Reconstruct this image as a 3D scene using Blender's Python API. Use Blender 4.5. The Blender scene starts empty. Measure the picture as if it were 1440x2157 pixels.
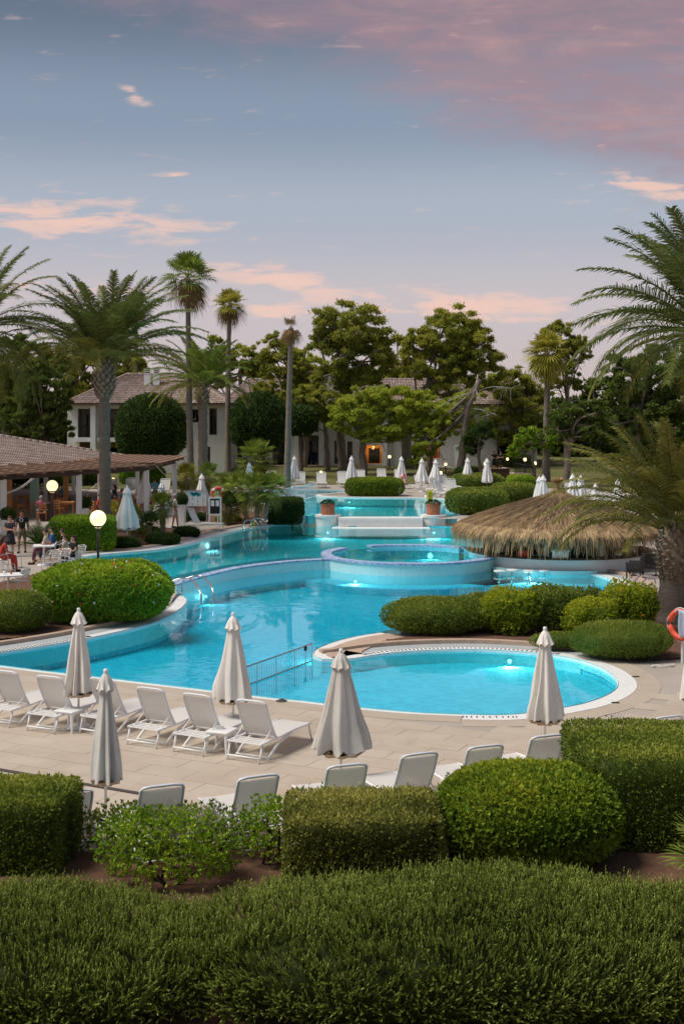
import bpy, math, random
import numpy as np
from mathutils import Vector, Matrix, geometry

# ------------------------------------------------------------------ camera, sky, sun, exposure
S = bpy.context.scene
COL = S.collection
H, HY, F, W_, H_ = 6.4, 857.0, 2756.0, 1440.0, 2157.0     # eye height, horizon row, focal length (px of the photograph)
cam = bpy.data.cameras.new('camera'); camo = bpy.data.objects.new('camera', cam); COL.objects.link(camo)
camo.location = (0, 0, H); camo.rotation_euler = (math.pi / 2, 0, 0)
cam.sensor_fit = 'VERTICAL'; cam.sensor_height = 36; cam.sensor_width = 24
cam.lens = F / H_ * 36; cam.shift_y = -(H_ / 2 - HY) / H_
cam.clip_start = 0.1; cam.clip_end = 6000
S.camera = camo
S.view_settings.view_transform = 'Standard'; S.view_settings.look = 'None'
S.view_settings.exposure = 0.0; S.view_settings.gamma = 1.0
S.render.engine = 'CYCLES'
S.cycles.max_bounces = 8; S.cycles.transparent_max_bounces = 16; S.cycles.glossy_bounces = 3
S.cycles.use_denoising = True
S.cycles.sample_clamp_indirect = 4.0

SUN_EL, SUN_AZ = math.radians(58), math.radians(-62)       # soft afterglow from the upper left, a little behind the camera
def build_world():
    w = bpy.data.worlds.new('World'); S.world = w; w.use_nodes = True
    nt = w.node_tree; nt.nodes.clear(); N = nt.nodes.new; L = nt.links.new
    out = N('ShaderNodeOutputWorld'); bg = N('ShaderNodeBackground'); L(bg.outputs[0], out.inputs[0])
    tc = N('ShaderNodeTexCoord'); sep = N('ShaderNodeSeparateXYZ'); L(tc.outputs['Generated'], sep.inputs[0])
    def m(op, a, b=None, c=None, clamp=False):
        n = N('ShaderNodeMath'); n.operation = op; n.use_clamp = clamp
        for i, v in enumerate((a, b, c)):
            if v is None: continue
            if isinstance(v, (int, float)): n.inputs[i].default_value = v
            else: L(v, n.inputs[i])
        return n.outputs[0]
    def mixc(f, a, b, mode='MIX'):
        n = N('ShaderNodeMix'); n.data_type = 'RGBA'; n.blend_type = mode
        for k, v in ((0, f), (6, a), (7, b)):
            if isinstance(v, (int, float)): n.inputs[k].default_value = v
            elif isinstance(v, tuple): n.inputs[k].default_value = (*v, 1)
            else: L(v, n.inputs[k])
        return n.outputs[2]
    X, Y, Z = sep.outputs
    el = m('ARCSINE', Z)
    ramp = N('ShaderNodeValToRGB'); L(m('MULTIPLY', el, 2 / math.pi), ramp.inputs[0])
    R = ramp.color_ramp; R.interpolation = 'EASE'
    stops = [(0.0, (.58, .49, .48)), (.048, (.56, .51, .545)), (.094, (.40, .445, .535)), (.138, (.25, .315, .42)), (.19, (.135, .175, .25)), (1.0, (.14, .18, .26))]
    while len(R.elements) < len(stops): R.elements.new(.5)
    for e, (p, c) in zip(R.elements, stops): e.position = p; e.color = (*c, 1)
    sky = N('ShaderNodeTexSky'); sky.sky_type = 'NISHITA'; sky.sun_disc = False
    sky.sun_elevation = math.radians(3); sky.sun_rotation = math.radians(242); sky.dust_density = 2.0
    base = mixc(1.0, ramp.outputs[0], mixc(1.0, sky.outputs[0], (.012, .012, .012), 'MULTIPLY'), 'ADD')
    # pink clouds lit by the sun below the horizon: noise on direction, broken into a sheet and a few bands
    yy = m('MAXIMUM', Y, .05)
    u = m('DIVIDE', X, yy); v = m('DIVIDE', Z, yy)
    cmb = N('ShaderNodeCombineXYZ'); L(u, cmb.inputs[0]); L(v, cmb.inputs[1])
    def noise(sx, sy, scale, detail, rough, rot=0.0):
        mp = N('ShaderNodeMapping'); mp.inputs['Scale'].default_value = (sx, sy, 1); mp.inputs['Rotation'].default_value = (0, 0, rot)
        L(cmb.outputs[0], mp.inputs[0])
        n = N('ShaderNodeTexNoise'); n.inputs['Scale'].default_value = scale; n.inputs['Detail'].default_value = detail; n.inputs['Roughness'].default_value = rough
        n.inputs['Distortion'].default_value = .4
        L(mp.outputs[0], n.inputs[0]); return n.outputs[0]
    big = noise(3, 8, 3.0, 8, .62, math.radians(-14)); fine = noise(5, 24, 4.0, 10, .62, math.radians(-5))
    def ss(x, a, b):
        n = N('ShaderNodeMapRange'); n.interpolation_type = 'SMOOTHSTEP'; L(x, n.inputs[0])
        n.inputs[1].default_value = a; n.inputs[2].default_value = b; return n.outputs[0]
    def uv(px, py): return (px - 720) / F, (HY - py) / F
    # the sheet lies above the line from (390,40) to (1440,400) of the view
    (u0, v0), (u1, v1) = uv(290, -20), uv(1440, 425)
    k = (v1 - v0) / (u1 - u0)
    d = m('SUBTRACT', v, m('ADD', m('MULTIPLY', u, k), v0 - k * u0))
    dn = m('ADD', d, m('MULTIPLY', m('SUBTRACT', big, .5), .13))
    sheet = m('MULTIPLY', ss(dn, -.03, .045), m('MULTIPLY_ADD', ss(fine, .3, .7), .42, .58))
    def band(px, py, rx, ry, tilt, lo, hi):
        a, b = uv(px, py)
        du = m('SUBTRACT', u, a); dv = m('SUBTRACT', v, b)
        dv = m('SUBTRACT', dv, m('MULTIPLY', du, tilt))
        q = m('ADD', m('POWER', m('DIVIDE', du, rx / F), 2), m('POWER', m('DIVIDE', dv, ry / F), 2))
        g = m('POWER', 2.718, m('MULTIPLY', q, -1))
        return m('MULTIPLY', ss(m('ADD', g, m('MULTIPLY', m('SUBTRACT', fine, .5), 3.4)), .16 + lo, .45 + hi), m('MULTIPLY_ADD', g, .6, .4))
    bands = [band(150, 462, 330, 52, -.06, .22, .62), band(590, 588, 190, 32, -.17, .18, .5), band(960, 645, 330, 34, -.05, .16, .5),
             band(1370, 395, 170, 30, -.15, .26, .6), band(130, 605, 200, 22, -.05, .3, .7), band(372, 366, 50, 11, 0, .25, .6), band(280, 200, 34, 22, -.4, .3, .7), band(560, 650, 180, 30, -.1, .38, .8)]
    bs = bands[0]
    for b in bands[1:]: bs = m('MAXIMUM', bs, b)
    front = ss(Y, .02, .25)
    sheet = m('MULTIPLY', sheet, front); bs = m('MULTIPLY', bs, front)
    c1 = mixc(m('MULTIPLY', sheet, .92, clamp=True), base, (.375, .25, .29))
    c1 = mixc(m('MULTIPLY', m('MULTIPLY', sheet, ss(big, .48, .70)), .5), c1, (.56, .35, .34))
    c2 = mixc(m('MULTIPLY', bs, .85, clamp=True), c1, (.90, .60, .50))
    L(c2, bg.inputs[0]); bg.inputs[1].default_value = 1.0
build_world()
sun = bpy.data.lights.new('sun', 'SUN'); suno = bpy.data.objects.new('sun', sun); COL.objects.link(suno)
sun.energy = 3.6; sun.angle = math.radians(28); sun.color = (1.0, .93, .84)
sd = Vector((-.50, -.10, .86)).normalized()
suno.rotation_euler = sd.to_track_quat('Z', 'Y').to_euler()
S.view_settings.exposure = 0.0

# ------------------------------------------------------------------ helpers
rng = np.random.default_rng(7); random.seed(7)
R_ = math.radians
def sst(a, b, x):
    t = np.clip((np.asarray(x, float) - a) / (b - a), 0, 1); return t * t * (3 - 2 * t)
def gz(x, y):
    m = sst(-4, 2, x); s1 = sst(41, 48, y) * (1 - m) + sst(56, 63, y) * m
    k = sst(-5.2, -3.2, x); s2 = sst(76, 84, y) * (1 - k) + sst(62, 67, y) * k
    return .35 * s1 + .42 * s2 + .25 * sst(92, 110, y)
def P(px, py, z=0.0):
    Y = F * (H - z) / (py - HY); return np.array([(px - 720) / F * Y, Y, z])
def G(px, py):                       # a pixel that shows the ground
    z = 0.0
    for _ in range(12): p = P(px, py, z); z = float(gz(p[0], p[1]))
    return P(px, py, z)
def AY(px, py, Y): return np.array([(px - 720) / F * Y, Y, H - (py - HY) / F * Y])
def X_(px, Y): return (px - 720) / F * Y

MATS = {}
def mat(name, col=(.5, .5, .5), rough=.6, metal=0.0, spec=.4, noise=None, bump=None, emit=None, alpha=None, world=False):
    if name in MATS: return MATS[name]
    m = bpy.data.materials.new(name); m.use_nodes = True; MATS[name] = m
    nt = m.node_tree; b = nt.nodes['Principled BSDF']; L = nt.links.new; N = nt.nodes.new
    b.inputs['Base Color'].default_value = (*col, 1); b.inputs['Roughness'].default_value = rough
    b.inputs['Metallic'].default_value = metal; b.inputs['Specular IOR Level'].default_value = spec
    if noise or bump:
        tc = N('ShaderNodeTexCoord'); co = N('ShaderNodeNewGeometry').outputs['Position'] if world else tc.outputs['Object']
    if noise:                        # (scale, second colour, low, high[, stretch])
        n = N('ShaderNodeTexNoise'); n.inputs['Scale'].default_value = noise[0]; n.inputs['Detail'].default_value = 6; n.inputs['Roughness'].default_value = .65
        src = co
        if len(noise) > 4:
            mp = N('ShaderNodeMapping'); mp.inputs['Scale'].default_value = noise[4]; L(src, mp.inputs[0]); src = mp.outputs[0]
        L(src, n.inputs[0])
        r = N('ShaderNodeValToRGB'); L(n.outputs[0], r.inputs[0])
        r.color_ramp.elements[0].position = noise[2]; r.color_ramp.elements[1].position = noise[3]
        r.color_ramp.elements[0].color = (*col, 1); r.color_ramp.elements[1].color = (*noise[1], 1)
        L(r.outputs[0], b.inputs['Base Color'])
    if bump:                         # (scale, strength, distance)
        n = N('ShaderNodeTexNoise'); n.inputs['Scale'].default_value = bump[0]; n.inputs['Detail'].default_value = 5
        L(co, n.inputs[0])
        bp = N('ShaderNodeBump'); bp.inputs['Strength'].default_value = bump[1]; bp.inputs['Distance'].default_value = bump[2]
        L(n.outputs[0], bp.inputs['Height']); L(bp.outputs[0], b.inputs['Normal'])
    if emit:
        b.inputs['Emission Color'].default_value = (*emit[0], 1); b.inputs['Emission Strength'].default_value = emit[1]
    if alpha is not None: b.inputs['Alpha'].default_value = alpha
    return m
def leafmat(name, cols, trans=.25, rough=.5, spec=.3, patch=None):
    if name in MATS: return MATS[name]
    m = bpy.data.materials.new(name); m.use_nodes = True; MATS[name] = m
    nt = m.node_tree; b = nt.nodes['Principled BSDF']; L = nt.links.new; N = nt.nodes.new
    at = N('ShaderNodeAttribute'); at.attribute_name = 'rnd'
    r = N('ShaderNodeValToRGB'); e = r.color_ramp.elements
    while len(e) < len(cols): e.new(.5)
    for i, c in enumerate(cols): e[i].position = i / (len(cols) - 1); e[i].color = (*c, 1)
    L(at.outputs['Fac'], r.inputs[0])
    L(r.outputs[0], b.inputs['Base Color']); b.inputs['Roughness'].default_value = rough; b.inputs['Specular IOR Level'].default_value = spec
    t = N('ShaderNodeBsdfTranslucent'); L(r.outputs[0], t.inputs[0])
    mx = N('ShaderNodeMixShader'); mx.inputs[0].default_value = trans
    L(b.outputs[0], mx.inputs[1]); L(t.outputs[0], mx.inputs[2]); L(mx.outputs[0], nt.nodes['Material Output'].inputs[0])
    return m

def new_mesh(name, V, Fs, smooth=False, rnd=None):
    V = np.asarray(V, np.float32).reshape(-1, 3)
    if isinstance(Fs, np.ndarray): Fs = [Fs]
    groups = [np.asarray(f, np.int32) for f in Fs if len(f)]
    me = bpy.data.meshes.new(name)
    me.vertices.add(len(V)); me.vertices.foreach_set('co', V.ravel())
    nl = sum(g.size for g in groups); nf = sum(len(g) for g in groups)
    me.loops.add(nl); me.polygons.add(nf)
    if nl:
        me.loops.foreach_set('vertex_index', np.concatenate([g.ravel() for g in groups]))
        tot = np.concatenate([np.full(len(g), g.shape[1], np.int32) for g in groups])
        st = np.concatenate([[0], np.cumsum(tot)[:-1]]).astype(np.int32)
        me.polygons.foreach_set('loop_start', st); me.polygons.foreach_set('loop_total', tot)
        me.polygons.foreach_set('use_smooth', np.full(nf, bool(smooth)))
    if rnd is not None:
        a = me.attributes.new('rnd', 'FLOAT', 'FACE'); a.data.foreach_set('value', np.asarray(rnd, np.float32))
    me.update(calc_edges=True); return me
def link(name, me, material=None, parent=None):
    o = bpy.data.objects.new(name, me)
    COL.objects.link(o)
    if material is not None and len(me.materials) == 0: me.materials.append(MATS[material] if isinstance(material, str) else material)
    if parent is not None: o.parent = parent
    return o
def tag(o, label=None, cat=None, group=None, kind=None):
    if label: o['label'] = label
    if cat: o['category'] = cat
    if group: o['group'] = group
    if kind: o['kind'] = kind
    return o
def thing(name, label, cat, loc=(0, 0, 0), rz=0.0, group=None):
    o = bpy.data.objects.new(name, None); COL.objects.link(o); o.empty_display_size = .1
    o.location = [float(c) for c in loc]; o.rotation_euler = (0, 0, rz)
    return tag(o, label, cat, group)
def copy_tree(o, parent=None):
    c = o.copy(); COL.objects.link(c); c.parent = parent
    for ch in list(o.children): copy_tree(ch, c)
    return c
def dup(root, loc, rz, label, group=None, scale=None):
    c = copy_tree(root); c.location = [float(v) for v in loc]; c.rotation_euler = (0, 0, rz); c['label'] = label
    if group: c['group'] = group
    if scale: c.scale = (scale,) * 3
    return c
class MB:
    """collects boxes, tubes, lathes and strips; build() links them as one mesh object"""
    def __init__(s): s.v = []; s.q = []; s.t = []; s.n = 0
    def add(s, V, Q=None, T=None):
        V = np.asarray(V, float).reshape(-1, 3)
        if Q is not None and len(Q): s.q.append(np.asarray(Q, int).reshape(-1, 4) + s.n)
        if T is not None and len(T): s.t.append(np.asarray(T, int).reshape(-1, 3) + s.n)
        s.v.append(V); s.n += len(V); return s
    def box(s, c, size, rz=0.0, M=None):
        x, y, z = [d / 2 for d in size]
        V = np.array([[sx * x, sy * y, sz * z] for sz in (-1, 1) for sy in (-1, 1) for sx in (-1, 1)])
        if rz: ca, sa = math.cos(rz), math.sin(rz); V = V @ np.array([[ca, sa, 0], [-sa, ca, 0], [0, 0, 1]])
        if M is not None: V = V @ np.asarray(M).T
        return s.add(V + np.asarray(c, float), [[0, 2, 3, 1], [4, 5, 7, 6], [0, 1, 5, 4], [2, 6, 7, 3], [0, 4, 6, 2], [1, 3, 7, 5]])
    def beam(s, a, b, w, h, up=(0, 0, 1)):
        a, b = np.asarray(a, float), np.asarray(b, float); d = b - a; Ln = np.linalg.norm(d); d /= Ln
        r = np.cross(d, up); r /= np.linalg.norm(r); u = np.cross(r, d)
        return s.box((a + b) / 2, (w, Ln, h), M=np.array([r, d, u]).T)
    def tube(s, pts, rad, n=8, cap=True, closed=False):
        pts = np.asarray(pts, float); k = len(pts); rad = np.broadcast_to(np.asarray(rad, float), (k,))
        if closed: tan = np.roll(pts, -1, 0) - np.roll(pts, 1, 0)
        else: tan = np.gradient(pts, axis=0)
        tan /= np.maximum(np.linalg.norm(tan, axis=1, keepdims=True), 1e-9)
        ref = np.array([0, 0, 1.0]) if abs(tan[:, 2]).mean() < .8 else np.array([1.0, 0, 0])
        a = np.cross(tan, ref); a /= np.maximum(np.linalg.norm(a, axis=1, keepdims=True), 1e-9); b = np.cross(tan, a)
        th = np.linspace(0, 2 * np.pi, n, endpoint=False)
        V = pts[:, None] + rad[:, None, None] * (a[:, None] * np.cos(th)[None, :, None] + b[:, None] * np.sin(th)[None, :, None])
        i = np.arange(k if closed else k - 1)[:, None]; j = np.arange(n)[None]; i2 = (i + 1) % k; j2 = (j + 1) % n
        Q = np.stack(np.broadcast_arrays(i * n + j, i * n + j2, i2 * n + j2, i2 * n + j), -1).reshape(-1, 4)
        V = V.reshape(-1, 3); T = None
        if cap and not closed:
            V = np.vstack([V, pts[0], pts[-1]]); jj = np.arange(n); j3 = (jj + 1) % n; e = (k - 1) * n
            T = np.vstack([np.stack([np.full(n, k * n), j3, jj], 1), np.stack([np.full(n, k * n + 1), e + jj, e + j3], 1)])
        return s.add(V, Q, T)
    def lathe(s, prof, n=16, c=(0, 0, 0), wav=None):
        prof = np.asarray(prof, float); k = len(prof); th = np.linspace(0, 2 * np.pi, n, endpoint=False)
        r = prof[:, 0][:, None] * np.ones(n)[None]
        if wav is not None: r = r * wav(np.arange(k)[:, None] / max(k - 1, 1), th[None])
        V = np.stack([r * np.cos(th), r * np.sin(th), prof[:, 1][:, None] + 0 * r], -1).reshape(-1, 3) + np.asarray(c, float)
        i = np.arange(k - 1)[:, None]; j = np.arange(n)[None]; j2 = (j + 1) % n
        return s.add(V, np.stack(np.broadcast_arrays(i * n + j, i * n + j2, (i + 1) * n + j2, (i + 1) * n + j), -1).reshape(-1, 4))
    def grid(s, Pg):
        a, b = Pg.shape[:2]; i = np.arange(a - 1)[:, None]; j = np.arange(b - 1)[None]
        return s.add(Pg.reshape(-1, 3), np.stack(np.broadcast_arrays(i * b + j, i * b + j + 1, (i + 1) * b + j + 1, (i + 1) * b + j), -1).reshape(-1, 4))
    def arrays(s): return np.vstack(s.v), ([np.vstack(s.q)] if s.q else []) + ([np.vstack(s.t)] if s.t else [])
    def build(s, name, material, parent=None, smooth=False, world=False, bevel=0):
        V, Fs = s.arrays()
        if world and parent is not None:
            p = parent; off = np.zeros(3)
            while p is not None: off = off + np.array(p.location); p = p.parent
            V = V - off
        o = link(name, new_mesh(name, V, Fs, smooth), material, parent)
        if bevel:
            md = o.modifiers.new('bevel', 'BEVEL'); md.width = bevel; md.segments = 2; md.limit_method = 'ANGLE'
        return o
def cat_rom(pts, step=.3, closed=True):
    pts = np.asarray(pts, float); n = len(pts); out = []
    rngi = range(n if closed else n - 1)
    for i in rngi:
        if closed: p0, p1, p2, p3 = pts[i - 1], pts[i], pts[(i + 1) % n], pts[(i + 2) % n]
        else: p0, p1, p2, p3 = pts[max(i - 1, 0)], pts[i], pts[i + 1], pts[min(i + 2, n - 1)]
        k = max(1, int(np.linalg.norm(p2 - p1) / step))
        for t in np.arange(k) / k:
            out.append(.5 * (2 * p1 + (p2 - p0) * t + (2 * p0 - 5 * p1 + 4 * p2 - p3) * t * t + (3 * p1 - p0 - 3 * p2 + p3) * t ** 3))
    if not closed: out.append(pts[-1])
    return np.array(out)
def normals2(p, closed):
    t = (np.roll(p, -1, 0) - np.roll(p, 1, 0)) if closed else np.gradient(p, axis=0)
    t = t / np.maximum(np.linalg.norm(t, axis=1, keepdims=True), 1e-9); return np.stack([t[:, 1], -t[:, 0]], 1)   # right hand of travel
def area2(p): return .5 * np.sum(p[:, 0] * np.roll(p[:, 1], -1) - np.roll(p[:, 0], -1) * p[:, 1])
def inside(pts, poly):
    x, y = pts[:, 0], pts[:, 1]; c = np.zeros(len(pts), bool); j = len(poly) - 1
    for i in range(len(poly)):
        xi, yi, xj, yj = *poly[i], *poly[j]
        if yi != yj: c ^= ((yi > y) != (yj > y)) & (x < (xj - xi) * (y - yi) / (yj - yi) + xi)
        j = i
    return c
def dist_poly(pts, poly):
    d = np.full(len(pts), 1e9)
    for i in range(len(poly)):
        a, b = poly[i - 1], poly[i]; ab = b - a
        t = np.clip(((pts - a) @ ab) / max(ab @ ab, 1e-9), 0, 1); q = a + t[:, None] * ab
        d = np.minimum(d, np.hypot(pts[:, 0] - q[:, 0], pts[:, 1] - q[:, 1]))
    return d
def flat_poly(poly, z):
    tr = geometry.tessellate_polygon([[Vector((x, y, 0)) for x, y in poly]])
    V = np.column_stack([poly, np.full(len(poly), z)]) if np.isscalar(z) else np.column_stack([poly, z]); T = []
    for a, b, c in tr:
        s = (poly[b][0] - poly[a][0]) * (poly[c][1] - poly[a][1]) - (poly[b][1] - poly[a][1]) * (poly[c][0] - poly[a][0])
        T.append((a, b, c) if s > 0 else (a, c, b))
    return V, np.array(T)
def ribbon(mb, line, o0, o1, ztop, depth=.3, closed=True):
    """a kerb or coping: a solid strip between two offsets of a line"""
    n = normals2(line, closed); a = line + n * o0; b = line + n * o1; k = len(line)
    zt = np.broadcast_to(np.asarray(ztop, float), (k,)); zb = zt - depth
    V = np.vstack([np.column_stack([a, zt]), np.column_stack([b, zt]), np.column_stack([a, zb]), np.column_stack([b, zb])])
    i = np.arange(k if closed else k - 1); j = (i + 1) % k; Q = []
    up = np.stack([i, j, k + j, k + i], 1); Q.append(up[:, ::-1] if o1 > o0 else up)
    Q.append(np.stack([i, j, 2 * k + j, 2 * k + i], 1)); Q.append(np.stack([k + i, k + j, 3 * k + j, 3 * k + i], 1))
    if not closed: Q.append(np.array([[0, k, 3 * k, 2 * k], [k - 1, 2 * k - 1, 4 * k - 1, 3 * k - 1]]))
    return mb.add(V, np.vstack(Q))
# ------------------------------------------------------------------ materials
mat('paving', (.42, .352, .274), .75, noise=(1.1, (.48, .41, .332), .3, .7), bump=(30, .15, .01))
mat('paving_far', (.36, .315, .27), .8, noise=(.6, (.43, .385, .335), .3, .7))
mat('soil', (.10, .05, .032), .95, noise=(6, (.17, .085, .05), .3, .7), bump=(14, .8, .05))
mat('kerb', (.42, .30, .22), .8, noise=(4, (.52, .40, .31), .3, .7), bump=(20, .3, .01))
mat('white_coping', (.80, .80, .78), .5, noise=(5, (.70, .71, .70), .45, .75))
mat('grey_channel', (.36, .40, .42), .6, noise=(3, (.45, .48, .49), .3, .7))
mat('white_wall', (.74, .72, .68), .8, noise=(.8, (.66, .63, .58), .45, .8), bump=(25, .1, .01))
mat('white_paint', (.82, .82, .82), .45)
mat('white_plastic', (.84, .84, .83), .35)
mat('grey_frame', (.55, .58, .62), .4)
mat('dark_drain', (.07, .06, .055), .8)
mat('steel', (.62, .63, .64), .22, metal=1.0)
mat('dark_iron', (.02, .02, .022), .5)
mat('canvas', (.78, .75, .69), .85, noise=(5, (.70, .66, .60), .4, .8), bump=(60, .1, .004))
mat('canvas_white', (.80, .80, .79), .85, noise=(3, (.72, .72, .72), .4, .8))
mat('canvas_stain', (.45, .33, .22), .9)
mat('wood_red', (.17, .10, .065), .7, noise=(3, (.27, .16, .105), .3, .7, (1, 1, 6)))
mat('wood_orange', (.50, .22, .07), .55, noise=(4, (.40, .16, .05), .3, .7))  # brightened: warm glow of the terrace put into the wood colour
mat('wood_dark', (.06, .028, .016), .6)
mat('door_brown', (.10, .04, .025), .6)
mat('glass_dark', (.012, .015, .018), .08, spec=.6)
mat('red_ring', (.75, .10, .05), .5)
mat('terracotta', (.36, .11, .055), .8, noise=(5, (.46, .17, .09), .3, .7))
mat('yellow', (.85, .55, .02), .5)
mat('black', (.012, .012, .013), .6)
mat('rattan', (.022, .018, .017), .6, bump=(90, .6, .01))
mat('towel', (.55, .68, .82), .95, bump=(80, .3, .004))
mat('trunk', (.10, .075, .055), .95, noise=(5, (.17, .13, .10), .3, .7, (1, 1, .35)), bump=(10, .8, .04))
mat('pine_bark', (.16, .12, .095), .95, noise=(4, (.25, .20, .165), .3, .7, (1, 1, .4)), bump=(9, .8, .05))
mat('dead_branch', (.40, .36, .32), .95)
mat('palm_trunk', (.15, .12, .095), .95, noise=(7, (.24, .20, .165), .3, .7, (.4, .4, 2.2)), bump=(14, .7, .03))
mat('palm_boot', (.20, .145, .10), .95, noise=(5, (.34, .27, .20), .3, .7), bump=(20, .6, .02))
mat('twig', (.07, .05, .038), .95)
mat('grass', (.085, .10, .022), .95, noise=(.55, (.17, .145, .05), .38, .68), bump=(6, .6, .05))
mat('globe', (1, .9, .6), .4, emit=((1.0, .80, .42), 1.15))
mat('lamp_warm', (1, .8, .5), .4, emit=((1.0, .62, .25), 4.0))
mat('pool_lens', (.9, 1, 1), .3, emit=((.75, 1.0, 1.0), 3.0))
mat('mosaic_pale', (.42, .70, .72), .4, noise=(9, (.55, .78, .78), .35, .65))
mat('paper', (.82, .84, .84), .7)
mat('turquoise_print', (.05, .55, .62), .6)
mat('straw', (.5, .3, .12), .9)

def tile_mat(name, c1, c2, mortar, scale, rough=.85):
    m = bpy.data.materials.new(name); m.use_nodes = True; MATS[name] = m
    nt = m.node_tree; b = nt.nodes['Principled BSDF']; L = nt.links.new; N = nt.nodes.new
    tc = N('ShaderNodeTexCoord'); vo = N('ShaderNodeTexVoronoi'); vo.inputs['Scale'].default_value = scale; vo.inputs['Randomness'].default_value = .25
    L(tc.outputs['Object'], vo.inputs[0]); r = N('ShaderNodeValToRGB'); L(vo.outputs['Color'], r.inputs[0])
    r.color_ramp.elements[0].color = (*c1, 1); r.color_ramp.elements[1].color = (*c2, 1); r.color_ramp.elements[0].position = .2; r.color_ramp.elements[1].position = .8
    L(r.outputs[0], b.inputs['Base Color']); b.inputs['Roughness'].default_value = rough; b.inputs['Specular IOR Level'].default_value = .05
tile_mat('pool_tile', (.16, .56, .66), (.24, .65, .73), (.5, .8, .8), 6)
tile_mat('pool_tile_deep', (.09, .48, .60), (.15, .57, .68), (.5, .8, .8), 6)
tile_mat('pool_tile_teal', (.09, .52, .58), (.15, .60, .66), (.5, .8, .8), 6)
tile_mat('blue_mosaic', (.17, .25, .42), (.46, .55, .72), (.5, .5, .6), 16)

def roof_mat(name, c1, c2, c3):
    m = bpy.data.materials.new(name); m.use_nodes = True; MATS[name] = m
    nt = m.node_tree; b = nt.nodes['Principled BSDF']; L = nt.links.new; N = nt.nodes.new
    at = N('ShaderNodeAttribute'); at.attribute_name = 'rnd'; r = N('ShaderNodeValToRGB'); L(at.outputs['Fac'], r.inputs[0])
    e = r.color_ramp.elements; e.new(.5)
    for k, (p, c) in enumerate(((0, c1), (.5, c2), (1, c3))): e[k].position = p; e[k].color = (*c, 1)
    L(r.outputs[0], b.inputs['Base Color']); b.inputs['Roughness'].default_value = .9
roof_mat('roof_tile', (.17, .12, .10), (.27, .205, .175), (.40, .32, .28))

def water_mat(name, tint, bump_d, gl=(1, 1, 1)):
    m = bpy.data.materials.new(name); m.use_nodes = True; MATS[name] = m
    nt = m.node_tree; nt.nodes.clear(); L = nt.links.new; N = nt.nodes.new
    out = N('ShaderNodeOutputMaterial'); tr = N('ShaderNodeBsdfTransparent'); tr.inputs[0].default_value = (*tint, 1)
    g = N('ShaderNodeBsdfGlossy'); g.inputs['Roughness'].default_value = .02; g.inputs[0].default_value = (*gl, 1)
    fr = N('ShaderNodeFresnel'); fr.inputs['IOR'].default_value = 1.33
    tc = N('ShaderNodeTexCoord'); mp = N('ShaderNodeMapping'); mp.inputs['Scale'].default_value = (.8, 1.0, 1); L(tc.outputs['Object'], mp.inputs[0])
    n1 = N('ShaderNodeTexNoise'); n1.inputs['Scale'].default_value = 2.3; n1.inputs['Detail'].default_value = 3; L(mp.outputs[0], n1.inputs[0])
    n2 = N('ShaderNodeTexNoise'); n2.inputs['Scale'].default_value = .22; n2.inputs['Detail'].default_value = 1; L(mp.outputs[0], n2.inputs[0])
    mr = N('ShaderNodeMapRange'); L(n2.outputs[0], mr.inputs[0]); mr.inputs[1].default_value = .42; mr.inputs[2].default_value = .62
    mu = N('ShaderNodeMath'); mu.operation = 'MULTIPLY'; L(n1.outputs[0], mu.inputs[0]); L(mr.outputs[0], mu.inputs[1])
    bp = N('ShaderNodeBump'); bp.inputs['Strength'].default_value = 1; bp.inputs['Distance'].default_value = bump_d; L(mu.outputs[0], bp.inputs['Height'])
    L(bp.outputs[0], g.inputs['Normal']); L(bp.outputs[0], fr.inputs['Normal'])
    mx = N('ShaderNodeMixShader'); L(fr.outputs[0], mx.inputs[0]); L(tr.outputs[0], mx.inputs[1]); L(g.outputs[0], mx.inputs[2]); L(mx.outputs[0], out.inputs[0])
water_mat('water_lower', (.32, .89, .98), .013)
water_mat('water_kids', (.60, .95, 1.0), .002)
water_mat('water_mid', (.38, .92, .97), .006)

# ------------------------------------------------------------------ pool outlines traced from the photograph, laid on the water level
WL, WM, WF = -.02, .32, .75
def outline(px, z, step=.3): return cat_rom(np.array([P(x, y, z)[:2] for x, y in px]), step)
lower_px = [(-170, 1394), (-60, 1399), (90, 1417), (245, 1435), (430, 1457), (560, 1473), (640, 1481), (751, 1494), (862, 1504), (973, 1509), (1084, 1509), (1195, 1493), (1251, 1479), (1288, 1462),
            (1301, 1447), (1295, 1431), (1268, 1412), (1223, 1395), (1168, 1384), (1084, 1376), (1001, 1372), (918, 1373), (834, 1378), (779, 1385), (745, 1391), (712, 1394), (679, 1393), (661, 1386), (661, 1376), (673, 1367),
            (707, 1354), (751, 1343), (801, 1335), (870, 1322), (960, 1310), (1100, 1300), (1220, 1288), (1290, 1266), (1308, 1248), (1300, 1233), (1275, 1219), (1240, 1210), (1200, 1204),
            (1120, 1201), (1040, 1200), (960, 1205), (860, 1209), (770, 1207), (700, 1198), (600, 1199), (500, 1211), (430, 1226), (385, 1240), (372, 1250), (386, 1258), (393, 1268), (381, 1284), (345, 1306), (300, 1322), (200, 1345), (100, 1363), (0, 1378), (-100, 1388)]
mid_px = [(330, 1224), (372, 1216), (430, 1203), (500, 1190), (600, 1178), (683, 1174), (760, 1184), (860, 1189), (960, 1187), (1040, 1180), (1110, 1172), (1200, 1160), (1240, 1140), (1180, 1122), (1060, 1114),
          (940, 1111), (888, 1110), (800, 1110), (715, 1110), (663, 1106), (600, 1106), (560, 1109), (510, 1117), (455, 1131), (400, 1147), (330, 1160), (250, 1167), (185, 1174), (140, 1188), (190, 1206), (270, 1220)]
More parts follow.
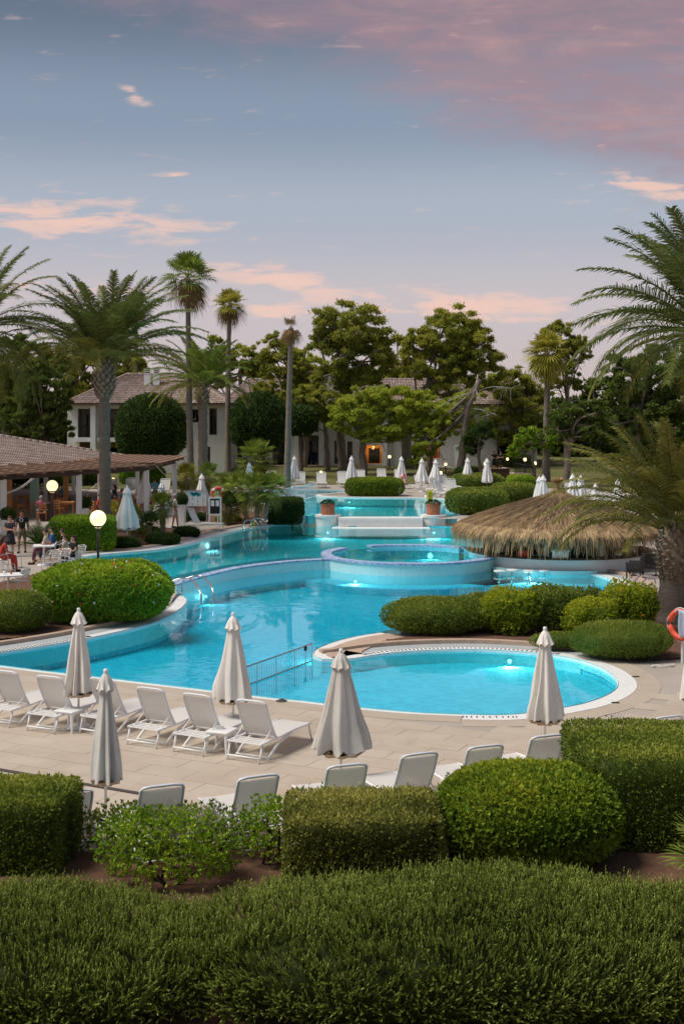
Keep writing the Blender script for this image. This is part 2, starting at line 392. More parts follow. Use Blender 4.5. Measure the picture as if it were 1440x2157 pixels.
far_px = [(642, 1089), (680, 1089), (800, 1089), (940, 1088), (962, 1076), (957, 1056), (900, 1051), (800, 1050), (720, 1049), (680, 1047), (664, 1044), (690, 1041), (728, 1038), (738, 1035), (700, 1034), (600, 1034), (500, 1037), (466, 1045), (505, 1053), (575, 1065), (614, 1080)]
lower = outline(lower_px, WL); midp = outline(mid_px, WM); farp = outline(far_px, WF)
for nm in ('lower', 'midp', 'farp'):
    if area2(globals()[nm]) < 0: globals()[nm] = globals()[nm][::-1].copy()       # counter-clockwise: right hand normal points outwards
BASINS = [lower, midp, farp]
UV_U = np.array([.89, -.456]); UV_V = np.array([.456, .89])

# ground: one sheet to the horizon, open where the pool basins are
xs = np.concatenate([[-3000, -900, -300, -120, -70], np.arange(-42, 42.01, .45), [70, 120, 300, 900, 3000]])
ys = np.concatenate([[-1500, -300, -60, -10, 4], np.arange(9, 110, .45), [135, 150, 180, 260, 500, 1200, 3500]])
gx, gy = np.meshgrid(xs, ys); gV = np.stack([gx, gy, gz(gx, gy)], -1); nx, ny = len(xs), len(ys)
ii, jj = np.meshgrid(np.arange(ny - 1), np.arange(nx - 1), indexing='ij')
gQ = np.stack([ii * nx + jj, ii * nx + jj + 1, (ii + 1) * nx + jj + 1, (ii + 1) * nx + jj], -1).reshape(-1, 4)
cen = gV.reshape(-1, 3)[gQ].mean(1)[:, :2]; keep = np.ones(len(gQ), bool)
for b in BASINS:
    bb = (cen[:, 0] > b[:, 0].min() - 1) & (cen[:, 0] < b[:, 0].max() + 1) & (cen[:, 1] > b[:, 1].min() - 1) & (cen[:, 1] < b[:, 1].max() + 1)
    k = np.where(bb)[0]; keep[k[inside(cen[k], b) | (dist_poly(cen[k], b) < .28)]] = False
ground = link('ground', new_mesh('ground', gV.reshape(-1, 3), gQ[keep]), 'paving_far'); tag(ground, 'beige paved ground around the pool', kind='structure')

# basins: walls, floors, water
def basin(name, line, zw, zf, wallmat, floormat, wmat, lab):
    root = MB(); k = len(line); i = np.arange(k); j = (i + 1) % k
    root.add(np.vstack([np.column_stack([line, np.full(k, zw + .06)]), np.column_stack([line, np.full(k, zf)])]), np.stack([i, k + i, k + j, j], 1))
    o = root.build(name, wallmat); tag(o, lab, kind='structure')
    V, T = flat_poly(line, zf); f = link('pool_floor', new_mesh('pool_floor', V, T), floormat, o)
    V, T = flat_poly(line, zw); w = link('water', new_mesh('water', V, T), wmat); tag(w, 'water of ' + lab, kind='structure')
    return o
basin('main_pool_basin', lower, WL, -.62, 'pool_tile', 'pool_tile_deep', 'water_lower', 'turquoise main pool with the round paddling end')
basin('middle_pool_basin', midp, WM, -.22, 'pool_tile_teal', 'pool_tile_teal', 'water_mid', 'teal middle pool behind the blue mosaic wall')
basin('upper_pool_basin', farp, WF, .2, 'pool_tile_teal', 'pool_tile_teal', 'water_mid', 'teal upper pool behind the flower pots')
# shallow paddling floor inside the main basin (a raised, sloping floor east of the little fence)
fa, fb = P(661, 1390, WL)[:2], P(522, 1470, WL)[:2]
nrm = np.array([(fb - fa)[1], -(fb - fa)[0]]); nrm /= np.linalg.norm(nrm)
if (P(1000, 1440)[:2] - fa) @ nrm < 0: nrm = -nrm
kid = np.array([p for p in lower if (p - fa) @ nrm > .02 and p[1] < P(0, 1368)[1]])
kid = kid[np.concatenate([[True], np.linalg.norm(np.diff(kid, axis=0), axis=1) > .01])]
ck = P(1000, 1440)[:2]
kid = ck + (kid - ck) * (1 - .035 / np.maximum(np.linalg.norm(kid - ck, axis=1, keepdims=True), .1))
V, T = flat_poly(kid, -.32); o = MB().add(V, None, T)
k = len(kid); i = np.arange(k); j = (i + 1) % k
o.add(np.vstack([np.column_stack([kid, np.full(k, -.32)]), np.column_stack([kid, np.full(k, -.61)])]), np.stack([i, k + i, k + j, j], 1))
o = o.build('paddling_floor', 'pool_tile'); tag(o, 'pale shallow floor of the round paddling pool', kind='structure')
# lighter slope along the shallow left end
sl = np.array([P(x, y, -.45)[:2] for x, y in ((-150, 1392), (-40, 1396), (140, 1420), (330, 1441), (500, 1462), (500, 1440), (380, 1405), (250, 1385), (120, 1388), (0, 1392))])

# copings, channels and kerbs
def coping(px, z, bands, closed=False, name='pool_coping', lab=None, flip=False, depth=.5):
    line = cat_rom(np.array([P(x, y, z)[:2] for x, y in px]), .25, closed)
    for o0, o1, dz, mt, nm in bands:
        mb = MB(); s = -1 if flip else 1
        ribbon(mb, line, s * o0, s * o1, z + dz, depth, closed); o = mb.build(nm, mt); tag(o, lab + ' ' + nm.replace('_', ' ') if lab else nm, kind='structure')
    return line
def seg(lst, a, b):
    ia, ib = lst.index(a), lst.index(b); return lst[ia:ib + 1]
wide = lambda w, g, kk: [(-.02, w, .035, 'white_coping', 'white_coping'), (w + .004, w + g, .028, 'grey_channel', 'overflow_channel'), (w + g + .004, w + g + kk, .13, 'kerb', 'kerb')]
front = seg(lower_px, (-170, 1394), (973, 1509))
coping(front, WL, [(-.02, .13, .038, 'white_coping', 'white_coping'), (.134, .62, .03, 'paving', 'paving_strip')], lab='front edge', depth=.2)
coping(seg(lower_px, (973, 1509), (1223, 1395)), WL, [(-.02, .42, .038, 'white_coping', 'white_coping'), (.424, .95, .03, 'paving', 'paving_strip')], lab='paddling pool', depth=.2)
coping(seg(lower_px, (1223, 1395), (712, 1394)), WL, wide(.42, .55, .22), lab='paddling pool back')
coping(seg(lower_px, (712, 1394), (801, 1335)), WL, [(-.02, .34, .035, 'white_coping', 'white_coping'), (.344, 1.25, .06, 'kerb', 'kerb')], lab='peninsula tip')
coping(seg(lower_px, (1290, 1266), (1200, 1204)), WL, wide(.45, .45, .25), lab='bar side')
coping(seg(lower_px, (385, 1240), (-100, 1388)), WL, wide(.38, .55, .2), lab='left shore')
coping(seg(mid_px, (663, 1106), (140, 1188)), WM, [(-.02, .3, .06, 'white_coping', 'white_coping'), (.304, .75, .05, 'grey_channel', 'overflow_channel'), (.754, 1.2, .10, 'kerb', 'kerb')], lab='middle pool')
coping(far_px[4:-1] , WF, [(-.02, .3, .06, 'white_coping', 'white_coping'), (.304, .8, .045, 'paving_far', 'paving_strip')], lab='upper pool')
coping([far_px[-2], far_px[-1], far_px[0]], WF, [(-.02, .2, .06, 'white_coping', 'white_coping'), (.204, .6, .04, 'kerb', 'kerb')], lab='upper pool side', depth=.75)

# paving slabs of the near deck: the 300 largest are single pieces, the others one joined part
deck = thing('deck_paving', None, None, (0, 0, 0)); tag(deck, 'beige stone slabs of the near sun deck', kind='structure')
o0 = P(640, 1481, WL)[:2] - UV_V * .66; SLu, SLv = 1.0, .55; cells = []
for r in range(0, 26):
    for c in range(-16, 18):
        cu = (c + (.5 if r % 2 else 0)) * SLu; cc = o0 + UV_U * cu - UV_V * (r * SLv + SLv / 2)
        cells.append(cc)
for r in range(0, 10):
    for c in range(2, 18):
        cu = (c + (.5 if r % 2 else 0)) * SLu; cells.append(o0 + UV_U * cu + UV_V * (r * SLv + SLv / 2))
cells = np.array(cells)
corn = np.array([[-.5, -.5], [.5, -.5], [.5, .5], [-.5, .5]]) * (SLu, SLv)
ok = (cells[:, 1] > 18.9) & (np.abs(cells[:, 0]) < cells[:, 1] * .285)
for q in corn:
    pc = cells + UV_U * q[0] + UV_V * q[1]; ok &= ~inside(pc, lower) & (dist_poly(pc, lower) > .6)
bedline = np.array([P(x, y, 0)[:2] for x, y in ((1440, 1392), (1290, 1402), (1223, 1390), (1000, 1360), (1440, 1300))])
ok &= ~inside(cells, bedline)
cells = cells[ok]; cells = cells[np.argsort(np.hypot(cells[:, 0], cells[:, 1]))]
g = .007; sm = MB().box((0, 0, -.017), (SLu - g, SLv - g, .070)); V, Fs = sm.arrays(); slab_me = [new_mesh('paving_slab', V, Fs) for _ in range(3)]
for k, me in enumerate(slab_me):
    me.materials.append(mat('slab_%d' % k, [(.43, .36, .28), (.438, .368, .287), (.423, .353, .274)][k], .72, noise=(.9, [(.50, .43, .35), (.51, .44, .36), (.49, .42, .34)][k], .35, .62), bump=(40, .12, .008), world=True))
ang = math.atan2(UV_U[1], UV_U[0])
for n_, c in enumerate(cells[:300]):
    o = link('paving_slab', slab_me[random.randrange(3)], None, deck); o.location = (c[0], c[1], random.uniform(-.002, .002)); o.rotation_euler = (0, 0, ang)
if len(cells) > 300:
    mb = MB()
    for c in cells[300:]: mb.box((c[0], c[1], -.017 + random.uniform(-.002, .002)), (SLu - g, SLv - g, .070), ang)
    tag(mb.build('paving_slabs_beyond', 'slab_0', deck), kind='stuff')
dr0, dr1 = P(-60, 1614)[:2], P(330, 1681)[:2]
mb = MB(); mb.beam((*dr0, .012), (*dr1, .012), .09, .05); tag(mb.build('drain_channel', 'dark_drain'), 'dark drain channel in the near deck', kind='structure')
mb = MB()                                     # slotted overflow grates in the coping
for px_, py_ in [(985 + 9 * q, 1512.5 - .02 * (q - 6) ** 2) for q in range(11)]:
    pass
def grate(line_px, z, off0, off1, n, lab, dz=.04):
    line = cat_rom(np.array([P(x, y, z)[:2] for x, y in line_px]), .1, False); nn = normals2(line, False); mb = MB()
    idx = np.linspace(0, len(line) - 1, n).astype(int)
    for q in idx: mb.beam((*(line[q] + nn[q] * off0), z + dz), (*(line[q] + nn[q] * off1), z + dz), .022, .012)
    tag(mb.build('overflow_grate', 'dark_drain'), lab, kind='structure')
grate(seg(lower_px, (1168, 1384), (779, 1385)), WL, .20, .34, 150, 'slotted grate at the back of the paddling pool')
grate(seg(lower_px, (973, 1509), (1084, 1509)), WL, .16, .28, 32, 'slotted grate at the front of the paddling pool')
grate(seg(lower_px, (200, 1345), (-100, 1388)), WL, .14, .3, 90, 'slotted grate along the left shore')

# planted beds (soil sheets) and the lawn
def sheet(name, pts, mt, lab, dz=.02, mound=0.0, step=.35):
    poly = np.asarray(pts)[:, :2]; a, b = poly.min(0), poly.max(0)
    X, Y = np.meshgrid(np.arange(a[0], b[0] + step, step), np.arange(a[1], b[1] + step, step))
    Z = gz(X, Y) + dz + mound * (.5 + .5 * np.sin(X * 2.1) * np.cos(Y * 1.7))
    V = np.stack([X, Y, Z], -1); n, m_ = X.shape
    ii, jj = np.meshgrid(np.arange(n - 1), np.arange(m_ - 1), indexing='ij')
    Q = np.stack([ii * m_ + jj, ii * m_ + jj + 1, (ii + 1) * m_ + jj + 1, (ii + 1) * m_ + jj], -1).reshape(-1, 4)
    c = V.reshape(-1, 3)[Q].mean(1)[:, :2]; Q = Q[inside(c, poly)]
    for bs in BASINS: c = V.reshape(-1, 3)[Q].mean(1)[:, :2]; Q = Q[~(inside(c, bs) | (dist_poly(c, bs) < 1.08))]
    return tag(link(name, new_mesh(name, V.reshape(-1, 3), Q, True), mt), lab, kind='structure')
GP = lambda *l: np.array([G(x, y) for x, y in l])
sheet('flower_bed', [(-14, 8), (14, 8), (14, 20.2), (6.2, 20.6), (3, 19.6), (0, 19.2), (-2.5, 18.9), (-14, 18.6)], 'soil', 'red soil bed under the near hedges', .03, .03, .25)
sheet('flower_bed', GP((730, 1385), (800, 1366), (1000, 1356), (1223, 1378), (1300, 1399), (1440, 1389), (1500, 1300), (1400, 1260), (1310, 1268), (1220, 1294), (1100, 1306), (870, 1328), (790, 1345)), 'soil', 'soil bed between paddling pool and main pool', .04, .03, .12)
sheet('flower_bed', GP((-120, 1370), (0, 1350), (120, 1338), (240, 1318), (320, 1295), (345, 1270), (340, 1235), (200, 1190), (60, 1215), (-120, 1260)), 'soil', 'soil bed under the flowering bush', .04, .03, .12)
sheet('flower_bed', GP((215, 1158), (300, 1152), (390, 1134), (415, 1130), (395, 1118), (330, 1112), (240, 1118), (205, 1140)), 'soil', 'soil bed of the small fan palms', .05)
sheet('flower_bed', GP((388, 1100), (450, 1106), (540, 1102), (640, 1096), (640, 1060), (480, 1050), (400, 1062)), 'soil', 'soil bed of the large fan palms', .05)
sheet('lawn', [(-90, 88), (-9, 90), (-6, 93.5), (6, 95), (14, 91), (20, 84), (40, 80), (95, 90), (95, 190), (-90, 190)], 'grass', 'dry green lawn in front of the white house', .035, 0, .8)
mb = MB(); pts = GP((700, 968), (800, 973), (880, 979), (960, 987), (1040, 994), (1120, 1001)); pts = cat_rom(pts[:, :2], .5, False)
ribbon(mb, pts, -.9, .9, gz(pts[:, 0], pts[:, 1]) + .06, .05, False); tag(mb.build('garden_path', 'paving_far'), 'pale path curving through the lawn', kind='structure')
# ------------------------------------------------------------------ pool walls, hot tub, bar with thatched roof
def arc(c, r, a0, a1, n, z): a = np.radians(np.linspace(a0, a1, n)); return np.column_stack([c[0] + r * np.cos(a), c[1] + r * np.sin(a), np.full(n, z)])
# divider wall with mosaic top between main and middle pool
dv = cat_rom(np.array([P(x, y, .36)[:2] for x, y in ((352, 1232), (385, 1222), (430, 1210), (500, 1195), (600, 1183), (684, 1178), (700, 1180))]), .2, False)
t = thing('pool_divider_wall', 'curved low wall with blue mosaic top leading to the round tub', 'pool wall', (dv[0][0], dv[0][1], -1.1))
mb = MB(); ribbon(mb, dv, .0, .34, .34, 1.35, False); mb.build('wall', 'mosaic_pale', t, world=True)
mb = MB(); ribbon(mb, dv, -.03, .37, .40, .055, False); mb.build('mosaic_cap', 'blue_mosaic', t, world=True)
TC = np.array([2.74, 53.0]); TR = 3.38
t = thing('round_tub', 'round raised pool tub with blue mosaic rim and pale wall', 'tub', (*TC, -1.1))
mb = MB(); ribbon(mb, arc(TC, TR, 143, 402, 110, 0)[:, :2], -.16, .16, .40, 1.35, False); mb.build('wall', 'mosaic_pale', t, world=True)
mb = MB(); ribbon(mb, arc(TC, TR, 141, 404, 120, 0)[:, :2], -.21, .21, .475, .075, False); mb.build('mosaic_cap', 'blue_mosaic', t, world=True)
mb = MB(); ribbon(mb, arc(TC, TR, 47, 116, 50, 0)[:, :2], -.16, .16, .40, 1.35, False); mb.build('wall', 'mosaic_pale', t, world=True)
mb = MB(); ribbon(mb, arc(TC, TR, 46, 118, 54, 0)[:, :2], -.21, .21, .475, .075, False); mb.build('mosaic_cap', 'blue_mosaic', t, world=True)
mb = MB(); V, T = flat_poly(arc(TC, TR - .17, 0, 354, 60, 0)[:, :2], -.12); mb.add(V, None, T); mb.build('floor', 'pool_tile', t, world=True)
V, T = flat_poly(arc(TC, TR - .162, 0, 354, 60, 0)[:, :2], .345); link('water', new_mesh('water', V - np.array([*TC, -1.1]), T), 'water_kids', t)
mb = MB(); mb.lathe([(0, -.105), (.14, -.105), (.14, -.12)], 14, (*(TC + (.15, .3)), 0)); mb.build('drain', 'dark_drain', t, world=True)
t_step = MB(); ribbon(t_step, arc(TC, TR, 195, 345, 80, 0)[:, :2], .17, 1.25, -.34, .27, False); tag(t_step.build('tub_step', 'pool_tile'), 'pale underwater step round the tub', kind='structure')

BC = np.array([8.9, 54.0]); CR = 3.55
t = thing('pool_bar', 'round white pool bar with brown counter under the thatched roof', 'bar', (*BC, -1.0))
mb = MB(); ribbon(mb, arc(BC, CR, 178, 372, 90, 0)[:, :2], -.12, .12, .50, 1.6, False); mb.build('wall', 'white_paint', t, world=True)
mb = MB(); ribbon(mb, arc(BC, CR, 176, 374, 90, 0)[:, :2], -.42, .26, .565, .06, False); mb.build('counter', 'wood_dark', t, world=True)
mb = MB(); ribbon(mb, arc(BC, CR - .55, 0, 180, 50, 0)[:, :2], -.1, .1, 1.0, 2.0, False); mb.build('back_counter', 'wood_dark', t, world=True)
mb = MB(); V, T = flat_poly(arc(BC, CR - .1, 0, 354, 60, 0)[:, :2], -.35); mb.add(V, None, T); mb.build('floor', 'wood_dark', t, world=True)
for a in (208, 252, 296, 338, 20, 70, 110, 160):
    mb = MB(); c = BC + (CR - .62) * np.array([math.cos(R_(a)), math.sin(R_(a))]); mb.lathe([(.11, -.35), (.11, 2.0)], 14, (*c, 0)); mb.build('post', 'white_paint', t, smooth=True, world=True)
mb = MB(); c = P(1150, 1207, .0)[:2]
ribbon(mb, arc(BC, CR + .42, 222, 282, 40, 0)[:, :2], -.2, .06, .12, 1.2, False); mb.build('bench_wall', 'mosaic_pale', t, world=True)
sh = MB(); ribbon(sh, arc(BC, CR, 200, 310, 60, 0)[:, :2], .13, 2.3, -.34, .27, False); tag(sh.build('bar_step', 'pool_tile'), 'pale underwater shelf round the pool bar', kind='structure')
for k, (px, py) in enumerate(((1051, 1203), (1078, 1201), (1113, 1203), (1146, 1202))):
    p = P(px, py, .12); s = thing('bar_stool', ['leftmost underwater bar stool beside the round tub', 'second underwater bar stool from the round tub', 'third underwater bar stool from the round tub', 'rightmost underwater bar stool of four'][k], 'stool', (p[0], p[1], -.34), 0, 'stools in the water at the bar')
    mb = MB(); mb.lathe([(.0, .42), (.19, .42), (.22, .44), (.22, .475), (.20, .49), (0, .49)], 18); mb.build('seat', 'white_coping', s, smooth=False)
    mb = MB(); mb.lathe([(.10, 0), (.05, .03), (.045, .42)], 12); mb.build('post', 'steel', s, smooth=True)

# thatched roof: a shallow cone of straw bundles with a hanging fringe
TH = thing('thatched_roof', 'wide thatched straw roof with a ragged fringe over the bar', 'thatched roof', (*BC, .5))
RR = 4.25
def thz(r): r = np.asarray(r); return 1.62 + 1.34 * np.clip(1 - r / RR, 0, 1) ** .92 - .14 * np.clip((r - 3.4) / .85, 0, 1.2) ** 2 + .22 * np.exp(-(r / .28) ** 2)
mb = MB(); prof = [(r, float(thz(r)) - .12) for r in np.linspace(.02, RR - .05, 24)] + [(RR - .15, float(thz(RR - .05)) - .3), (.3, 2.3)]
mb.lathe(prof, 64, (*BC, 0)); mb.build('roof_shell', 'straw', TH, world=True, smooth=True)
def straws():
    n = 24000; r0 = RR * np.sqrt(rng.uniform(.0006, .93, n)); th = rng.uniform(0, 2 * np.pi, n)
    Ln = rng.uniform(.35, .75, n); lift = rng.uniform(.0, .05, n)
    k = 3; ts = np.linspace(0, 1, k); rr = r0[:, None] + Ln[:, None] * ts
    jit = th[:, None] + rng.normal(0, .05, n)[:, None] * ts / np.maximum(r0[:, None], .4) + rng.normal(0, .008, n)[:, None]
    z = thz(rr) + lift[:, None] * (1 + ts) - .06 + np.where(rr > RR, -(rr - RR) * 1.6, 0); rr = np.where(rr > RR, RR + (rr - RR) * .35, rr)
    # the fringe
    m_ = 7000; tf = rng.uniform(0, 2 * np.pi, m_); rf = RR - rng.uniform(0, .28, m_); clump = np.sin(tf * 61) * .5 + np.sin(tf * 97 + 1) * .5
    dl = rng.uniform(.20, .44, m_) + .09 * clump; tr = np.stack([rf, rf + .17, rf + .20 + rng.normal(0, .04, m_)], 1)
    zf = np.stack([thz(rf) + .03, thz(rf) - dl * .42, thz(rf) - dl], 1); tj = tf[:, None] + np.stack([0 * tf, .006 * clump, .016 * np.sin(tf * 61) + rng.normal(0, .006, m_)], 1)
    rr = np.vstack([rr, tr]); z = np.vstack([z, zf]); jit = np.vstack([jit, tj]); n = len(rr)
    w = np.concatenate([rng.uniform(.007, .018, n - m_), rng.uniform(.010, .022, m_)])
    c = np.stack([rr * np.cos(jit), rr * np.sin(jit), z], -1); tdir = np.stack([-np.sin(jit), np.cos(jit), 0 * jit], -1)
    tw = np.stack([np.ones(n), np.ones(n) * .9, np.ones(n) * .35], 1) * w[:, None]
    A = c - tdir * tw[..., None]; B = c + tdir * tw[..., None]
    V = np.stack([A, B], 2).reshape(n, 6, 3); b = np.arange(n)[:, None] * 6
    Q = np.concatenate([b + [0, 1, 3, 2], b + [2, 3, 5, 4]])
    old = np.clip(1 - (rr[:, 0] - .3) / 3.6, 0, 1)               # straw higher up is older and browner
    lay = (rr[:, 0] * 2.6 + .35 * np.sin(jit[:, 0] * 9) + .2 * np.sin(jit[:, 0] * 23)) % 1; rv = np.clip(rng.normal(.66, .19, n) - .42 * np.clip(old * 1.25, 0, .9) * (rr[:, 0] > .5) - .16 * (lay > .7) + .12 * np.sin(jit[:, 0] * 31 + rr[:, 0] * 2) , 0, 1)
    return V.reshape(-1, 3) + np.array([*BC, 0]), Q, np.concatenate([rv, rv])
leafmat('thatch', [(.10, .072, .046), (.235, .165, .098), (.42, .295, .16), (.68, .49, .26)], .15, .8, .1)
V, Q, rv = straws(); o = link('straw', new_mesh('straw', V - np.array([*BC, .5]), Q, rnd=rv), 'thatch', TH); tag(o, kind='stuff')
def topknot():
    n = 500; th = rng.uniform(0, 2 * np.pi, n); V = []
    for a in th:
        h = rng.uniform(.25, .42); sp = rng.uniform(.10, .34); r0 = .05; d = np.array([math.cos(a), math.sin(a)]); q = np.array([-d[1], d[0]]) * .012
        z0 = 3.05; pts = [(d * r0, z0), (d * r0 * 1.1, z0 + h * .7), (d * sp, z0 + h * rng.uniform(.8, 1.1))]
        V.append([[*(p - q), z] if s == 0 else [*(p + q), z] for p, z in pts for s in (0, 1)])
    V = np.array(V).reshape(-1, 3) + np.array([*BC, 0]); b = np.arange(n)[:, None] * 6
    return V, np.concatenate([b + [0, 1, 3, 2], b + [2, 3, 5, 4]]), rng.uniform(.6, 1, 2 * n)
V, Q, rv = topknot(); link('straw_topknot', new_mesh('straw_topknot', V - np.array([*BC, .5]), Q, rnd=rv), 'thatch', TH)
# things on the bar
def on_bar(a, r=CR - .1): return (BC[0] + r * math.cos(R_(a)), BC[1] + r * math.sin(R_(a)), .567)
p = on_bar(262); s = thing('beer_cooler', 'white counter box with ledge on the bar', 'box', p, R_(-8)); MB().box((0, 0, .13), (.62, .4, .26)).build('body', 'white_plastic', s, bevel=.02); MB().box((0, 0, .285), (.72, .5, .05)).build('lid', 'white_plastic', s, bevel=.015)
p = on_bar(238); s = thing('red_crate', 'small red crate on the bar counter', 'crate', p, .3); MB().box((0, 0, .02), (.34, .26, .04)).build('base', 'red_ring', s)
for sx, sy, w, d in ((-.16, 0, .02, .26), (.16, 0, .02, .26), (0, -.12, .30, .02), (0, .12, .30, .02)): MB().box((sx, sy, .13), (w, d, .18)).build('side', 'red_ring', s)
p = on_bar(303); s = thing('fruit_bowl', 'glass bowl of yellow lemons on the bar counter', 'bowl', p); MB().lathe([(.05, 0), (.12, .02), (.17, .12), (.16, .12), (.11, .03), (0, .02)], 16).build('bowl', 'white_plastic', s, smooth=True)
for k in range(5): MB().lathe([(0.0, -.05), (.04, -.03), (.05, 0), (.04, .03), (0, .05)], 10, (.06 * math.cos(k * 1.26), .06 * math.sin(k * 1.26), .15)).build('lemon', 'yellow', s, smooth=True)
for k, (a, r, hh, mt) in enumerate(((216, 3.2, .3, 'turquoise_print'), (279, 3.1, .34, 'glass_dark'), (283, 3.15, .3, 'black'), (318, 3.2, .34, 'steel'), (328, 3.2, .36, 'grey_frame'))):
    p = on_bar(a, r); mb = MB(); mb.lathe([(0, 0), (.05, 0), (.05, hh * .6), (.02, hh * .75), (.018, hh), (0, hh)], 12)
    o = mb.build('bottle', mt, smooth=True); o.location = p; tag(o, ['turquoise bottle at the left of the bar counter', 'dark glass bottle at the middle of the bar counter', 'black bottle beside the dark glass bottle on the bar', 'steel shaker bottle near the right bar post', 'grey bottle beside the steel shaker on the bar'][k], 'bottle', 'bottles on the bar')

# pillars, flower pots and the weir
def pillar(px, lab, plab):
    c = P(px, 1108, WM); s = thing('pool_pillar', lab, 'pillar', (c[0], c[1] + .3, -.9)); w = 26 / F * c[1]
    MB().lathe([(w * .98, 0), (w * .98, 1.65), (w * 1.06, 1.66), (w * 1.06, 1.78), (0, 1.785)], 32).build('drum', 'white_coping', s, smooth=False)
    q = thing('flower_pot', plab, 'flower pot', (c[0], c[1] + .3, .887)); r = 14.5 / F * c[1]
    MB().lathe([(0, 0), (r * .95, 0), (r, .06), (r * 1.0, r * 1.35), (r * 1.08, r * 1.38), (r * 1.08, r * 1.55), (r * .9, r * 1.55), (r * .85, r * 1.2), (0, r * 1.2)], 20).build('pot', 'terracotta', q, smooth=False)
    V = []; n = 260; d = rng.normal(0, 1, (n, 3)); d[:, 2] = abs(d[:, 2]); d /= np.linalg.norm(d, axis=1, keepdims=True)
    V, Q, rv = leaves_at(d * (r * .95, r * .95, r * .55) + (0, 0, r * 1.45), d, .12, .05, .8); link('plant', new_mesh('plant', V, Q, rnd=rv), 'leaf_dark', q)
def leaves_at(p, nrm, ln, wd, spread=.7, up=.15, k=1, tri=False):
    """diamond leaves rooted at p, growing roughly along nrm"""
    if k > 1: p = np.repeat(p, k, 0); nrm = np.repeat(nrm, k, 0)
    n = len(p); ax = nrm + rng.normal(0, spread, (n, 3)) + (0, 0, up); ax /= np.maximum(np.linalg.norm(ax, axis=1, keepdims=True), 1e-6)
    sd = np.cross(ax, rng.normal(0, 1, (n, 3))); sd /= np.maximum(np.linalg.norm(sd, axis=1, keepdims=True), 1e-6)
    s = rng.uniform(.6, 1.25, n)[:, None]; a = ax * ln * s; b = sd * wd * s * .5
    if tri: return np.stack([p - b, p + b, p + a], 1).reshape(-1, 3), np.arange(n * 3).reshape(n, 3), rng.uniform(0, 1, n)
    V = np.stack([p, p + a * .45 + b, p + a, p + a * .45 - b], 1).reshape(-1, 3)
    return V, np.arange(n * 4).reshape(n, 4), rng.uniform(0, 1, n)
leafmat('leaf_dark', [(.018, .035, .012), (.03, .06, .02), (.05, .085, .028)], .2)
pillar(690, 'left white pool pillar carrying a terracotta pot', 'left terracotta pot with a green plant on its pillar')
pillar(913, 'right white pool pillar carrying a terracotta pot', 'right terracotta pot with a green plant on its pillar')
a, b = P(712, 1110, WM), P(890, 1110, WM)
w = thing('weir_wall', 'white overflow wall between the two pool pillars', 'pool wall', ((a[0] + b[0]) / 2, a[1], -.9))
MB().box(((a[0] + b[0]) / 2, a[1] + .38, -.1), (b[0] - a[0], .9, 1.62)).build('wall', 'white_coping', w, world=True)
MB().box(((a[0] + b[0]) / 2, a[1] + .36, .745), (b[0] - a[0], 1.0, .06)).build('lip', 'white_coping', w, world=True)
MB().box(((a[0] + b[0]) / 2, a[1] - .5, .30), (b[0] - a[0] + .6, .9, .05)).build('ledge', 'white_coping', w, world=True)
for x0, x1 in ((640, 664), (938, 985)):
    a, b = P(x0, 1108, WM), P(x1, 1108, WM); MB().box(((a[0] + b[0]) / 2, a[1] + .35, -.25), (b[0] - a[0], .35, 1.35)).build('wing', 'kerb', w, world=True)

# rails and the little fence standing in the water
def handrail(name, lab, pts, r=.022, off=None, grp=None):
    base = np.array(pts[0]); s = thing(name, lab, 'handrail', base, 0, grp)
    for k, d in enumerate(off or [(0, 0, 0)]):
        q = cat_rom(np.array(pts) + d, .06, False); MB().tube(q, r, 10).build('rail', 'steel', s, smooth=True, world=True)
    return s
Yl = 43.2
handrail('pool_handrail', 'steel grab rail at the flowering bush shore', [AY(357, 1262, Yl), AY(357, 1240, Yl), AY(362, 1226, Yl), AY(380, 1219, Yl), AY(398, 1218, Yl), AY(410, 1228, Yl - .4), AY(422, 1248, Yl - .9), AY(424, 1275, Yl - 1.1)], .03, [(0, 0, 0), (.35, .55, 0)])
Yl = 62.3
hr = handrail('pool_ladder', 'steel pool ladder with a yellow strap across it', [AY(512, 1122, Yl), AY(513, 1104, Yl), AY(518, 1097, Yl), AY(530, 1096, Yl - .3), AY(538, 1098, Yl - .5), AY(546, 1110, Yl - .7), AY(548, 1125, Yl - .8)], .028, [(0, 0, 0), (.30, .75, .02)])
st = thing('yellow_strap', 'yellow warning strap hung over the left pool ladder', 'warning strap', AY(522, 1128, Yl - .35))
c0, c1, c2 = AY(523, 1123, Yl - .4), AY(534.5, 1099, Yl - .45), AY(541, 1124, Yl - .65)
MB().beam(c0, c1, .03, .13, (0, 1, 0)).build('strap_half', 'yellow', st, world=True); q = MB().beam(c1, c2, .03, .13, (0, 1, 0)).build('strap_half', 'yellow', st, world=True)
for f in (.25, .42, .6, .78):
    m_ = c1 + (c2 - c1) * f; MB().beam(m_ + (-.03, -.022, .02), m_ + (.035, -.022, -.01), .01, .045, (0, 1, 0)).build('printed_mark', 'black', st, world=True)
Yl = 81.0
handrail('pool_ladder', 'steel ladder at the upper pool beside the yellow sign', [AY(896, 1062, Yl - .8), AY(896, 1043, Yl - .5), AY(902, 1035, Yl), AY(911, 1034, Yl + .2), AY(914, 1046, Yl + .3)], .03, [(0, 0, 0), (.45, .1, 0)])
s = thing('yellow_sign', 'upright yellow caution sign beside the upper pool ladder', 'caution sign', AY(905, 1060, 79.8)); w = 12 / F * 79.8
MB().box((0, 0, .42), (w, .05, .74)).build('board', 'yellow', s, bevel=.02); MB().box((0, .06, .2), (w * .8, .04, .4)).build('stand', 'yellow', s)
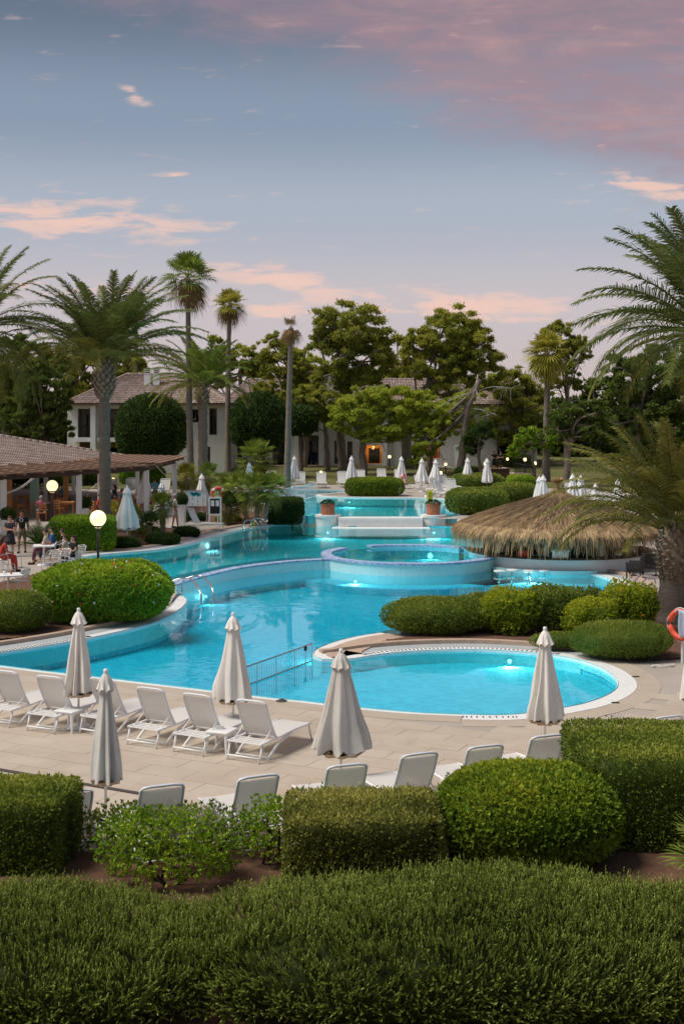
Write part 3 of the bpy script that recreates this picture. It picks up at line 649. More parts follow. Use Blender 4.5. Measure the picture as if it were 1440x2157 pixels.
for z in (.62, .5, .38, .26): MB().box((0, -.03, z), (w * .55, .012, .035)).build('printed_mark', 'wood_dark', s)
# paddling fence
a, b = P(657, 1394, WL), P(524, 1444, WL); d = (b - a); Ln = np.linalg.norm(d[:2]); d /= Ln
s = thing('pool_fence', 'low steel fence standing in the water before the paddling pool', 'fence', (*a[:2], -.5))
for z in (.45, .02): MB().tube([a + (0, 0, z), b + d * .6 + (0, 0, z)], .020, 8).build('rail', 'steel', s, world=True)
nb = int(Ln / .115)
for k in range(nb + 6):
    q = a + d * (k * .115); big = k % 8 == 0 or k == 3
    MB().tube([q + (0, 0, -.45), q + (0, 0, .45 if not big else .47)], .022 if big else .009, 6).build('post' if big else 'bar', 'steel', s, world=True)
q = a + d * .35; MB().box(q + (0, 0, .40), (.07, .07, .12)).build('latch', 'black', s, world=True)
a, b = P(612, 1062, WF), P(665, 1050, WF); d = b - a; Ln = np.linalg.norm(d); d /= Ln
s = thing('pool_fence', 'small white fence at the upper pool beside the palm trunk', 'fence', (*a[:2], WF - .3))
for z in (.95, .12): MB().tube([a + (0, 0, z) - d * 3, b + (0, 0, z)], .025, 6).build('rail', 'white_paint', s, world=True)
for k in range(int((Ln + 3) / .22)): q = b - d * (k * .22); MB().tube([q + (0, 0, -.3), q + (0, 0, .95)], .014, 5).build('bar', 'white_paint', s, world=True)
Yl = 41.5
handrail('pool_handrail', 'pair of steel grab rails beside the dark wicker chairs', [AY(1330, 1240, Yl), AY(1338, 1222, Yl + .5), AY(1350, 1213, Yl + .9), AY(1372, 1214, Yl + 1.4), AY(1380, 1228, Yl + 1.6)], .03, [(0, 0, 0), (.12, -.5, 0)])

# underwater lamps
def pool_lamp(px, py, Y, lab, power, zl, face=(0, -1)):
    x = X_(px, Y); s = thing('pool_light', lab, 'pool light', (x, Y, zl), math.atan2(face[0], -face[1]))
    M = lambda mb: mb
    mb = MB(); mb.tube([(0, 0, 0), (0, -.05, 0)], .09, 18); mb.build('rim', 'steel', s)
    mb = MB(); mb.tube([(0, -.05, 0), (0, -.062, 0)], .055, 18); mb.build('lens', 'pool_lens', s)
    l = bpy.data.lights.new('pool_lamp', 'SPOT'); l.energy = power; l.color = (.78, 1, 1); l.shadow_soft_size = .12; l.spot_size = R_(165); l.spot_blend = .6
    lo = bpy.data.objects.new('bulb', l); COL.objects.link(lo); lo.parent = s; lo.location = (0, -.12, .0); lo.rotation_euler = (R_(-80), 0, 0)
    return s
pool_lamp(1072, 0, 34.0, 'bright underwater light in the back wall of the paddling pool', 170, -.2)
pool_lamp(748, 0, 49.9, 'underwater light in the front wall of the round tub', 260, -.25)
pool_lamp(905, 0, 56.1, 'underwater light inside the round tub', 160, .1)
pool_lamp(1112, 0, 50.3, 'underwater light behind the bar stools', 260, -.17)
pool_lamp(432, 0, 46.6, 'underwater light beside the steel grab rail', 45, -.35, (.5, -.85))
pool_lamp(690, 0, 35.6, 'underwater light at the tip of the planted peninsula', 120, -.35, (-.6, .8))
pool_lamp(436, 0, 60.3, 'underwater light below the notice board', 260, .05, (.75, -.65))
pool_lamp(690, 0, 66.0, 'underwater light under the left terracotta pot', 240, .05)
pool_lamp(913, 0, 66.0, 'underwater light under the right terracotta pot', 240, .05)
pool_lamp(580, 0, 52.5, 'underwater light behind the blue mosaic wall', 160, .05, (.1, 1))
pool_lamp(735, 0, 80.9, 'underwater light in the back wall of the upper pool', 260, .5)
# ------------------------------------------------------------------ sun loungers, side tables, umbrellas
def make_lounger(lod=0):
    s = thing('sun_lounger', 'white sun lounger', 'sun lounger'); W = .34; nt = 8 if lod == 0 else 5
    fm, sm = 'white_plastic', 'lounger_mesh'
    # seat sling from hinge (y .62) to foot (y 1.9)
    ys = np.linspace(.60, 1.88, 9); zz = .35 + .025 * np.sin((ys - .6) * 2.4) ; g = np.array([[[x, y, z - .012 * (1 - (x / W) ** 2)] for x in np.linspace(-W + .03, W - .03, 5)] for y, z in zip(ys, zz)])
    mb = MB(); mb.grid(g); gb = g.copy(); gb[..., 2] -= .012; mb.grid(gb[:, ::-1]); mb.build('seat_sling', sm, s, smooth=True)
    # back rest: leaning back from the hinge
    bt = np.linspace(0, 1, 7); by = .62 - .34 * bt - .03 * np.sin(bt * 3.1); bz = .36 + .64 * bt
    g = np.array([[[x, y + .02 * (1 - (x / W) ** 2), z] for x in np.linspace(-W + .05, W - .05, 5)] for y, z in zip(by, bz)])
    mb = MB(); mb.grid(g); gb = g.copy(); gb[..., 1] -= .012; mb.grid(gb[:, ::-1]); back = mb.build('back_sling', sm, s, smooth=True)
    p = [(-W + .03, y, z) for y, z in zip(by, bz)]; q = [(W - .03, y, z) for y, z in zip(by, bz)][::-1]
    top = [(-W + .06, by[-1] - .01, bz[-1] + .035), (-W + .16, by[-1] - .015, bz[-1] + .05), (W - .16, by[-1] - .015, bz[-1] + .05), (W - .06, by[-1] - .01, bz[-1] + .035)]
    MB().tube(np.array(p + top + q), .022, nt).build('back_frame', 'lounger_frame', s, smooth=True)
    for sx in (-1, 1):
        MB().tube([(sx * W, y, .335 + .022 * math.sin((y - .6) * 2.4) if y > .6 else .335) for y in np.linspace(.04, 1.88, 12)], .024, nt).build('side_rail', fm, s, smooth=True)
        MB().tube([(sx * W, .10, .33), (sx * W, .06, .17), (sx * (W - .01), .0, .015)], .02, nt).build('leg', fm, s, smooth=True)
        MB().tube(cat_rom(np.array([(sx * W, .30, .012), (sx * W, .46, .12), (sx * W, .72, .24), (sx * W, 1.15, .325)]), .1, False), .024, nt).build('arched_leg', fm, s, smooth=True)
        MB().tube([(sx * W, 1.78, .35), (sx * (W - .01), 1.86, .18), (sx * (W - .01), 1.93, .015)], .018, nt).build('leg', fm, s, smooth=True)
        MB().tube([(sx * (W - .04), .52, .55), (sx * (W - .03), .25, .37), (sx * (W - .03), .16, .335)], .011, nt).build('back_prop', fm, s, smooth=True)
    for y, z in ((.02, .09), (.30, .05)): MB().tube([(-W, y, z), (W, y, z)], .017, nt).build('stretcher', fm, s, smooth=True)
    for y in (.06, .17, .28, .39): MB().box((0, y, .335), (2 * W - .04, .045, .016)).build('rear_slat', fm, s)
    return s
def netmat():
    m = bpy.data.materials.new('lounger_mesh'); m.use_nodes = True; MATS['lounger_mesh'] = m; nt = m.node_tree; L = nt.links.new; N = nt.nodes.new
    b = nt.nodes['Principled BSDF']; b.inputs['Base Color'].default_value = (.82, .81, .78, 1); b.inputs['Roughness'].default_value = .6
    t = N('ShaderNodeBsdfTransparent'); tl = N('ShaderNodeBsdfTranslucent'); tl.inputs[0].default_value = (.8, .79, .76, 1)
    m1 = N('ShaderNodeMixShader'); m1.inputs[0].default_value = .25; L(b.outputs[0], m1.inputs[1]); L(tl.outputs[0], m1.inputs[2])
    m2 = N('ShaderNodeMixShader'); m2.inputs[0].default_value = .16; L(m1.outputs[0], m2.inputs[1]); L(t.outputs[0], m2.inputs[2]); L(m2.outputs[0], nt.nodes['Material Output'].inputs[0])
netmat(); mat('lounger_frame', (.70, .73, .77), .35)
LOUNGE = make_lounger(); first = [True]
def put_lounger(loc, rz, lab, grp):
    if first[0]:
        first[0] = False; LOUNGE.location = [float(c) for c in loc]; LOUNGE.rotation_euler = (0, 0, rz); return tag(LOUNGE, lab, None, grp)
    return dup(LOUNGE, loc, rz, lab, grp)
def make_table():
    s = thing('side_table', 'white side table', 'side table')
    MB().box((0, 0, .40), (.46, .46, .035)).build('table_top', 'white_plastic', s, bevel=.015); MB().box((0, 0, .365), (.40, .40, .04)).build('apron', 'white_plastic', s)
    for sx in (-1, 1):
        for sy in (-1, 1): MB().tube([(sx * .18, sy * .18, .38), (sx * .215, sy * .215, 0)], [.035, .022], 6).build('leg', 'white_plastic', s)
    return s
TABLE = make_table(); tfirst = [True]
def put_table(loc, rz, lab):
    if tfirst[0]: tfirst[0] = False; TABLE.location = [float(c) for c in loc]; TABLE.rotation_euler = (0, 0, rz); return tag(TABLE, lab, None, 'white side tables between loungers')
    return dup(TABLE, loc, rz, lab, 'white side tables between loungers')
av = math.atan2(-UV_V[0], UV_V[1])                        # loungers of the middle row look along v
row = G(512, 1607)[:2]; ends = G(85, 1545)[:2]; rd = (ends - row); rd /= np.linalg.norm(rd); rdist = np.linalg.norm(ends - row)
ordn = ['nearest the standing tapered umbrella', 'second from the right', 'third from the right', 'fourth from the right, behind the grey umbrella', 'fifth from the right', 'leftmost whole one', 'cut by the left edge']
pos6 = [(512, 1607), (396, 1591), (298, 1575), (196, 1551), (86, 1545), (-8, 1531)]
labs6 = ['white lounger at the right end of the middle row beside a side table', 'white lounger second from the right in the middle row', 'white lounger third from the right in the middle row, right of the grey umbrella', 'white lounger mostly hidden behind the grey closed umbrella',
         'white lounger left of the grey umbrella with a side table on its right', 'white lounger cut by the left edge of the picture, middle row']
for (px, py), lb in zip(pos6, labs6):
    c = G(px, py); put_lounger((*c[:2], .014), av + random.uniform(-.05, .05), lb, 'loungers in the middle row facing the pool')
c = G(459, 1590); put_table((c[0] + .05, c[1] + .15, .014), av + .1, 'white plastic side table between the two rightmost middle loungers')
c = G(143, 1546); put_table((c[0], c[1] + .25, .014), av, 'white plastic side table left of the grey umbrella')
it = thing('napkin_box', 'small beige box on the right side table', 'box', (G(459, 1590)[0] + .02, G(459, 1590)[1] + .2, .434)); MB().box((0, 0, .03), (.14, .09, .06)).build('carton', 'canvas', it)
nr = math.atan2(.38, .92)
near = [((150, 1664), 'white lounger with lowered back half hidden behind the left box hedge'), ((343, 1655), 'white lounger behind the loose leafy shrub, left of the drain'), ((547, 1635), 'white lounger behind the near shrubs, left of the mottled box hedge'), ((730, 1612), 'white lounger under the wide tapered umbrella behind the mottled box hedge'),
        ((885, 1588), 'white lounger with its back between mottled hedge and round bush'), ((1022, 1572), 'white lounger behind the round bush, left of the slim right umbrella'), ((1153, 1550), 'white lounger beneath the slim right umbrella'), ((1408, 1510), 'white lounger peeking over the big right box hedge')]
for (px, py), lb in near:
    p = P(px, py, 1.06 if px > 200 else .82); o = put_lounger((p[0] + .10, p[1] - .26, .014), nr + random.uniform(-.06, .06), lb, 'near loungers behind the hedges')
    if px < 200: o.scale = (1, 1, .75)                     # its back is let down
far = [(572, 1024), (633, 1026), (676, 1026), (719, 1025), (759, 1021), (802, 1018), (839, 1019)]
farl = ['white lounger partly behind the bare palm trunk', 'far white lounger under the umbrella by the bare palm trunk', 'far white lounger second right of the bare palm trunk, beside a small table', 'far white lounger left of the umbrella before the lawn', 'far white lounger right of the umbrella before the lawn', 'far white lounger half hidden by the island hedge', 'far white lounger beside the red lifebuoy']
for (px, py), lb in zip(far, farl): c = G(px, py); put_lounger(c + (0, .25, .02), math.pi + random.uniform(-.12, .12), lb, 'far loungers before the lawn')
for (px, py), a, lb in (((876, 1034), math.pi + .5, 'far white lounger right of the red lifebuoy'), ((902, 1041), math.pi + .9, 'far white lounger beside the yellow sign, turned left'), ((912, 1048), math.pi + .9, 'frontmost far white lounger behind the yellow sign'), ((946, 1044), math.pi + .2, 'far white lounger at the right end near the dark hedge'), ((926, 1034), math.pi + .6, 'far white lounger between two umbrellas near the yellow sign')):
    c = G(px, py); put_lounger(c + (0, .2, .02), a, lb, 'far loungers before the lawn')
for (px, py), lb in (((238, 1041), 'white lounger behind the terrace, left of the palm trunk lamp'), ((277, 1042), 'white lounger behind the terrace umbrella'), ((350, 1044), 'white lounger behind the man in the blue shirt')):
    c = G(px, py); put_lounger(c + (0, .2, .02), math.pi + random.uniform(-.2, .2), lb, 'loungers behind the terrace')
c = G(392, 1117); put_lounger(c + (0, 0, .02), -1.9, 'white lounger lying flat beside the notice board', 'loungers behind the terrace')
c = G(656, 1028); put_table(c + (0, .1, .02), 0, 'small white table between far loungers'); c = G(612, 1031); put_table(c + (0, .1, .02), 0, 'small white table left of the far umbrella by the bare palm')

def make_umbrella(hh, wid, seed, canvas='canvas', stain=True, nth=96):
    r = np.random.default_rng(seed); s = thing('closed_umbrella', 'closed umbrella', 'umbrella'); nf = 8
    ph = r.uniform(0, 6.28); sk = r.uniform(.6, 1.4, nf)
    def wav(t, th):
        amp = .05 + .26 * t ** .8; f = 1 - 2.4 * np.abs(np.sin(nf / 2 * th + ph + .55 * np.sin(2 * th + ph) + .35 * t)) ** 1.5 + .25 * np.cos(2 * nf * th + 1.3 + ph)
        f = f + .30 * np.sin(3 * th + ph * 2 + 4 * t) + .18 * np.sin(13 * th + 9 * t + ph) * t
        sag = 1 + .05 * np.sin(9 * t + 2 * th + ph) * t
        return (1 + amp * f * (.7 + .45 * np.cos(th * 2 + ph))) * sag
    z0 = hh * .30; zt = hh * .985; prof = []
    for t in np.linspace(0, 1, 14):
        z = zt - .06 - (zt - .06 - z0) * t; prof.append((wid * (.20 + .80 * t ** .95 - .10 * max(0, t - .85) / .15 * .6), z))
    mb = MB(); mb.lathe(prof, nth, (0, 0, 0), wav); V = mb.v[0]; last = V[-nth:]; last[:, 2] += .035 * np.sin(np.arange(nth) * 2 * np.pi / nth * nf + ph + 1) + r.normal(0, .012, nth)
    c = mb.build('canopy', canvas, s, smooth=True)
    mb = MB(); inner = [(prof[-1][0] * .96, prof[-1][1] - .005), (prof[-1][0] * .82, prof[-1][1] - .07), (prof[-1][0] * .45, prof[-1][1] - .06), (.05, prof[-1][1] - .02)]
    mb.lathe(inner, nth, (0, 0, 0), lambda t, th: 1 + .16 * np.cos(nf * th + ph) * (1 - t * .6)); mb.build('hem_fold', 'canvas_stain' if stain else canvas, s, smooth=True)
    cw = .10 + .12 * wid; cap = [(.028, zt), (cw * .5, zt - .04), (cw * .8, zt - .12 * hh / 2.35), (cw * 1.08, zt - .235 * hh / 2.35), (cw * 1.1, zt - .25 * hh / 2.35)]
    mb = MB(); mb.lathe(cap, nth, (0, 0, 0), lambda t, th: 1 + (.02 + .12 * t ** 2) * np.cos(nf * th + ph + .4)); V = mb.v[0]; V[-nth:, 2] += .028 * np.cos(np.arange(nth) * 2 * np.pi / nth * nf + ph)
    mb.build('vent_cap', canvas, s, smooth=True)
    MB().tube([(0, 0, 0), (0, 0, hh * .99)], .022, 10).build('pole', 'white_paint', s, smooth=True)
    MB().lathe([(.0, hh + .035), (.03, hh + .03), (.036, hh), (.03, hh - .05), (.03, hh - .06)], 10).build('finial', 'white_paint', s, smooth=True)
    MB().lathe([(.0, .09), (.04, .09), (.05, .05), (.22, .045), (.24, .0)], 16).build('base_plate', 'white_plastic', s, smooth=False)
    for k in range(nf):
        a = ph + k * 2 * math.pi / nf; q = wid * .55; MB().tube([(q * math.cos(a), q * math.sin(a), z0 - .04), (q * .8 * math.cos(a), q * .8 * math.sin(a), z0 + .2)], .008, 5).build('rib', 'grey_frame', s)
    return s
def put_umb(s, px, ptop, hh, lab, grp, rz=0.0, zoff=0.0):
    z = zoff
    Y = F * (H - z - hh - .03) / (ptop - HY)
    for _ in range(8): z = float(gz(X_(px, Y), Y)) + zoff; Y = F * (H - z - hh - .03) / (ptop - HY)
    s.location = (X_(px, Y), Y, z + .013); s.rotation_euler = (0, 0, rz); return tag(s, lab, None, grp)
mat('canvas_grey', (.66, .635, .59), .85, noise=(5, (.56, .54, .50), .4, .8)); mat('canvas_taupe', (.62, .58, .53), .85, noise=(5, (.54, .50, .46), .4, .8))
ng = 'closed umbrellas on the near deck'
put_umb(make_umbrella(2.35, .30, 1), 166, 1282, 2.35, 'closed cream umbrella at the left behind the middle loungers', ng)
put_umb(make_umbrella(2.35, .235, 2, 'canvas_grey'), 223, 1411, 2.35, 'closed grey umbrella in front of the middle loungers, nearest the camera', ng)
put_umb(make_umbrella(2.35, .32, 3), 491, 1292, 2.35, 'closed cream umbrella before the low pool fence', ng)
put_umb(make_umbrella(2.35, .395, 4, 'canvas_taupe'), 718, 1368, 2.35, 'wide tapered cream umbrella in the middle of the near deck', ng)
put_umb(make_umbrella(2.35, .30, 5), 1147, 1322, 2.35, 'slim closed cream umbrella before the paddling pool', ng)
put_umb(make_umbrella(2.35, .33, 6), 1466, 1290, 2.35, 'closed umbrella cut by the right edge beside the towel', ng)
fu = make_umbrella(2.2, .40, 7, 'canvas_white', False, 48)
fl = [(620, 960, 'far umbrella beside the bare palm trunk'), (740, 960, 'far umbrella between loungers before the lawn'), (845, 961, 'far umbrella behind the red lifebuoy'), (888, 965, 'far umbrella left of the yellow sign pair'), (917, 967, 'far umbrella right behind the yellow sign'), (984, 964, 'far umbrella left of the forked tree on the lawn'), (1025, 965, 'far umbrella left of the two women in black'),
      (525, 974, 'far umbrella behind the tall fan palm'), (1135, 1003, 'umbrella rising behind the thatched roof at its left'), (1205, 998, 'left one of two umbrellas behind the thatch top'), (1222, 1001, 'right one of two umbrellas behind the thatch top'), (1253, 1018, 'umbrella behind the thatched roof right of its top'), (1304, 1036, 'rightmost umbrella behind the thatched roof under the palm fronds'), (1143, 1000, 'umbrella just behind the one left of the thatch top'),
      (425, 998, 'far umbrella behind the notice board palms'), (1300, 1010, 'umbrella among the palm fronds right of the thatch top')]
f1 = [True]
for px, pt, lb in fl:
    o = fu if f1[0] else copy_tree(fu); f1[0] = False
    put_umb(o, px, pt, 2.2, 'closed white ' + lb, 'far white umbrellas', random.uniform(0, 6))
for px, pt, hh, lb in ((268, 1023, 2.6, 'closed white terrace umbrella right of the thick palm trunk'), (341, 1015, 2.3, 'closed white terrace umbrella behind the small fan palm'), (306, 990, 2.5, 'closed white terrace umbrella behind the pergola post')):
    o = copy_tree(fu); put_umb(o, px, pt, 2.2 * hh / 2.2, lb, 'terrace umbrellas', random.uniform(0, 6)); o.scale = (hh / 2.2,) * 3
# ------------------------------------------------------------------ vegetation
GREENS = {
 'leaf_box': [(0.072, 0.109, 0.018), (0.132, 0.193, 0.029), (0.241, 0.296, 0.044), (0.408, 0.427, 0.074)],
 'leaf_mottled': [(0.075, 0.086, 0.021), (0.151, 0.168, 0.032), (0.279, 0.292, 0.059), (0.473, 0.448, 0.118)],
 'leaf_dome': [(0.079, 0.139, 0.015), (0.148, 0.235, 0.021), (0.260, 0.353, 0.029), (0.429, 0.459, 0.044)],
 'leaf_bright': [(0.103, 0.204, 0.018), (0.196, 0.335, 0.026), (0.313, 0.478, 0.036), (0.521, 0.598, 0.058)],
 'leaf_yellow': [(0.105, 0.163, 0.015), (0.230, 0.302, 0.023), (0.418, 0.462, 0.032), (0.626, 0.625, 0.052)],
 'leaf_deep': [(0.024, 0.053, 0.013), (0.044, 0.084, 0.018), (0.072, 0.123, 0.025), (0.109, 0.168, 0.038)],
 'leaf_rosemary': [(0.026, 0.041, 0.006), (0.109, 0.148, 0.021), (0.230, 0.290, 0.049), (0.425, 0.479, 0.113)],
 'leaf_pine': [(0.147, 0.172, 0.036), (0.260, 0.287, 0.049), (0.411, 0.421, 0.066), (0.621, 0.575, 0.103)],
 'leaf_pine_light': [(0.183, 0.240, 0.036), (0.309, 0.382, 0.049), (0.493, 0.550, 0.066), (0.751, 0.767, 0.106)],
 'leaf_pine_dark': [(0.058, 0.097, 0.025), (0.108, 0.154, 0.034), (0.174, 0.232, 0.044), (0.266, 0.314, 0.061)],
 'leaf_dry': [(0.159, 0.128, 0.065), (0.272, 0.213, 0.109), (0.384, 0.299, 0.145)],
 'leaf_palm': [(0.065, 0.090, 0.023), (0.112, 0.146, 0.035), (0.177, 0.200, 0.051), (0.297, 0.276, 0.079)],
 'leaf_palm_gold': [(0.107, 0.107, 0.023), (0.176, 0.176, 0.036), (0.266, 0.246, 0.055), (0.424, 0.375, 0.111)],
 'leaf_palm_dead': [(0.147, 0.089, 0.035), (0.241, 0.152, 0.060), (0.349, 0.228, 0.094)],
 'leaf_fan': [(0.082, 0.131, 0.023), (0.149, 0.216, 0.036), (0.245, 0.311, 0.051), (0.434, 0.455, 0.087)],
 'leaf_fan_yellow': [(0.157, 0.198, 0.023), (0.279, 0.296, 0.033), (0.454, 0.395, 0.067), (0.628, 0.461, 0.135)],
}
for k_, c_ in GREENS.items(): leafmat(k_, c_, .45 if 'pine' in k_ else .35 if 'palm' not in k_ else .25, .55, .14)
FREQ = rng.normal(0, 1, (6, 3)); PH = rng.uniform(0, 6.28, 6)
def lumps(p, sc):
    return sum(np.sin((p @ FREQ[i]) * sc * (1 + .5 * i) + PH[i]) / (1 + .5 * i) for i in range(6)) / 2.6
def sup_shape(n_pts, abc, ex, lump=.06, lsc=2.0, zmin=-.95):
    a = np.array(abc); m_ = n_pts * 4; d = rng.normal(0, 1, (m_, 3)); d /= np.linalg.norm(d, axis=1, keepdims=True)
    q = np.abs(d / a) ** ex; r = q.sum(1) ** (-1 / ex); p = d * r[:, None]
    nrm = np.sign(p) * np.abs(p / a) ** (ex - 1) / a; nrm /= np.linalg.norm(nrm, axis=1, keepdims=True)
    w = r ** 2 / np.maximum((nrm * d).sum(1), .15); w[p[:, 2] < zmin * a[2]] = 0
    k = rng.choice(m_, n_pts, True, w / w.sum()); p, nrm = p[k], nrm[k]
    return p * (1 + lump * lumps(p, lsc))[:, None], nrm
def core_mesh(abc, ex, shrink, lump, lsc, n=20):
    th = np.linspace(0, 2 * np.pi, 2 * n, endpoint=False); ph = np.linspace(-np.pi / 2, np.pi / 2, n)
    d = np.stack([np.cos(ph)[:, None] * np.cos(th), np.cos(ph)[:, None] * np.sin(th), np.sin(ph)[:, None] + 0 * th], -1)
    a = np.array(abc); r = (np.abs(d / a) ** ex).sum(-1) ** (-1 / ex); p = d * r[..., None]
    p = p * (1 + lump * lumps(p.reshape(-1, 3), lsc)).reshape(p.shape[:2])[..., None] * shrink
    mb = MB(); p = np.concatenate([p, p[:, :1]], 1); mb.grid(p); return mb
def hedge(name, lab, c, abc, ex, n, ln, wd, material, group=None, lump=.05, lsc=2.0, rz=0.0, spread=.7, cat='hedge', depth=.10, k=1, patch=.35, up=.15, core=.87, zmin=-.95, flowers=None, second=None, twigs=0):
    """a shrub: real leaves over an inner mass of foliage, standing on the ground at c"""
    s = thing(name, lab, cat, c, rz, group); hz = abc[2]
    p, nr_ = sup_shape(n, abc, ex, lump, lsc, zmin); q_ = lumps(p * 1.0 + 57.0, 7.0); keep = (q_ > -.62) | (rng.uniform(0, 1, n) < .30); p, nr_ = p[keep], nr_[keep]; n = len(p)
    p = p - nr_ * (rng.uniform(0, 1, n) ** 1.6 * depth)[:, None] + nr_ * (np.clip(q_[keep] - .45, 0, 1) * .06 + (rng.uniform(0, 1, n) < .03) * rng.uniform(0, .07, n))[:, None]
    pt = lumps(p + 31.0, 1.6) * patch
    V, Q, rv = leaves_at(p, nr_, ln, wd, spread, up, k); rv = np.clip(.08 + rv * .62 + np.repeat(pt + .36 * np.clip(nr_[:, 2], 0, 1) - .08, k), 0, 1)  # upward leaves paler: fresh growth, with light from above put into colour
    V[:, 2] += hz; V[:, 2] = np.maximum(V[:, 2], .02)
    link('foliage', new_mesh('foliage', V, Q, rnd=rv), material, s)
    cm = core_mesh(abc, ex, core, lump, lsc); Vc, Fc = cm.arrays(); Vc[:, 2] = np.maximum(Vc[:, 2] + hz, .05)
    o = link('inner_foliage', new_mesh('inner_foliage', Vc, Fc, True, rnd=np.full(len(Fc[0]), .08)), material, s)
    if flowers:
        m2, cnt, sz = flowers; p, nr_ = sup_shape(cnt, abc, ex, lump, lsc, -.3)
        for j in range(cnt):
            if nr_[j, 1] > .3: continue
            a = rng.uniform(0, 6.28); V, Q, rv = leaves_at(np.repeat((p[j] + nr_[j] * .03 + (0, 0, hz))[None], 6, 0), np.repeat(nr_[j][None], 6, 0), sz, sz * .8, .8, 0)
            link('flower', new_mesh('flower', V, Q, rnd=rv), m2[j % len(m2)], s)
    return s
mat('flower_red', (.75, .03, .04), .6); mat('flower_white', (.85, .82, .80), .6); mat('flower_orange', (.75, .22, .04), .6)

# --- foreground hedges
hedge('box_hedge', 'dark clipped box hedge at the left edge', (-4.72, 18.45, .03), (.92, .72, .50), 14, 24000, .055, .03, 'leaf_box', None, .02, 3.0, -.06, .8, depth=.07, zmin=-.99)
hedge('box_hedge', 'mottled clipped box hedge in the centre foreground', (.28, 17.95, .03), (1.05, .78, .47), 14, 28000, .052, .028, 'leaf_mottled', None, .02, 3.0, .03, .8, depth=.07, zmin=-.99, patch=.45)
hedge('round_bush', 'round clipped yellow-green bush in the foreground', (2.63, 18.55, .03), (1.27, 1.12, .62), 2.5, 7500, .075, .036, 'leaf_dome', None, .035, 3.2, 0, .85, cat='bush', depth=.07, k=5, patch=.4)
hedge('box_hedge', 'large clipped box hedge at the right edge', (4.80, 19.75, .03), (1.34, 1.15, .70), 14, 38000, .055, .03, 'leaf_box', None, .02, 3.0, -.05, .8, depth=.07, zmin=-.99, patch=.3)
def loose(name, lab, c, n, abc, ln, wd, material, group=None, stems=9, dry=0, cat='shrub'):
    s = thing(name, lab, cat, c, 0, group); hz = abc[2]
    ends = []
    for _ in range(stems):
        d = rng.normal(0, 1, 3); d[2] = abs(d[2]) * .6; d /= np.linalg.norm(d); e = d * abc * rng.uniform(.5, .95) + (0, 0, hz); ends.append(e)
        b = np.array([rng.uniform(-.35, .35) * abc[0], rng.uniform(-.35, .35) * abc[1], 0]); MB().tube(cat_rom(np.array([b, (b * .8 + e * .4) * (1, 1, .9), e]), .15, False), [.02] * 1, 5).build('stem', 'twig', s)
    p, nr_ = sup_shape(n, abc, 2.6, .16, 2.6, -.75); p = p * rng.uniform(.62, 1, n)[:, None]
    V, Q, rv = leaves_at(p, nr_, ln, wd, .75, .35, 7); V[:, 2] += hz; V[:, 2] = np.maximum(V[:, 2], .03)
    link('foliage', new_mesh('foliage', V, Q, rnd=np.clip(rv * .7 + np.repeat(lumps(p + 9, 2) * .3 + .15, 7), 0, 1)), material, s)
    if dry:
        tw = MB()
        for _ in range(dry):
            b = np.array([rng.uniform(-.2, .75) * abc[0], rng.uniform(-.1, .9) * abc[1], hz * rng.uniform(1.1, 1.75)]); e = b + (rng.normal(0, .10), rng.normal(0, .08), rng.uniform(.05, .2)); tw.tube([b, e], [.004, .002], 4, False)
        tw.build('dry_twigs', 'dead_branch', s)
    return s
loose('leafy_shrub', 'loose bright leafy shrub with bare twigs left of the mottled hedge', (-2.3, 17.55, .03), 1500, (.95, .55, .47), .062, .026, 'leaf_bright', dry=420)
loose('leafy_shrub', 'leafy shrub behind the bright one, beside the left box hedge', (-2.55, 18.55, .03), 1500, (1.5, .38, .37), .05, .024, 'leaf_fan', stems=14)
loose('leafy_shrub', 'low leafy shrub between the bright shrub and the mottled hedge', (-.95, 18.3, .03), 700, (.5, .42, .45), .055, .025, 'leaf_bright', stems=8)
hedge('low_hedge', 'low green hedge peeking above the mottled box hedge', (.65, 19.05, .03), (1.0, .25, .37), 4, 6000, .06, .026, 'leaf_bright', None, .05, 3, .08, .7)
hedge('low_hedge', 'low green hedge between round bush and large right hedge', (3.35, 19.9, .03), (.75, .3, .44), 3.5, 5000, .06, .026, 'leaf_bright', None, .05, 3, .2, .7)
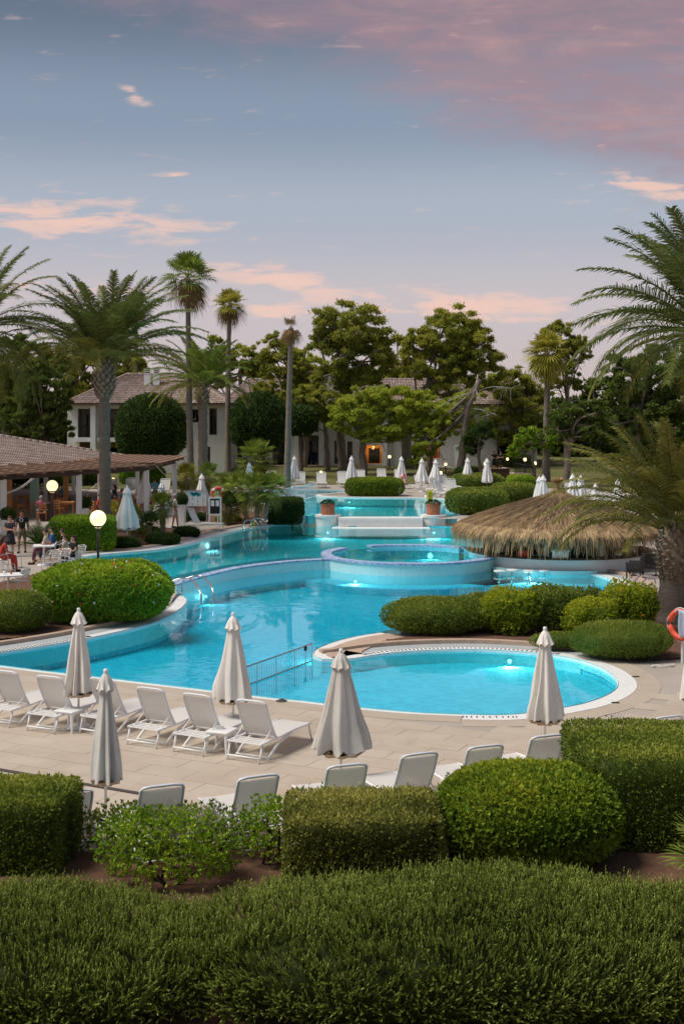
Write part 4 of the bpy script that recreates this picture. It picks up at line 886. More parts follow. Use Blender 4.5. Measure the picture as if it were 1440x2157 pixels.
def rosemary(lab, c, abc, ex, n, seed, humps=()):
    s = thing('rosemary_hedge', lab, 'hedge', c); hz = abc[2]
    p, nr_ = sup_shape(n, abc, ex, .05, 2.6, -.55)
    def rise(v): return sum(a_ * np.exp(-((v[:, 0] - x_) / w_) ** 2) for x_, w_, a_ in humps) * np.clip(.5 + v[:, 2] / abc[2], 0, 1.5) + .045 * lumps(v + 3.0, 5.5) + 0 * v[:, 0]
    p[:, 2] += rise(p); gap = lumps(p + 40.0, 9.0); keep = (gap > -.62) | (rng.uniform(0, 1, n) < .35); p, nr_ = p[keep], nr_[keep]; n = len(p)
    p = p - nr_ * rng.uniform(0, .10, n)[:, None]; tf = np.stack([lumps(p + 5.0, 4.0), lumps(p + 15.0, 4.0), 0 * p[:, 0]], 1)
    ax = nr_ * .75 + (0, -.05, .7) + tf * .55 + rng.normal(0, .36, (n, 3)); ax /= np.linalg.norm(ax, axis=1, keepdims=True)
    Ln = rng.uniform(.09, .21, n); k = 12; tt = np.linspace(.05, 1, k)
    base = p[:, None] + ax[:, None] * Ln[:, None, None] * tt[None, :, None]
    rad = np.cross(ax[:, None] + 0 * base, rng.normal(0, 1, base.shape)); rad /= np.linalg.norm(rad, axis=-1, keepdims=True)
    nd = ax[:, None] * .75 + rad * (.75 - .45 * tt)[None, :, None]; ln = (.046 - .016 * tt)[None, :, None] * rng.uniform(.8, 1.2, (n, k, 1))
    sd = np.cross(nd, rad); sd /= np.linalg.norm(sd, axis=-1, keepdims=True)
    V = np.stack([base - sd * .0075, base + sd * .0075, base + nd * ln], 2).reshape(-1, 3); V[:, 2] += hz
    rv = np.clip(np.repeat(rng.uniform(-.1, .4, n) + lumps(p, 1.1) * .2, k) + np.tile(tt ** 1.5 * .65, n), 0, 1)  # pale growing tips; shade between sprigs put into the darker base colour
    link('sprigs', new_mesh('sprigs', V, np.arange(len(V)).reshape(-1, 3), rnd=rv), 'leaf_rosemary', s)
    cm = core_mesh(abc, ex, .86, .05, 2.6, 30); Vc, Fc = cm.arrays(); Vc[:, 2] += rise(Vc / .86) - .06; Vc[:, 2] = np.maximum(Vc[:, 2] + hz, .04)
    link('inner_foliage', new_mesh('inner_foliage', Vc, Fc, True, rnd=np.full(len(Fc[0]), .05)), 'leaf_rosemary', s)
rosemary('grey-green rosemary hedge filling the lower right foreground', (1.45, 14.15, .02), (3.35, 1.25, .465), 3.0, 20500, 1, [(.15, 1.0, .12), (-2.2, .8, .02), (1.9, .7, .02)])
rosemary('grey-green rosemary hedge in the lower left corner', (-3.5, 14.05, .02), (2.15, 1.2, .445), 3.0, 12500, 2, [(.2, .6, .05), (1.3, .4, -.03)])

# --- peninsula planting
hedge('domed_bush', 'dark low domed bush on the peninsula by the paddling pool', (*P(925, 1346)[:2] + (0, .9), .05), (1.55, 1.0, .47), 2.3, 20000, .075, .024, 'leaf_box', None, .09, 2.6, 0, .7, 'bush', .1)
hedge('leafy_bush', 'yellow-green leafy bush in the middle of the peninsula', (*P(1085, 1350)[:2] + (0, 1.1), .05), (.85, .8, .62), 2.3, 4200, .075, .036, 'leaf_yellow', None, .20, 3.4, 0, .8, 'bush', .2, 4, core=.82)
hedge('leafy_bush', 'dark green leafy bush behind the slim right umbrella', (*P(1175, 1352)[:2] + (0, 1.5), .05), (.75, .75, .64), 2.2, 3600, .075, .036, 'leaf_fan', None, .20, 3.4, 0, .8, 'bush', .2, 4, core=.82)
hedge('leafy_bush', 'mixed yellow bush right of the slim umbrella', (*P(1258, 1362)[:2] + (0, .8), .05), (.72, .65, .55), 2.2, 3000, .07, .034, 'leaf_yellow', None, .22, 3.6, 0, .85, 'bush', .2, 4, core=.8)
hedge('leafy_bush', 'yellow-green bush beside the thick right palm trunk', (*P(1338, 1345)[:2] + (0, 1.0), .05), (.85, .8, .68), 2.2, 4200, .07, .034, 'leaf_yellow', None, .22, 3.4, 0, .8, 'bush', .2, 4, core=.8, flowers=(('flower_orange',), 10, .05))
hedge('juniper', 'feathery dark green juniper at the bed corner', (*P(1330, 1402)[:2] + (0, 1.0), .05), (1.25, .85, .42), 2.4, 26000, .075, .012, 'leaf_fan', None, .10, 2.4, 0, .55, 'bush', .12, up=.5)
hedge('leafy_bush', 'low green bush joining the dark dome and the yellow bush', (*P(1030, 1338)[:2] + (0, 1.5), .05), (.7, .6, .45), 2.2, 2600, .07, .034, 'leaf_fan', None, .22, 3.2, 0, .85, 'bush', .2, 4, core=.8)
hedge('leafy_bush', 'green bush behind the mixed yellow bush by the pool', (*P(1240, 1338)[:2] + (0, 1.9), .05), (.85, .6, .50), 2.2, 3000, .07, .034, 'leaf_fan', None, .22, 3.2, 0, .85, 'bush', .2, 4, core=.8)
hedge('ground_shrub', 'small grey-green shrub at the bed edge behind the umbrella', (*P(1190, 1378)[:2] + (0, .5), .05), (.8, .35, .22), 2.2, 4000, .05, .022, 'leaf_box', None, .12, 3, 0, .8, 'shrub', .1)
def twiggy(lab, c, r, hh, n):
    s = thing('bare_bush', lab, 'shrub', c)
    for _ in range(n):
        a = rng.uniform(0, 6.28); d = np.array([math.cos(a), math.sin(a), 0]) * r * rng.uniform(.3, 1); e = d + (0, 0, hh * rng.uniform(.5, 1)); m_ = d * .45 + (0, 0, hh * .4); mb = MB(); mb.tube(cat_rom(np.array([(0, 0, 0), m_, e]), .12, False), .011, 5)
        for _ in range(5): q = m_ + (e - m_) * rng.uniform(.2, 1); mb.tube([q, q + rng.normal(0, .12, 3) + (0, 0, .08)], [.006, .003], 4, False)
        mb.build('branch', 'twig', s)
twiggy('bare dark twigged bush before the steel grab rails', (*P(1312, 1318)[:2] + (0, 1.3), .05), .75, 1.0, 22)
# --- left shore
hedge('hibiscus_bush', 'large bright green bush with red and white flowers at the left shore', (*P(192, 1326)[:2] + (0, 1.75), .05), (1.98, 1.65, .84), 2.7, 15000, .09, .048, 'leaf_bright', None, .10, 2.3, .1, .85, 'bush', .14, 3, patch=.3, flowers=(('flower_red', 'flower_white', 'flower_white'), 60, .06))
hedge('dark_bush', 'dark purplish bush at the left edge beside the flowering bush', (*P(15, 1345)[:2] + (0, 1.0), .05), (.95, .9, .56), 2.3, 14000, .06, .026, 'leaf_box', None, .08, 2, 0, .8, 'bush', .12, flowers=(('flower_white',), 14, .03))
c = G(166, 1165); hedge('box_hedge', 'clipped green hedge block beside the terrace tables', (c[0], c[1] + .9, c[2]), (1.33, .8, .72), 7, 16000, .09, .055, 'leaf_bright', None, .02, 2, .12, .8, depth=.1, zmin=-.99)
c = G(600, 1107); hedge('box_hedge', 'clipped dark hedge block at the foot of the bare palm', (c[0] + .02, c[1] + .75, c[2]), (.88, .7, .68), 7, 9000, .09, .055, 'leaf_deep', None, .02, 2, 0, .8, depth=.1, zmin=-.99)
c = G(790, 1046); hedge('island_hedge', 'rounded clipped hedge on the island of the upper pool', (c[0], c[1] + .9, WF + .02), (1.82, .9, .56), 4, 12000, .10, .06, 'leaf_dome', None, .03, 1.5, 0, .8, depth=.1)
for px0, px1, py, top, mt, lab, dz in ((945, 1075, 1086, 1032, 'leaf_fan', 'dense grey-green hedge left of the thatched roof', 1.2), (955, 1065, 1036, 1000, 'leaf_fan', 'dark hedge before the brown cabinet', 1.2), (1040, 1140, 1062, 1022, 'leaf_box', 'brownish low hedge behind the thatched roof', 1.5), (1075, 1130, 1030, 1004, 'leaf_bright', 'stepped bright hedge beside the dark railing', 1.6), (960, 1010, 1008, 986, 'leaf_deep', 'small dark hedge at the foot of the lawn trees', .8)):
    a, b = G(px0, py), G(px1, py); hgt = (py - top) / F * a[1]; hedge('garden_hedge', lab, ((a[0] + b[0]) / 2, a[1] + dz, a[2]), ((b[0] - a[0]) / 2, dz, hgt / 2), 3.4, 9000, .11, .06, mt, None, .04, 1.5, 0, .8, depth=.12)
for px, py, rx, hpx, mt, lab in ((390, 1134, 26, 22, 'leaf_deep', 'low dark shrub at the bed tip by the pool curve'), (340, 1150, 34, 24, 'leaf_deep', 'low dark shrub beneath the small fan palms'), (255, 1158, 34, 22, 'leaf_deep', 'low dark shrub at the foot of the thick palm'), (405, 1100, 30, 18, 'leaf_deep', 'dark ground shrub below the notice board'), (480, 1102, 26, 14, 'leaf_fan', 'green ground shrub right of the white-framed board'),
                                (300, 1128, 30, 16, 'leaf_fan', 'green shrub behind the small fan palms')):
    a = G(px, py); r = rx / F * a[1]; hgt = hpx / F * a[1]; hedge('ground_shrub', lab, (a[0], a[1] + r * .7, a[2]), (r, r * .8, hgt / 2), 2.2, 3500, .11, .05, mt, None, .12, 2.2, 0, .9, 'shrub', .15)
for px, py, rx, hpx, mt, lab in ((832, 972, 26, 34, 'leaf_deep', 'square dark hedge beside the orange doorway'), (955, 978, 34, 22, 'leaf_box', 'brownish bush under the red shutters'), (1085, 985, 40, 26, 'leaf_box', 'bush behind the two women in black'), (1065, 972, 20, 20, 'leaf_yellow', 'yellow-lit bush at the white wall')):
    a = G(px, py); r = rx / F * a[1]; hgt = hpx / F * a[1]; hedge('house_shrub', lab, (a[0], a[1] + r * .5, a[2]), (r, r * .6, hgt / 2), 3, 3000, .18, .09, mt, None, .08, 1.5, 0, .9, 'shrub', .15)

# --- trees: tapered trunk, limbs, a crown of many leaf clumps with gaps
def tree(name, lab, cat, Y, base, trunk_pts, blobs, material, clumps, per, ln, wd, bark='pine_bark', tw=.3, group=None, hollow=.45, flat=.6, csize=.10, dead=0, limbs=14, soft=1.0):
    bx = X_(base[0], Y); s = thing(name, lab, cat, (bx, Y, float(gz(bx, Y))), 0, group); off = np.array(s.location)
    path = [np.array([bx, Y, float(gz(bx, Y)) - .05])] + [AY(a, b, Y) for a, b in trunk_pts]
    q = cat_rom(np.array(path), .4, False); k = len(q); q[1:-1] += rng.normal(0, .035, (k - 2, 3)) * (1, 1, .2)
    MB().tube(q - off, np.linspace(tw, tw * .45, k), 9).build('trunk', bark, s, smooth=True)
    allp, alln, C = [], [], []
    tot = sum(b[2] * b[3] for b in blobs)
    for (cx, cy, rx, ry) in blobs:
        c = AY(cx, cy, Y); a = np.array([rx / F * Y, (rx + ry) * .45 / F * Y, ry / F * Y]); n = max(6, int(2.9 * clumps * rx * ry / tot))
        d = rng.normal(0, 1, (n, 3)); d[:, 2] = d[:, 2] * .9 + .15; d /= np.linalg.norm(d, axis=1, keepdims=True); rr = rng.uniform(hollow, 1.0, n) ** .7 * rng.uniform(.9, 1.12, n)
        rr = rr * np.where(rng.uniform(0, 1, n) < .16, rng.uniform(1.05, 1.28, n), 1); cc = c + d * a * rr[:, None]; gp = lumps(cc * 1.0, 1.1) > -.28; cc, d, rr = cc[gp], d[gp], rr[gp]; n = len(cc); cr = a.mean() * csize * rng.uniform(.6, 1.45, n)
        for j in range(n):
            m_ = int(.98 * per * (cr[j] / (a.mean() * csize)) ** 2); e = rng.normal(0, 1, (m_, 3)); e /= np.linalg.norm(e, axis=1, keepdims=True)
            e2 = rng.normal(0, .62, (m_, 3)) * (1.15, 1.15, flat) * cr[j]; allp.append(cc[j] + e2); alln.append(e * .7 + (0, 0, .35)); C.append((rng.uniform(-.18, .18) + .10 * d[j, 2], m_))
        if len(cc):
            for j in rng.choice(n, min(n, max(3, int(limbs * rx * ry / tot))), False):
                st = q[int(k * rng.uniform(.55, .99))]; md = (st + cc[j]) / 2 + rng.normal(0, .25, 3) * (1, 1, .6); MB().tube(cat_rom(np.array([st, md, cc[j]]), .5, False) - off, [tw * .26] if False else tw * .20, 5).build('limb', bark, s, smooth=True)
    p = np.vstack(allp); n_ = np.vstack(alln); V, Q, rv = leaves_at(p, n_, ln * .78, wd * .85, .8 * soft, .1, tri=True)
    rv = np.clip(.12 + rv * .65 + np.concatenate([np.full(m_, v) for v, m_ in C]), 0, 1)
    link('crown', new_mesh('crown', V - off, Q, rnd=rv), material, s)
    if dead:
        for _ in range(dead):
            st = q[int(k * rng.uniform(.5, .98))]; e = st + rng.normal(0, 1, 3) * (1.5, 1.0, .9) + (0, -.4, .2)
            m_ = (st + e) / 2 + (0, 0, rng.uniform(.1, .8)); mb = MB(); mb.tube(cat_rom(np.array([st, m_, e]), .4, False) - off, .035, 5)
            for _ in range(9):
                q0 = m_ + (e - m_) * rng.uniform(0, 1); mb.tube([q0 - off, q0 - off + rng.normal(0, .45, 3) + (0, 0, -.15)], [.018, .006], 4, False)
            mb.build('dead_branch', 'dead_branch', s)
    return s
tp = 'pine trees behind the pool'
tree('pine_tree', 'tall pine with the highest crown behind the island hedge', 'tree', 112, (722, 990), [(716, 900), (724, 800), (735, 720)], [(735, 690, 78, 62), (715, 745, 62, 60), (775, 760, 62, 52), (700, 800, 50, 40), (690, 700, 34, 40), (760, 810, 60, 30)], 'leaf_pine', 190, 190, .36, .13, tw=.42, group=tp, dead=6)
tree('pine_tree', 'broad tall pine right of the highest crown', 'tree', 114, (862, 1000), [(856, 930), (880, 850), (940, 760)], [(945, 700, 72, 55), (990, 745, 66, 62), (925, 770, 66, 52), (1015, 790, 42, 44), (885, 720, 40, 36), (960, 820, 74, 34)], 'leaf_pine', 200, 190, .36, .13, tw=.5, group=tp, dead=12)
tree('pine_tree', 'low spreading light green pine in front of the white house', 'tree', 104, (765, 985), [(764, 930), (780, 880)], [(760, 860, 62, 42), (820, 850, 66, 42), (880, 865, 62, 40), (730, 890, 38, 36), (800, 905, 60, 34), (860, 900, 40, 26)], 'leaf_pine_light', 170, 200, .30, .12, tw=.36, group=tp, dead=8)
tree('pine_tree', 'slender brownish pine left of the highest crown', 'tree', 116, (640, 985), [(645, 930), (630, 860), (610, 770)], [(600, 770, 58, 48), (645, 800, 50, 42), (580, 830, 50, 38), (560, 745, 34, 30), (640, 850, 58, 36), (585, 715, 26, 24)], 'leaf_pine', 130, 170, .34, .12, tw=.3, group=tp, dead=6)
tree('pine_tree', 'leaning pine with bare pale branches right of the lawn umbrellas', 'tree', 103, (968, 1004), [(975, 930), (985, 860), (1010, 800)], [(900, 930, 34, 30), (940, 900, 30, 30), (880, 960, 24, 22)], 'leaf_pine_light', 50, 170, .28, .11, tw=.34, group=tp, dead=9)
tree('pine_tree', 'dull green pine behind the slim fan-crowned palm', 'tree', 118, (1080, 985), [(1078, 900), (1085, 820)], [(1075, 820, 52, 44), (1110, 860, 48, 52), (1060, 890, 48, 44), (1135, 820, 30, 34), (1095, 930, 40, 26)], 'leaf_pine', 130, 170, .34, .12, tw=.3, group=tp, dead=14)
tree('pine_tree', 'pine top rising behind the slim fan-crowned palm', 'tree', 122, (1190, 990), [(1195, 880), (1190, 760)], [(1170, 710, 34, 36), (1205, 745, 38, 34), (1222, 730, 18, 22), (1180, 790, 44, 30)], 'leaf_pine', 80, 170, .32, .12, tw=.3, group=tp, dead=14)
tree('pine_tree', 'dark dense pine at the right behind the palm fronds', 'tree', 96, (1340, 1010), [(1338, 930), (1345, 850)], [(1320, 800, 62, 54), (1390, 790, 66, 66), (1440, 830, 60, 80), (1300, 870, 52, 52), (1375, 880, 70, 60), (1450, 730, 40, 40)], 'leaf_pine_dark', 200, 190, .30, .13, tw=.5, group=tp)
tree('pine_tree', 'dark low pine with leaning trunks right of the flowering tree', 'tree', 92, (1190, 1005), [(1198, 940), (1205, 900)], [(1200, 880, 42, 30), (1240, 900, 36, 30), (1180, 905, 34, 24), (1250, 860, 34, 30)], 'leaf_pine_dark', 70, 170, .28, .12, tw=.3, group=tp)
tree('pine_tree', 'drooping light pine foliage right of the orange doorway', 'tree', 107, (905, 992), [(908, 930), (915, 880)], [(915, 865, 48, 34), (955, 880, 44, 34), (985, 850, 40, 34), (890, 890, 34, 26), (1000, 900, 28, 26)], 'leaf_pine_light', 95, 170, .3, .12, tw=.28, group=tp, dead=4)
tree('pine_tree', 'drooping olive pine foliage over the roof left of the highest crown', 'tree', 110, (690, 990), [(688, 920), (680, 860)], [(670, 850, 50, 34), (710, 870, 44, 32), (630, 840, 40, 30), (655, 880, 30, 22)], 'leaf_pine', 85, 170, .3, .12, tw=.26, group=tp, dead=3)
tree('flowering_tree', 'small bright green tree with orange blossom beside the slim palm', 'tree', 97, (1125, 1000), [(1122, 960), (1120, 930)], [(1115, 925, 32, 28), (1150, 930, 28, 24), (1095, 950, 26, 24), (1175, 915, 18, 16)], 'leaf_bright', 50, 150, .22, .13, tw=.16)
tree('small_tree', 'dark narrow-leaved small tree in front of the white wall', 'tree', 101, (1010, 1000), [(1009, 960), (1008, 935)], [(1005, 925, 26, 30), (1020, 915, 22, 26), (992, 940, 18, 18)], 'leaf_deep', 40, 130, .40, .07, tw=.18, soft=1.2)
tree('garden_tree', 'dark bushy tree on thin stems before the left end of the house', 'tree', 84, (100, 1010), [(98, 950), (95, 900)], [(90, 800, 48, 50), (60, 850, 48, 46), (118, 845, 34, 44), (130, 910, 30, 24), (40, 890, 36, 30), (85, 900, 46, 40)], 'leaf_pine_dark', 150, 170, .26, .12, tw=.2, limbs=26, hollow=.3)
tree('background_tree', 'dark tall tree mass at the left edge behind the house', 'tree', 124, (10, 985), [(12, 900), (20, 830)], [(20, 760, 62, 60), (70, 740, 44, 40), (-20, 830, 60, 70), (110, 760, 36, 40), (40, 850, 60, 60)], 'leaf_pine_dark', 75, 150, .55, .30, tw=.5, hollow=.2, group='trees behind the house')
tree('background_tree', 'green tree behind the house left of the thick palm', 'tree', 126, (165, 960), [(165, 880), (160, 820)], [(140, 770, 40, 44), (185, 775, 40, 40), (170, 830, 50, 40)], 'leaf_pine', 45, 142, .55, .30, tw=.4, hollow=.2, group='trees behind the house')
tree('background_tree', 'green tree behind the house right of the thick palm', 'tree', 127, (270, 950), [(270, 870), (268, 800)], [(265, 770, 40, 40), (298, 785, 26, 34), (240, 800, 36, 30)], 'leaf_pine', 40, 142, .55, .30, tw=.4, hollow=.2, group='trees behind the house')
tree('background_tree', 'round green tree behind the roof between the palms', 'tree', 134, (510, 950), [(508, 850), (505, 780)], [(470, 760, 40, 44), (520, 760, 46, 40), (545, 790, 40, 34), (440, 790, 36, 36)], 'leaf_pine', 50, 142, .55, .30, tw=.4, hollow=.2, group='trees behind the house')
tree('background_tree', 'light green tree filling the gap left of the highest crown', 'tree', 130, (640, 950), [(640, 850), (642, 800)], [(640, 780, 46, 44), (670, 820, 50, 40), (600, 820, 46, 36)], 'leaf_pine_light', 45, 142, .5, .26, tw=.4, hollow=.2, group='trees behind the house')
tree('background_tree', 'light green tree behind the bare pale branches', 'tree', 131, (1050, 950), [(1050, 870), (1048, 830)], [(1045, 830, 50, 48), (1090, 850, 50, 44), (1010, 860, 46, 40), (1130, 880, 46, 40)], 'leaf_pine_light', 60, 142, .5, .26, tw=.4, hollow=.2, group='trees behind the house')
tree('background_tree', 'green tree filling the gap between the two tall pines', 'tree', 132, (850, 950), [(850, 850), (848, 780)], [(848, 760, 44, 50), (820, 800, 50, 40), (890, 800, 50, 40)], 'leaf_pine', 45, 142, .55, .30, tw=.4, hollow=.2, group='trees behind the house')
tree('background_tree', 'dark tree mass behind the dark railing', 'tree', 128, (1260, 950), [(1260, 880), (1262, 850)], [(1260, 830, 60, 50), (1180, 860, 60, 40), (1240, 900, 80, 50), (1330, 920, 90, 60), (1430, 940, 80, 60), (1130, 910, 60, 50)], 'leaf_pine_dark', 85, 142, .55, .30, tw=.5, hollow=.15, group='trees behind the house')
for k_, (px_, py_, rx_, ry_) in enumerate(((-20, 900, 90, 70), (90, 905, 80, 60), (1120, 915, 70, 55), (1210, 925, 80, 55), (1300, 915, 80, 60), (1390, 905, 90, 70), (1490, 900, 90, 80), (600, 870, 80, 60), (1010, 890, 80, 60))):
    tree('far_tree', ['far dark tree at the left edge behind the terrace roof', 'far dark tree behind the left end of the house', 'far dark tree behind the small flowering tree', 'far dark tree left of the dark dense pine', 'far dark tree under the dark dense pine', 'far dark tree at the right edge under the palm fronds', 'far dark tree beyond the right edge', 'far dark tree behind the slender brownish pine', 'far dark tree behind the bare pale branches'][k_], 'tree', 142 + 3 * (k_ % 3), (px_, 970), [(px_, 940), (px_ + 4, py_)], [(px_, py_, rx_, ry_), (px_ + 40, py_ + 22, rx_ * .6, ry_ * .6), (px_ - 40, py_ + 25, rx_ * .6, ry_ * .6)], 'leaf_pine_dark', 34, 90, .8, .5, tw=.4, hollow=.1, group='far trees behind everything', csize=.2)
def ball_tree(lab, Y, base, c, rx, ry, n, mt='leaf_deep'):
    b = AY(*base, Y); bx = b[0]; zg = float(gz(bx, Y)); s = thing('clipped_tree', lab, 'tree', (bx, Y, zg), 0, 'dark round clipped trees'); off = np.array([bx, Y, zg])
    cw = AY(*c, Y); a = np.array([rx, rx * .95, ry]) / F * Y
    MB().tube(np.array([(bx, Y, zg - .05), ((bx + cw[0]) / 2, Y, (zg + cw[2]) / 2), cw]) - off, [.2, .16, .1], 8).build('trunk', 'trunk', s)
    for _ in range(7): d = rng.normal(0, .55, 3); MB().tube([cw - off - (0, 0, a[2] * .6), cw - off + d * a], [.07, .03], 5).build('limb', 'trunk', s)
    p, nr_ = sup_shape(n, a, 2.2, .055, 1.6); p -= nr_ * (rng.uniform(0, 1, n) ** 1.5 * .35)[:, None]; V, Q, rv = leaves_at(p + cw - off, nr_, .22, .11, .8, 0)
    link('crown', new_mesh('crown', V, Q, rnd=np.clip(rv * .7 + .15 + lumps(p, 1.5) * .2, 0, 1)), mt, s)
    cm = core_mesh(a, 2.2, .87, .055, 1.6); Vc, Fc = cm.arrays(); link('inner_foliage', new_mesh('inner_foliage', Vc + cw - off, Fc, True, rnd=np.full(len(Fc[0]), .1)), mt, s)
ball_tree('dark round clipped tree in front of the left house wall', 95, (322, 1005), (318, 904), 74, 74, 15000)
ball_tree('dark round clipped tree between the two thin palms and the bare palm', 101, (560, 990), (545, 890), 62, 64, 12000)
ball_tree('small dark clipped tree right of the bare palm trunk', 108, (634, 985), (632, 886), 34, 32, 6000)

# --- palms
def feather_frond(L, e0, bend, n=64, wmax=.62, droop=.25, seed=0, twist=.5):
    r = np.random.default_rng(seed); k = 22; t = np.linspace(0, 1, k); el = e0 - bend * t ** 1.35; ds = L / (k - 1)
    x = np.concatenate([[0], np.cumsum(np.cos(el[:-1]) * ds)]); z = np.concatenate([[0], np.cumsum(np.sin(el[:-1]) * ds)])
    rach = np.stack([x, .06 * L * np.sin(t * 2.2) * r.uniform(-1, 1), z], 1)
    mb = MB(); mb.tube(rach, np.linspace(.034, .006, k), 4, False)
    ts = np.linspace(.17, .995, n); px = np.stack([np.interp(ts, t, rach[:, i]) for i in range(3)], 1); e = np.interp(ts, t, el)
    tan = np.stack([np.cos(e), 0 * e, np.sin(e)], 1); nrm = np.stack([-np.sin(e), 0 * e, np.cos(e)], 1); V, Q, T = [], [], []
    for s in (-1, 1):
        ll = wmax * (.42 + .75 * np.sin(np.clip((ts - .12) / .88, 0, 1) ** .6 * 3.0 + .12)) * r.uniform(.82, 1.12, n); side = np.array([0, s, 0.0])
        fw = .35 + .75 * ts + r.normal(0, .10, n); up = .30 - .18 * ts + r.normal(0, .12, n)
        d = tan * fw[:, None] + side + nrm * up[:, None]; d /= np.linalg.norm(d, axis=1, keepdims=True)
        w = .055 * np.ones(n) * (wmax / .55); wv = tan * w[:, None] * .6 + nrm * w[:, None] * .25
        m_ = px + d * ll[:, None] * .5; tip = px + d * ll[:, None] * .96 + np.stack([0 * ll, 0 * ll, -droop * ll * r.uniform(.6, 1.3, n)], 1)
        Vs = np.stack([px - wv * .5, px + wv * .5, m_ - wv * .5, m_ + wv * .5, tip], 1); b = np.arange(n)[:, None] * 5
        mb.add(Vs.reshape(-1, 3), b + [0, 1, 3, 2], b + [2, 3, 4])
    V, Fs = mb.arrays(); nf = sum(len(f) for f in Fs); return new_mesh('frond', V, Fs, rnd=np.clip(r.normal(.45, .2, nf), 0, 1))
def boots(s, prof_r, z0, z1, n_per, step, sz, material='palm_boot'):
    mb = MB(); z = z0; row = 0
    while z < z1:
        for j in range(n_per):
            a = (j + .5 * (row % 2)) * 2 * math.pi / n_per + random.uniform(-.1, .1); r = prof_r(z); d = np.array([math.cos(a), math.sin(a), 0]); q = np.array([-d[1], d[0], 0])
            o = d * r + (0, 0, z); w = sz * random.uniform(.8, 1.2); hh = sz * random.uniform(1.2, 1.8); out = sz * random.uniform(.5, .9)
            V = [o - q * w * .6 - d * .03, o + q * w * .6 - d * .03, o + q * w * .35 + d * out + (0, 0, hh * .75), o - q * w * .35 + d * out + (0, 0, hh * .75), o + q * w * .4 + (0, 0, hh), o - q * w * .4 + (0, 0, hh), o + d * out * .35 - (0, 0, hh * .15)]
            mb.add(V, [[0, 1, 2, 3], [3, 2, 4, 5]], [[0, 6, 1]])
        z += step; row += 1
    return tag(mb.build('leaf_bases', material, s), kind='stuff')
def date_palm(lab, Y, base, crown, trunk_r, L, wmax, n, material, bz=None, boot=None, gold=.35, lean=None, emin=-35, emax=84, seed=0, zg=None, extra=None, azs=None, droop=.25):
    r = np.random.default_rng(seed); b = AY(*base, Y); c = AY(*crown, Y); z0 = float(gz(b[0], Y)) if zg is None else zg
    s = thing('date_palm', lab, 'palm tree', (b[0], Y, z0)); cl = c - (b[0], Y, z0); hh = cl[2]
    q = cat_rom(np.array([(0, 0, -.05), (cl[0] * .35, 0, hh * .5), (cl[0], 0, hh)]), .25, False); k = len(q)
    MB().tube(q, trunk_r * (1 + .10 * np.cos(np.arange(k) * 2.2)) * np.linspace(1.12, .95, k), 12).build('trunk', 'palm_trunk', s, smooth=True)
    if boot:
        bl, br, npr, st, sz = boot; zz0 = hh - bl; f = lambda z: trunk_r * .9 + br * math.sin(min(1, max(0, (z - zz0) / bl)) * 2.6 + .35)
        ob = boots(s, f, zz0, hh + .12, npr, st, sz); ob.location = (cl[0], 0, 0)
        mb = MB(); mb.lathe([(max(f(z) - .03, .05), z) for z in np.linspace(zz0 - .05, hh + .2, 12)] + [(.02, hh + .35)], 14, (cl[0], 0, 0)); mb.build('crown_shaft', 'palm_boot', s, smooth=True)
    nv = 9; els = np.linspace(emax, emin, nv); meshes = []
    for i, e in enumerate(els):
        meshes.append([feather_frond(L * (.86 + .14 * math.sin(i / nv * 3)), R_(e), R_(40 + 40 * (i / nv) ** .8) , 76, wmax, droop, seed * 31 + i * 3 + j) for j in range(2)])
    for j in range(n):
        u = (j + .5) / n; i = min(nv - 1, int(u ** .85 * nv)); a = j * 2.39996 + r.uniform(-.2, .2)
        if azs is not None: a = R_(azs[0] + (azs[1] - azs[0]) * ((j * .61803) % 1))
        o = bpy.data.objects.new('frond', meshes[i][j % 2]); COL.objects.link(o); o.parent = s; rad = trunk_r * .7
        o.location = (cl[0] + rad * math.cos(a), rad * math.sin(a), hh + .15 - .25 * u); o.rotation_euler = (r.uniform(-.25, .25), r.uniform(-.08, .08), a)
        if not o.data.materials: o.data.materials.append(MATS[material if i < nv * (1 - gold) else material])
        if i >= nv * (1 - gold): o.material_slots[0].link = 'OBJECT'; o.material_slots[0].material = MATS[['leaf_palm_gold', 'leaf_palm_dead'][0]]
    return s
date_palm('tall date palm with a thick knobbly trunk beside the terrace', 60, (222, 1133), (220, 764), .25, 5.0, .66, 66, 'leaf_palm', boot=(1.6, .27, 11, .17, .17), gold=.3, seed=1, emin=24)
date_palm('date palm whose fronds reach in from the left edge', 57, (-60, 1140), (-48, 690), .32, 4.6, .6, 50, 'leaf_palm', boot=(1.5, .2, 10, .2, .17), gold=.2, seed=2, emax=80)
date_palm('small date palm between the two thin tall palms', 86, (428, 1040), (427, 812), .30, 4.0, .6, 44, 'leaf_fan', boot=(1.4, .16, 9, .2, .18), gold=.3, seed=3, emin=10)
date_palm('thick-trunked date palm leaning over the thatched bar', 38.6, (1412, 1310), (1420, 1112), .38, 4.0, .52, 62, 'leaf_palm_gold', boot=(1.55, .24, 12, .135, .12), gold=.3, seed=4, emin=24, emax=86, droop=.3)
date_palm('tall date palm reaching in from the right edge', 37.5, (1560, 1330), (1500, 700), .34, 4.3, .62, 54, 'leaf_palm', boot=(1.4, .2, 10, .16, .16), gold=.12, seed=5, emin=-2)
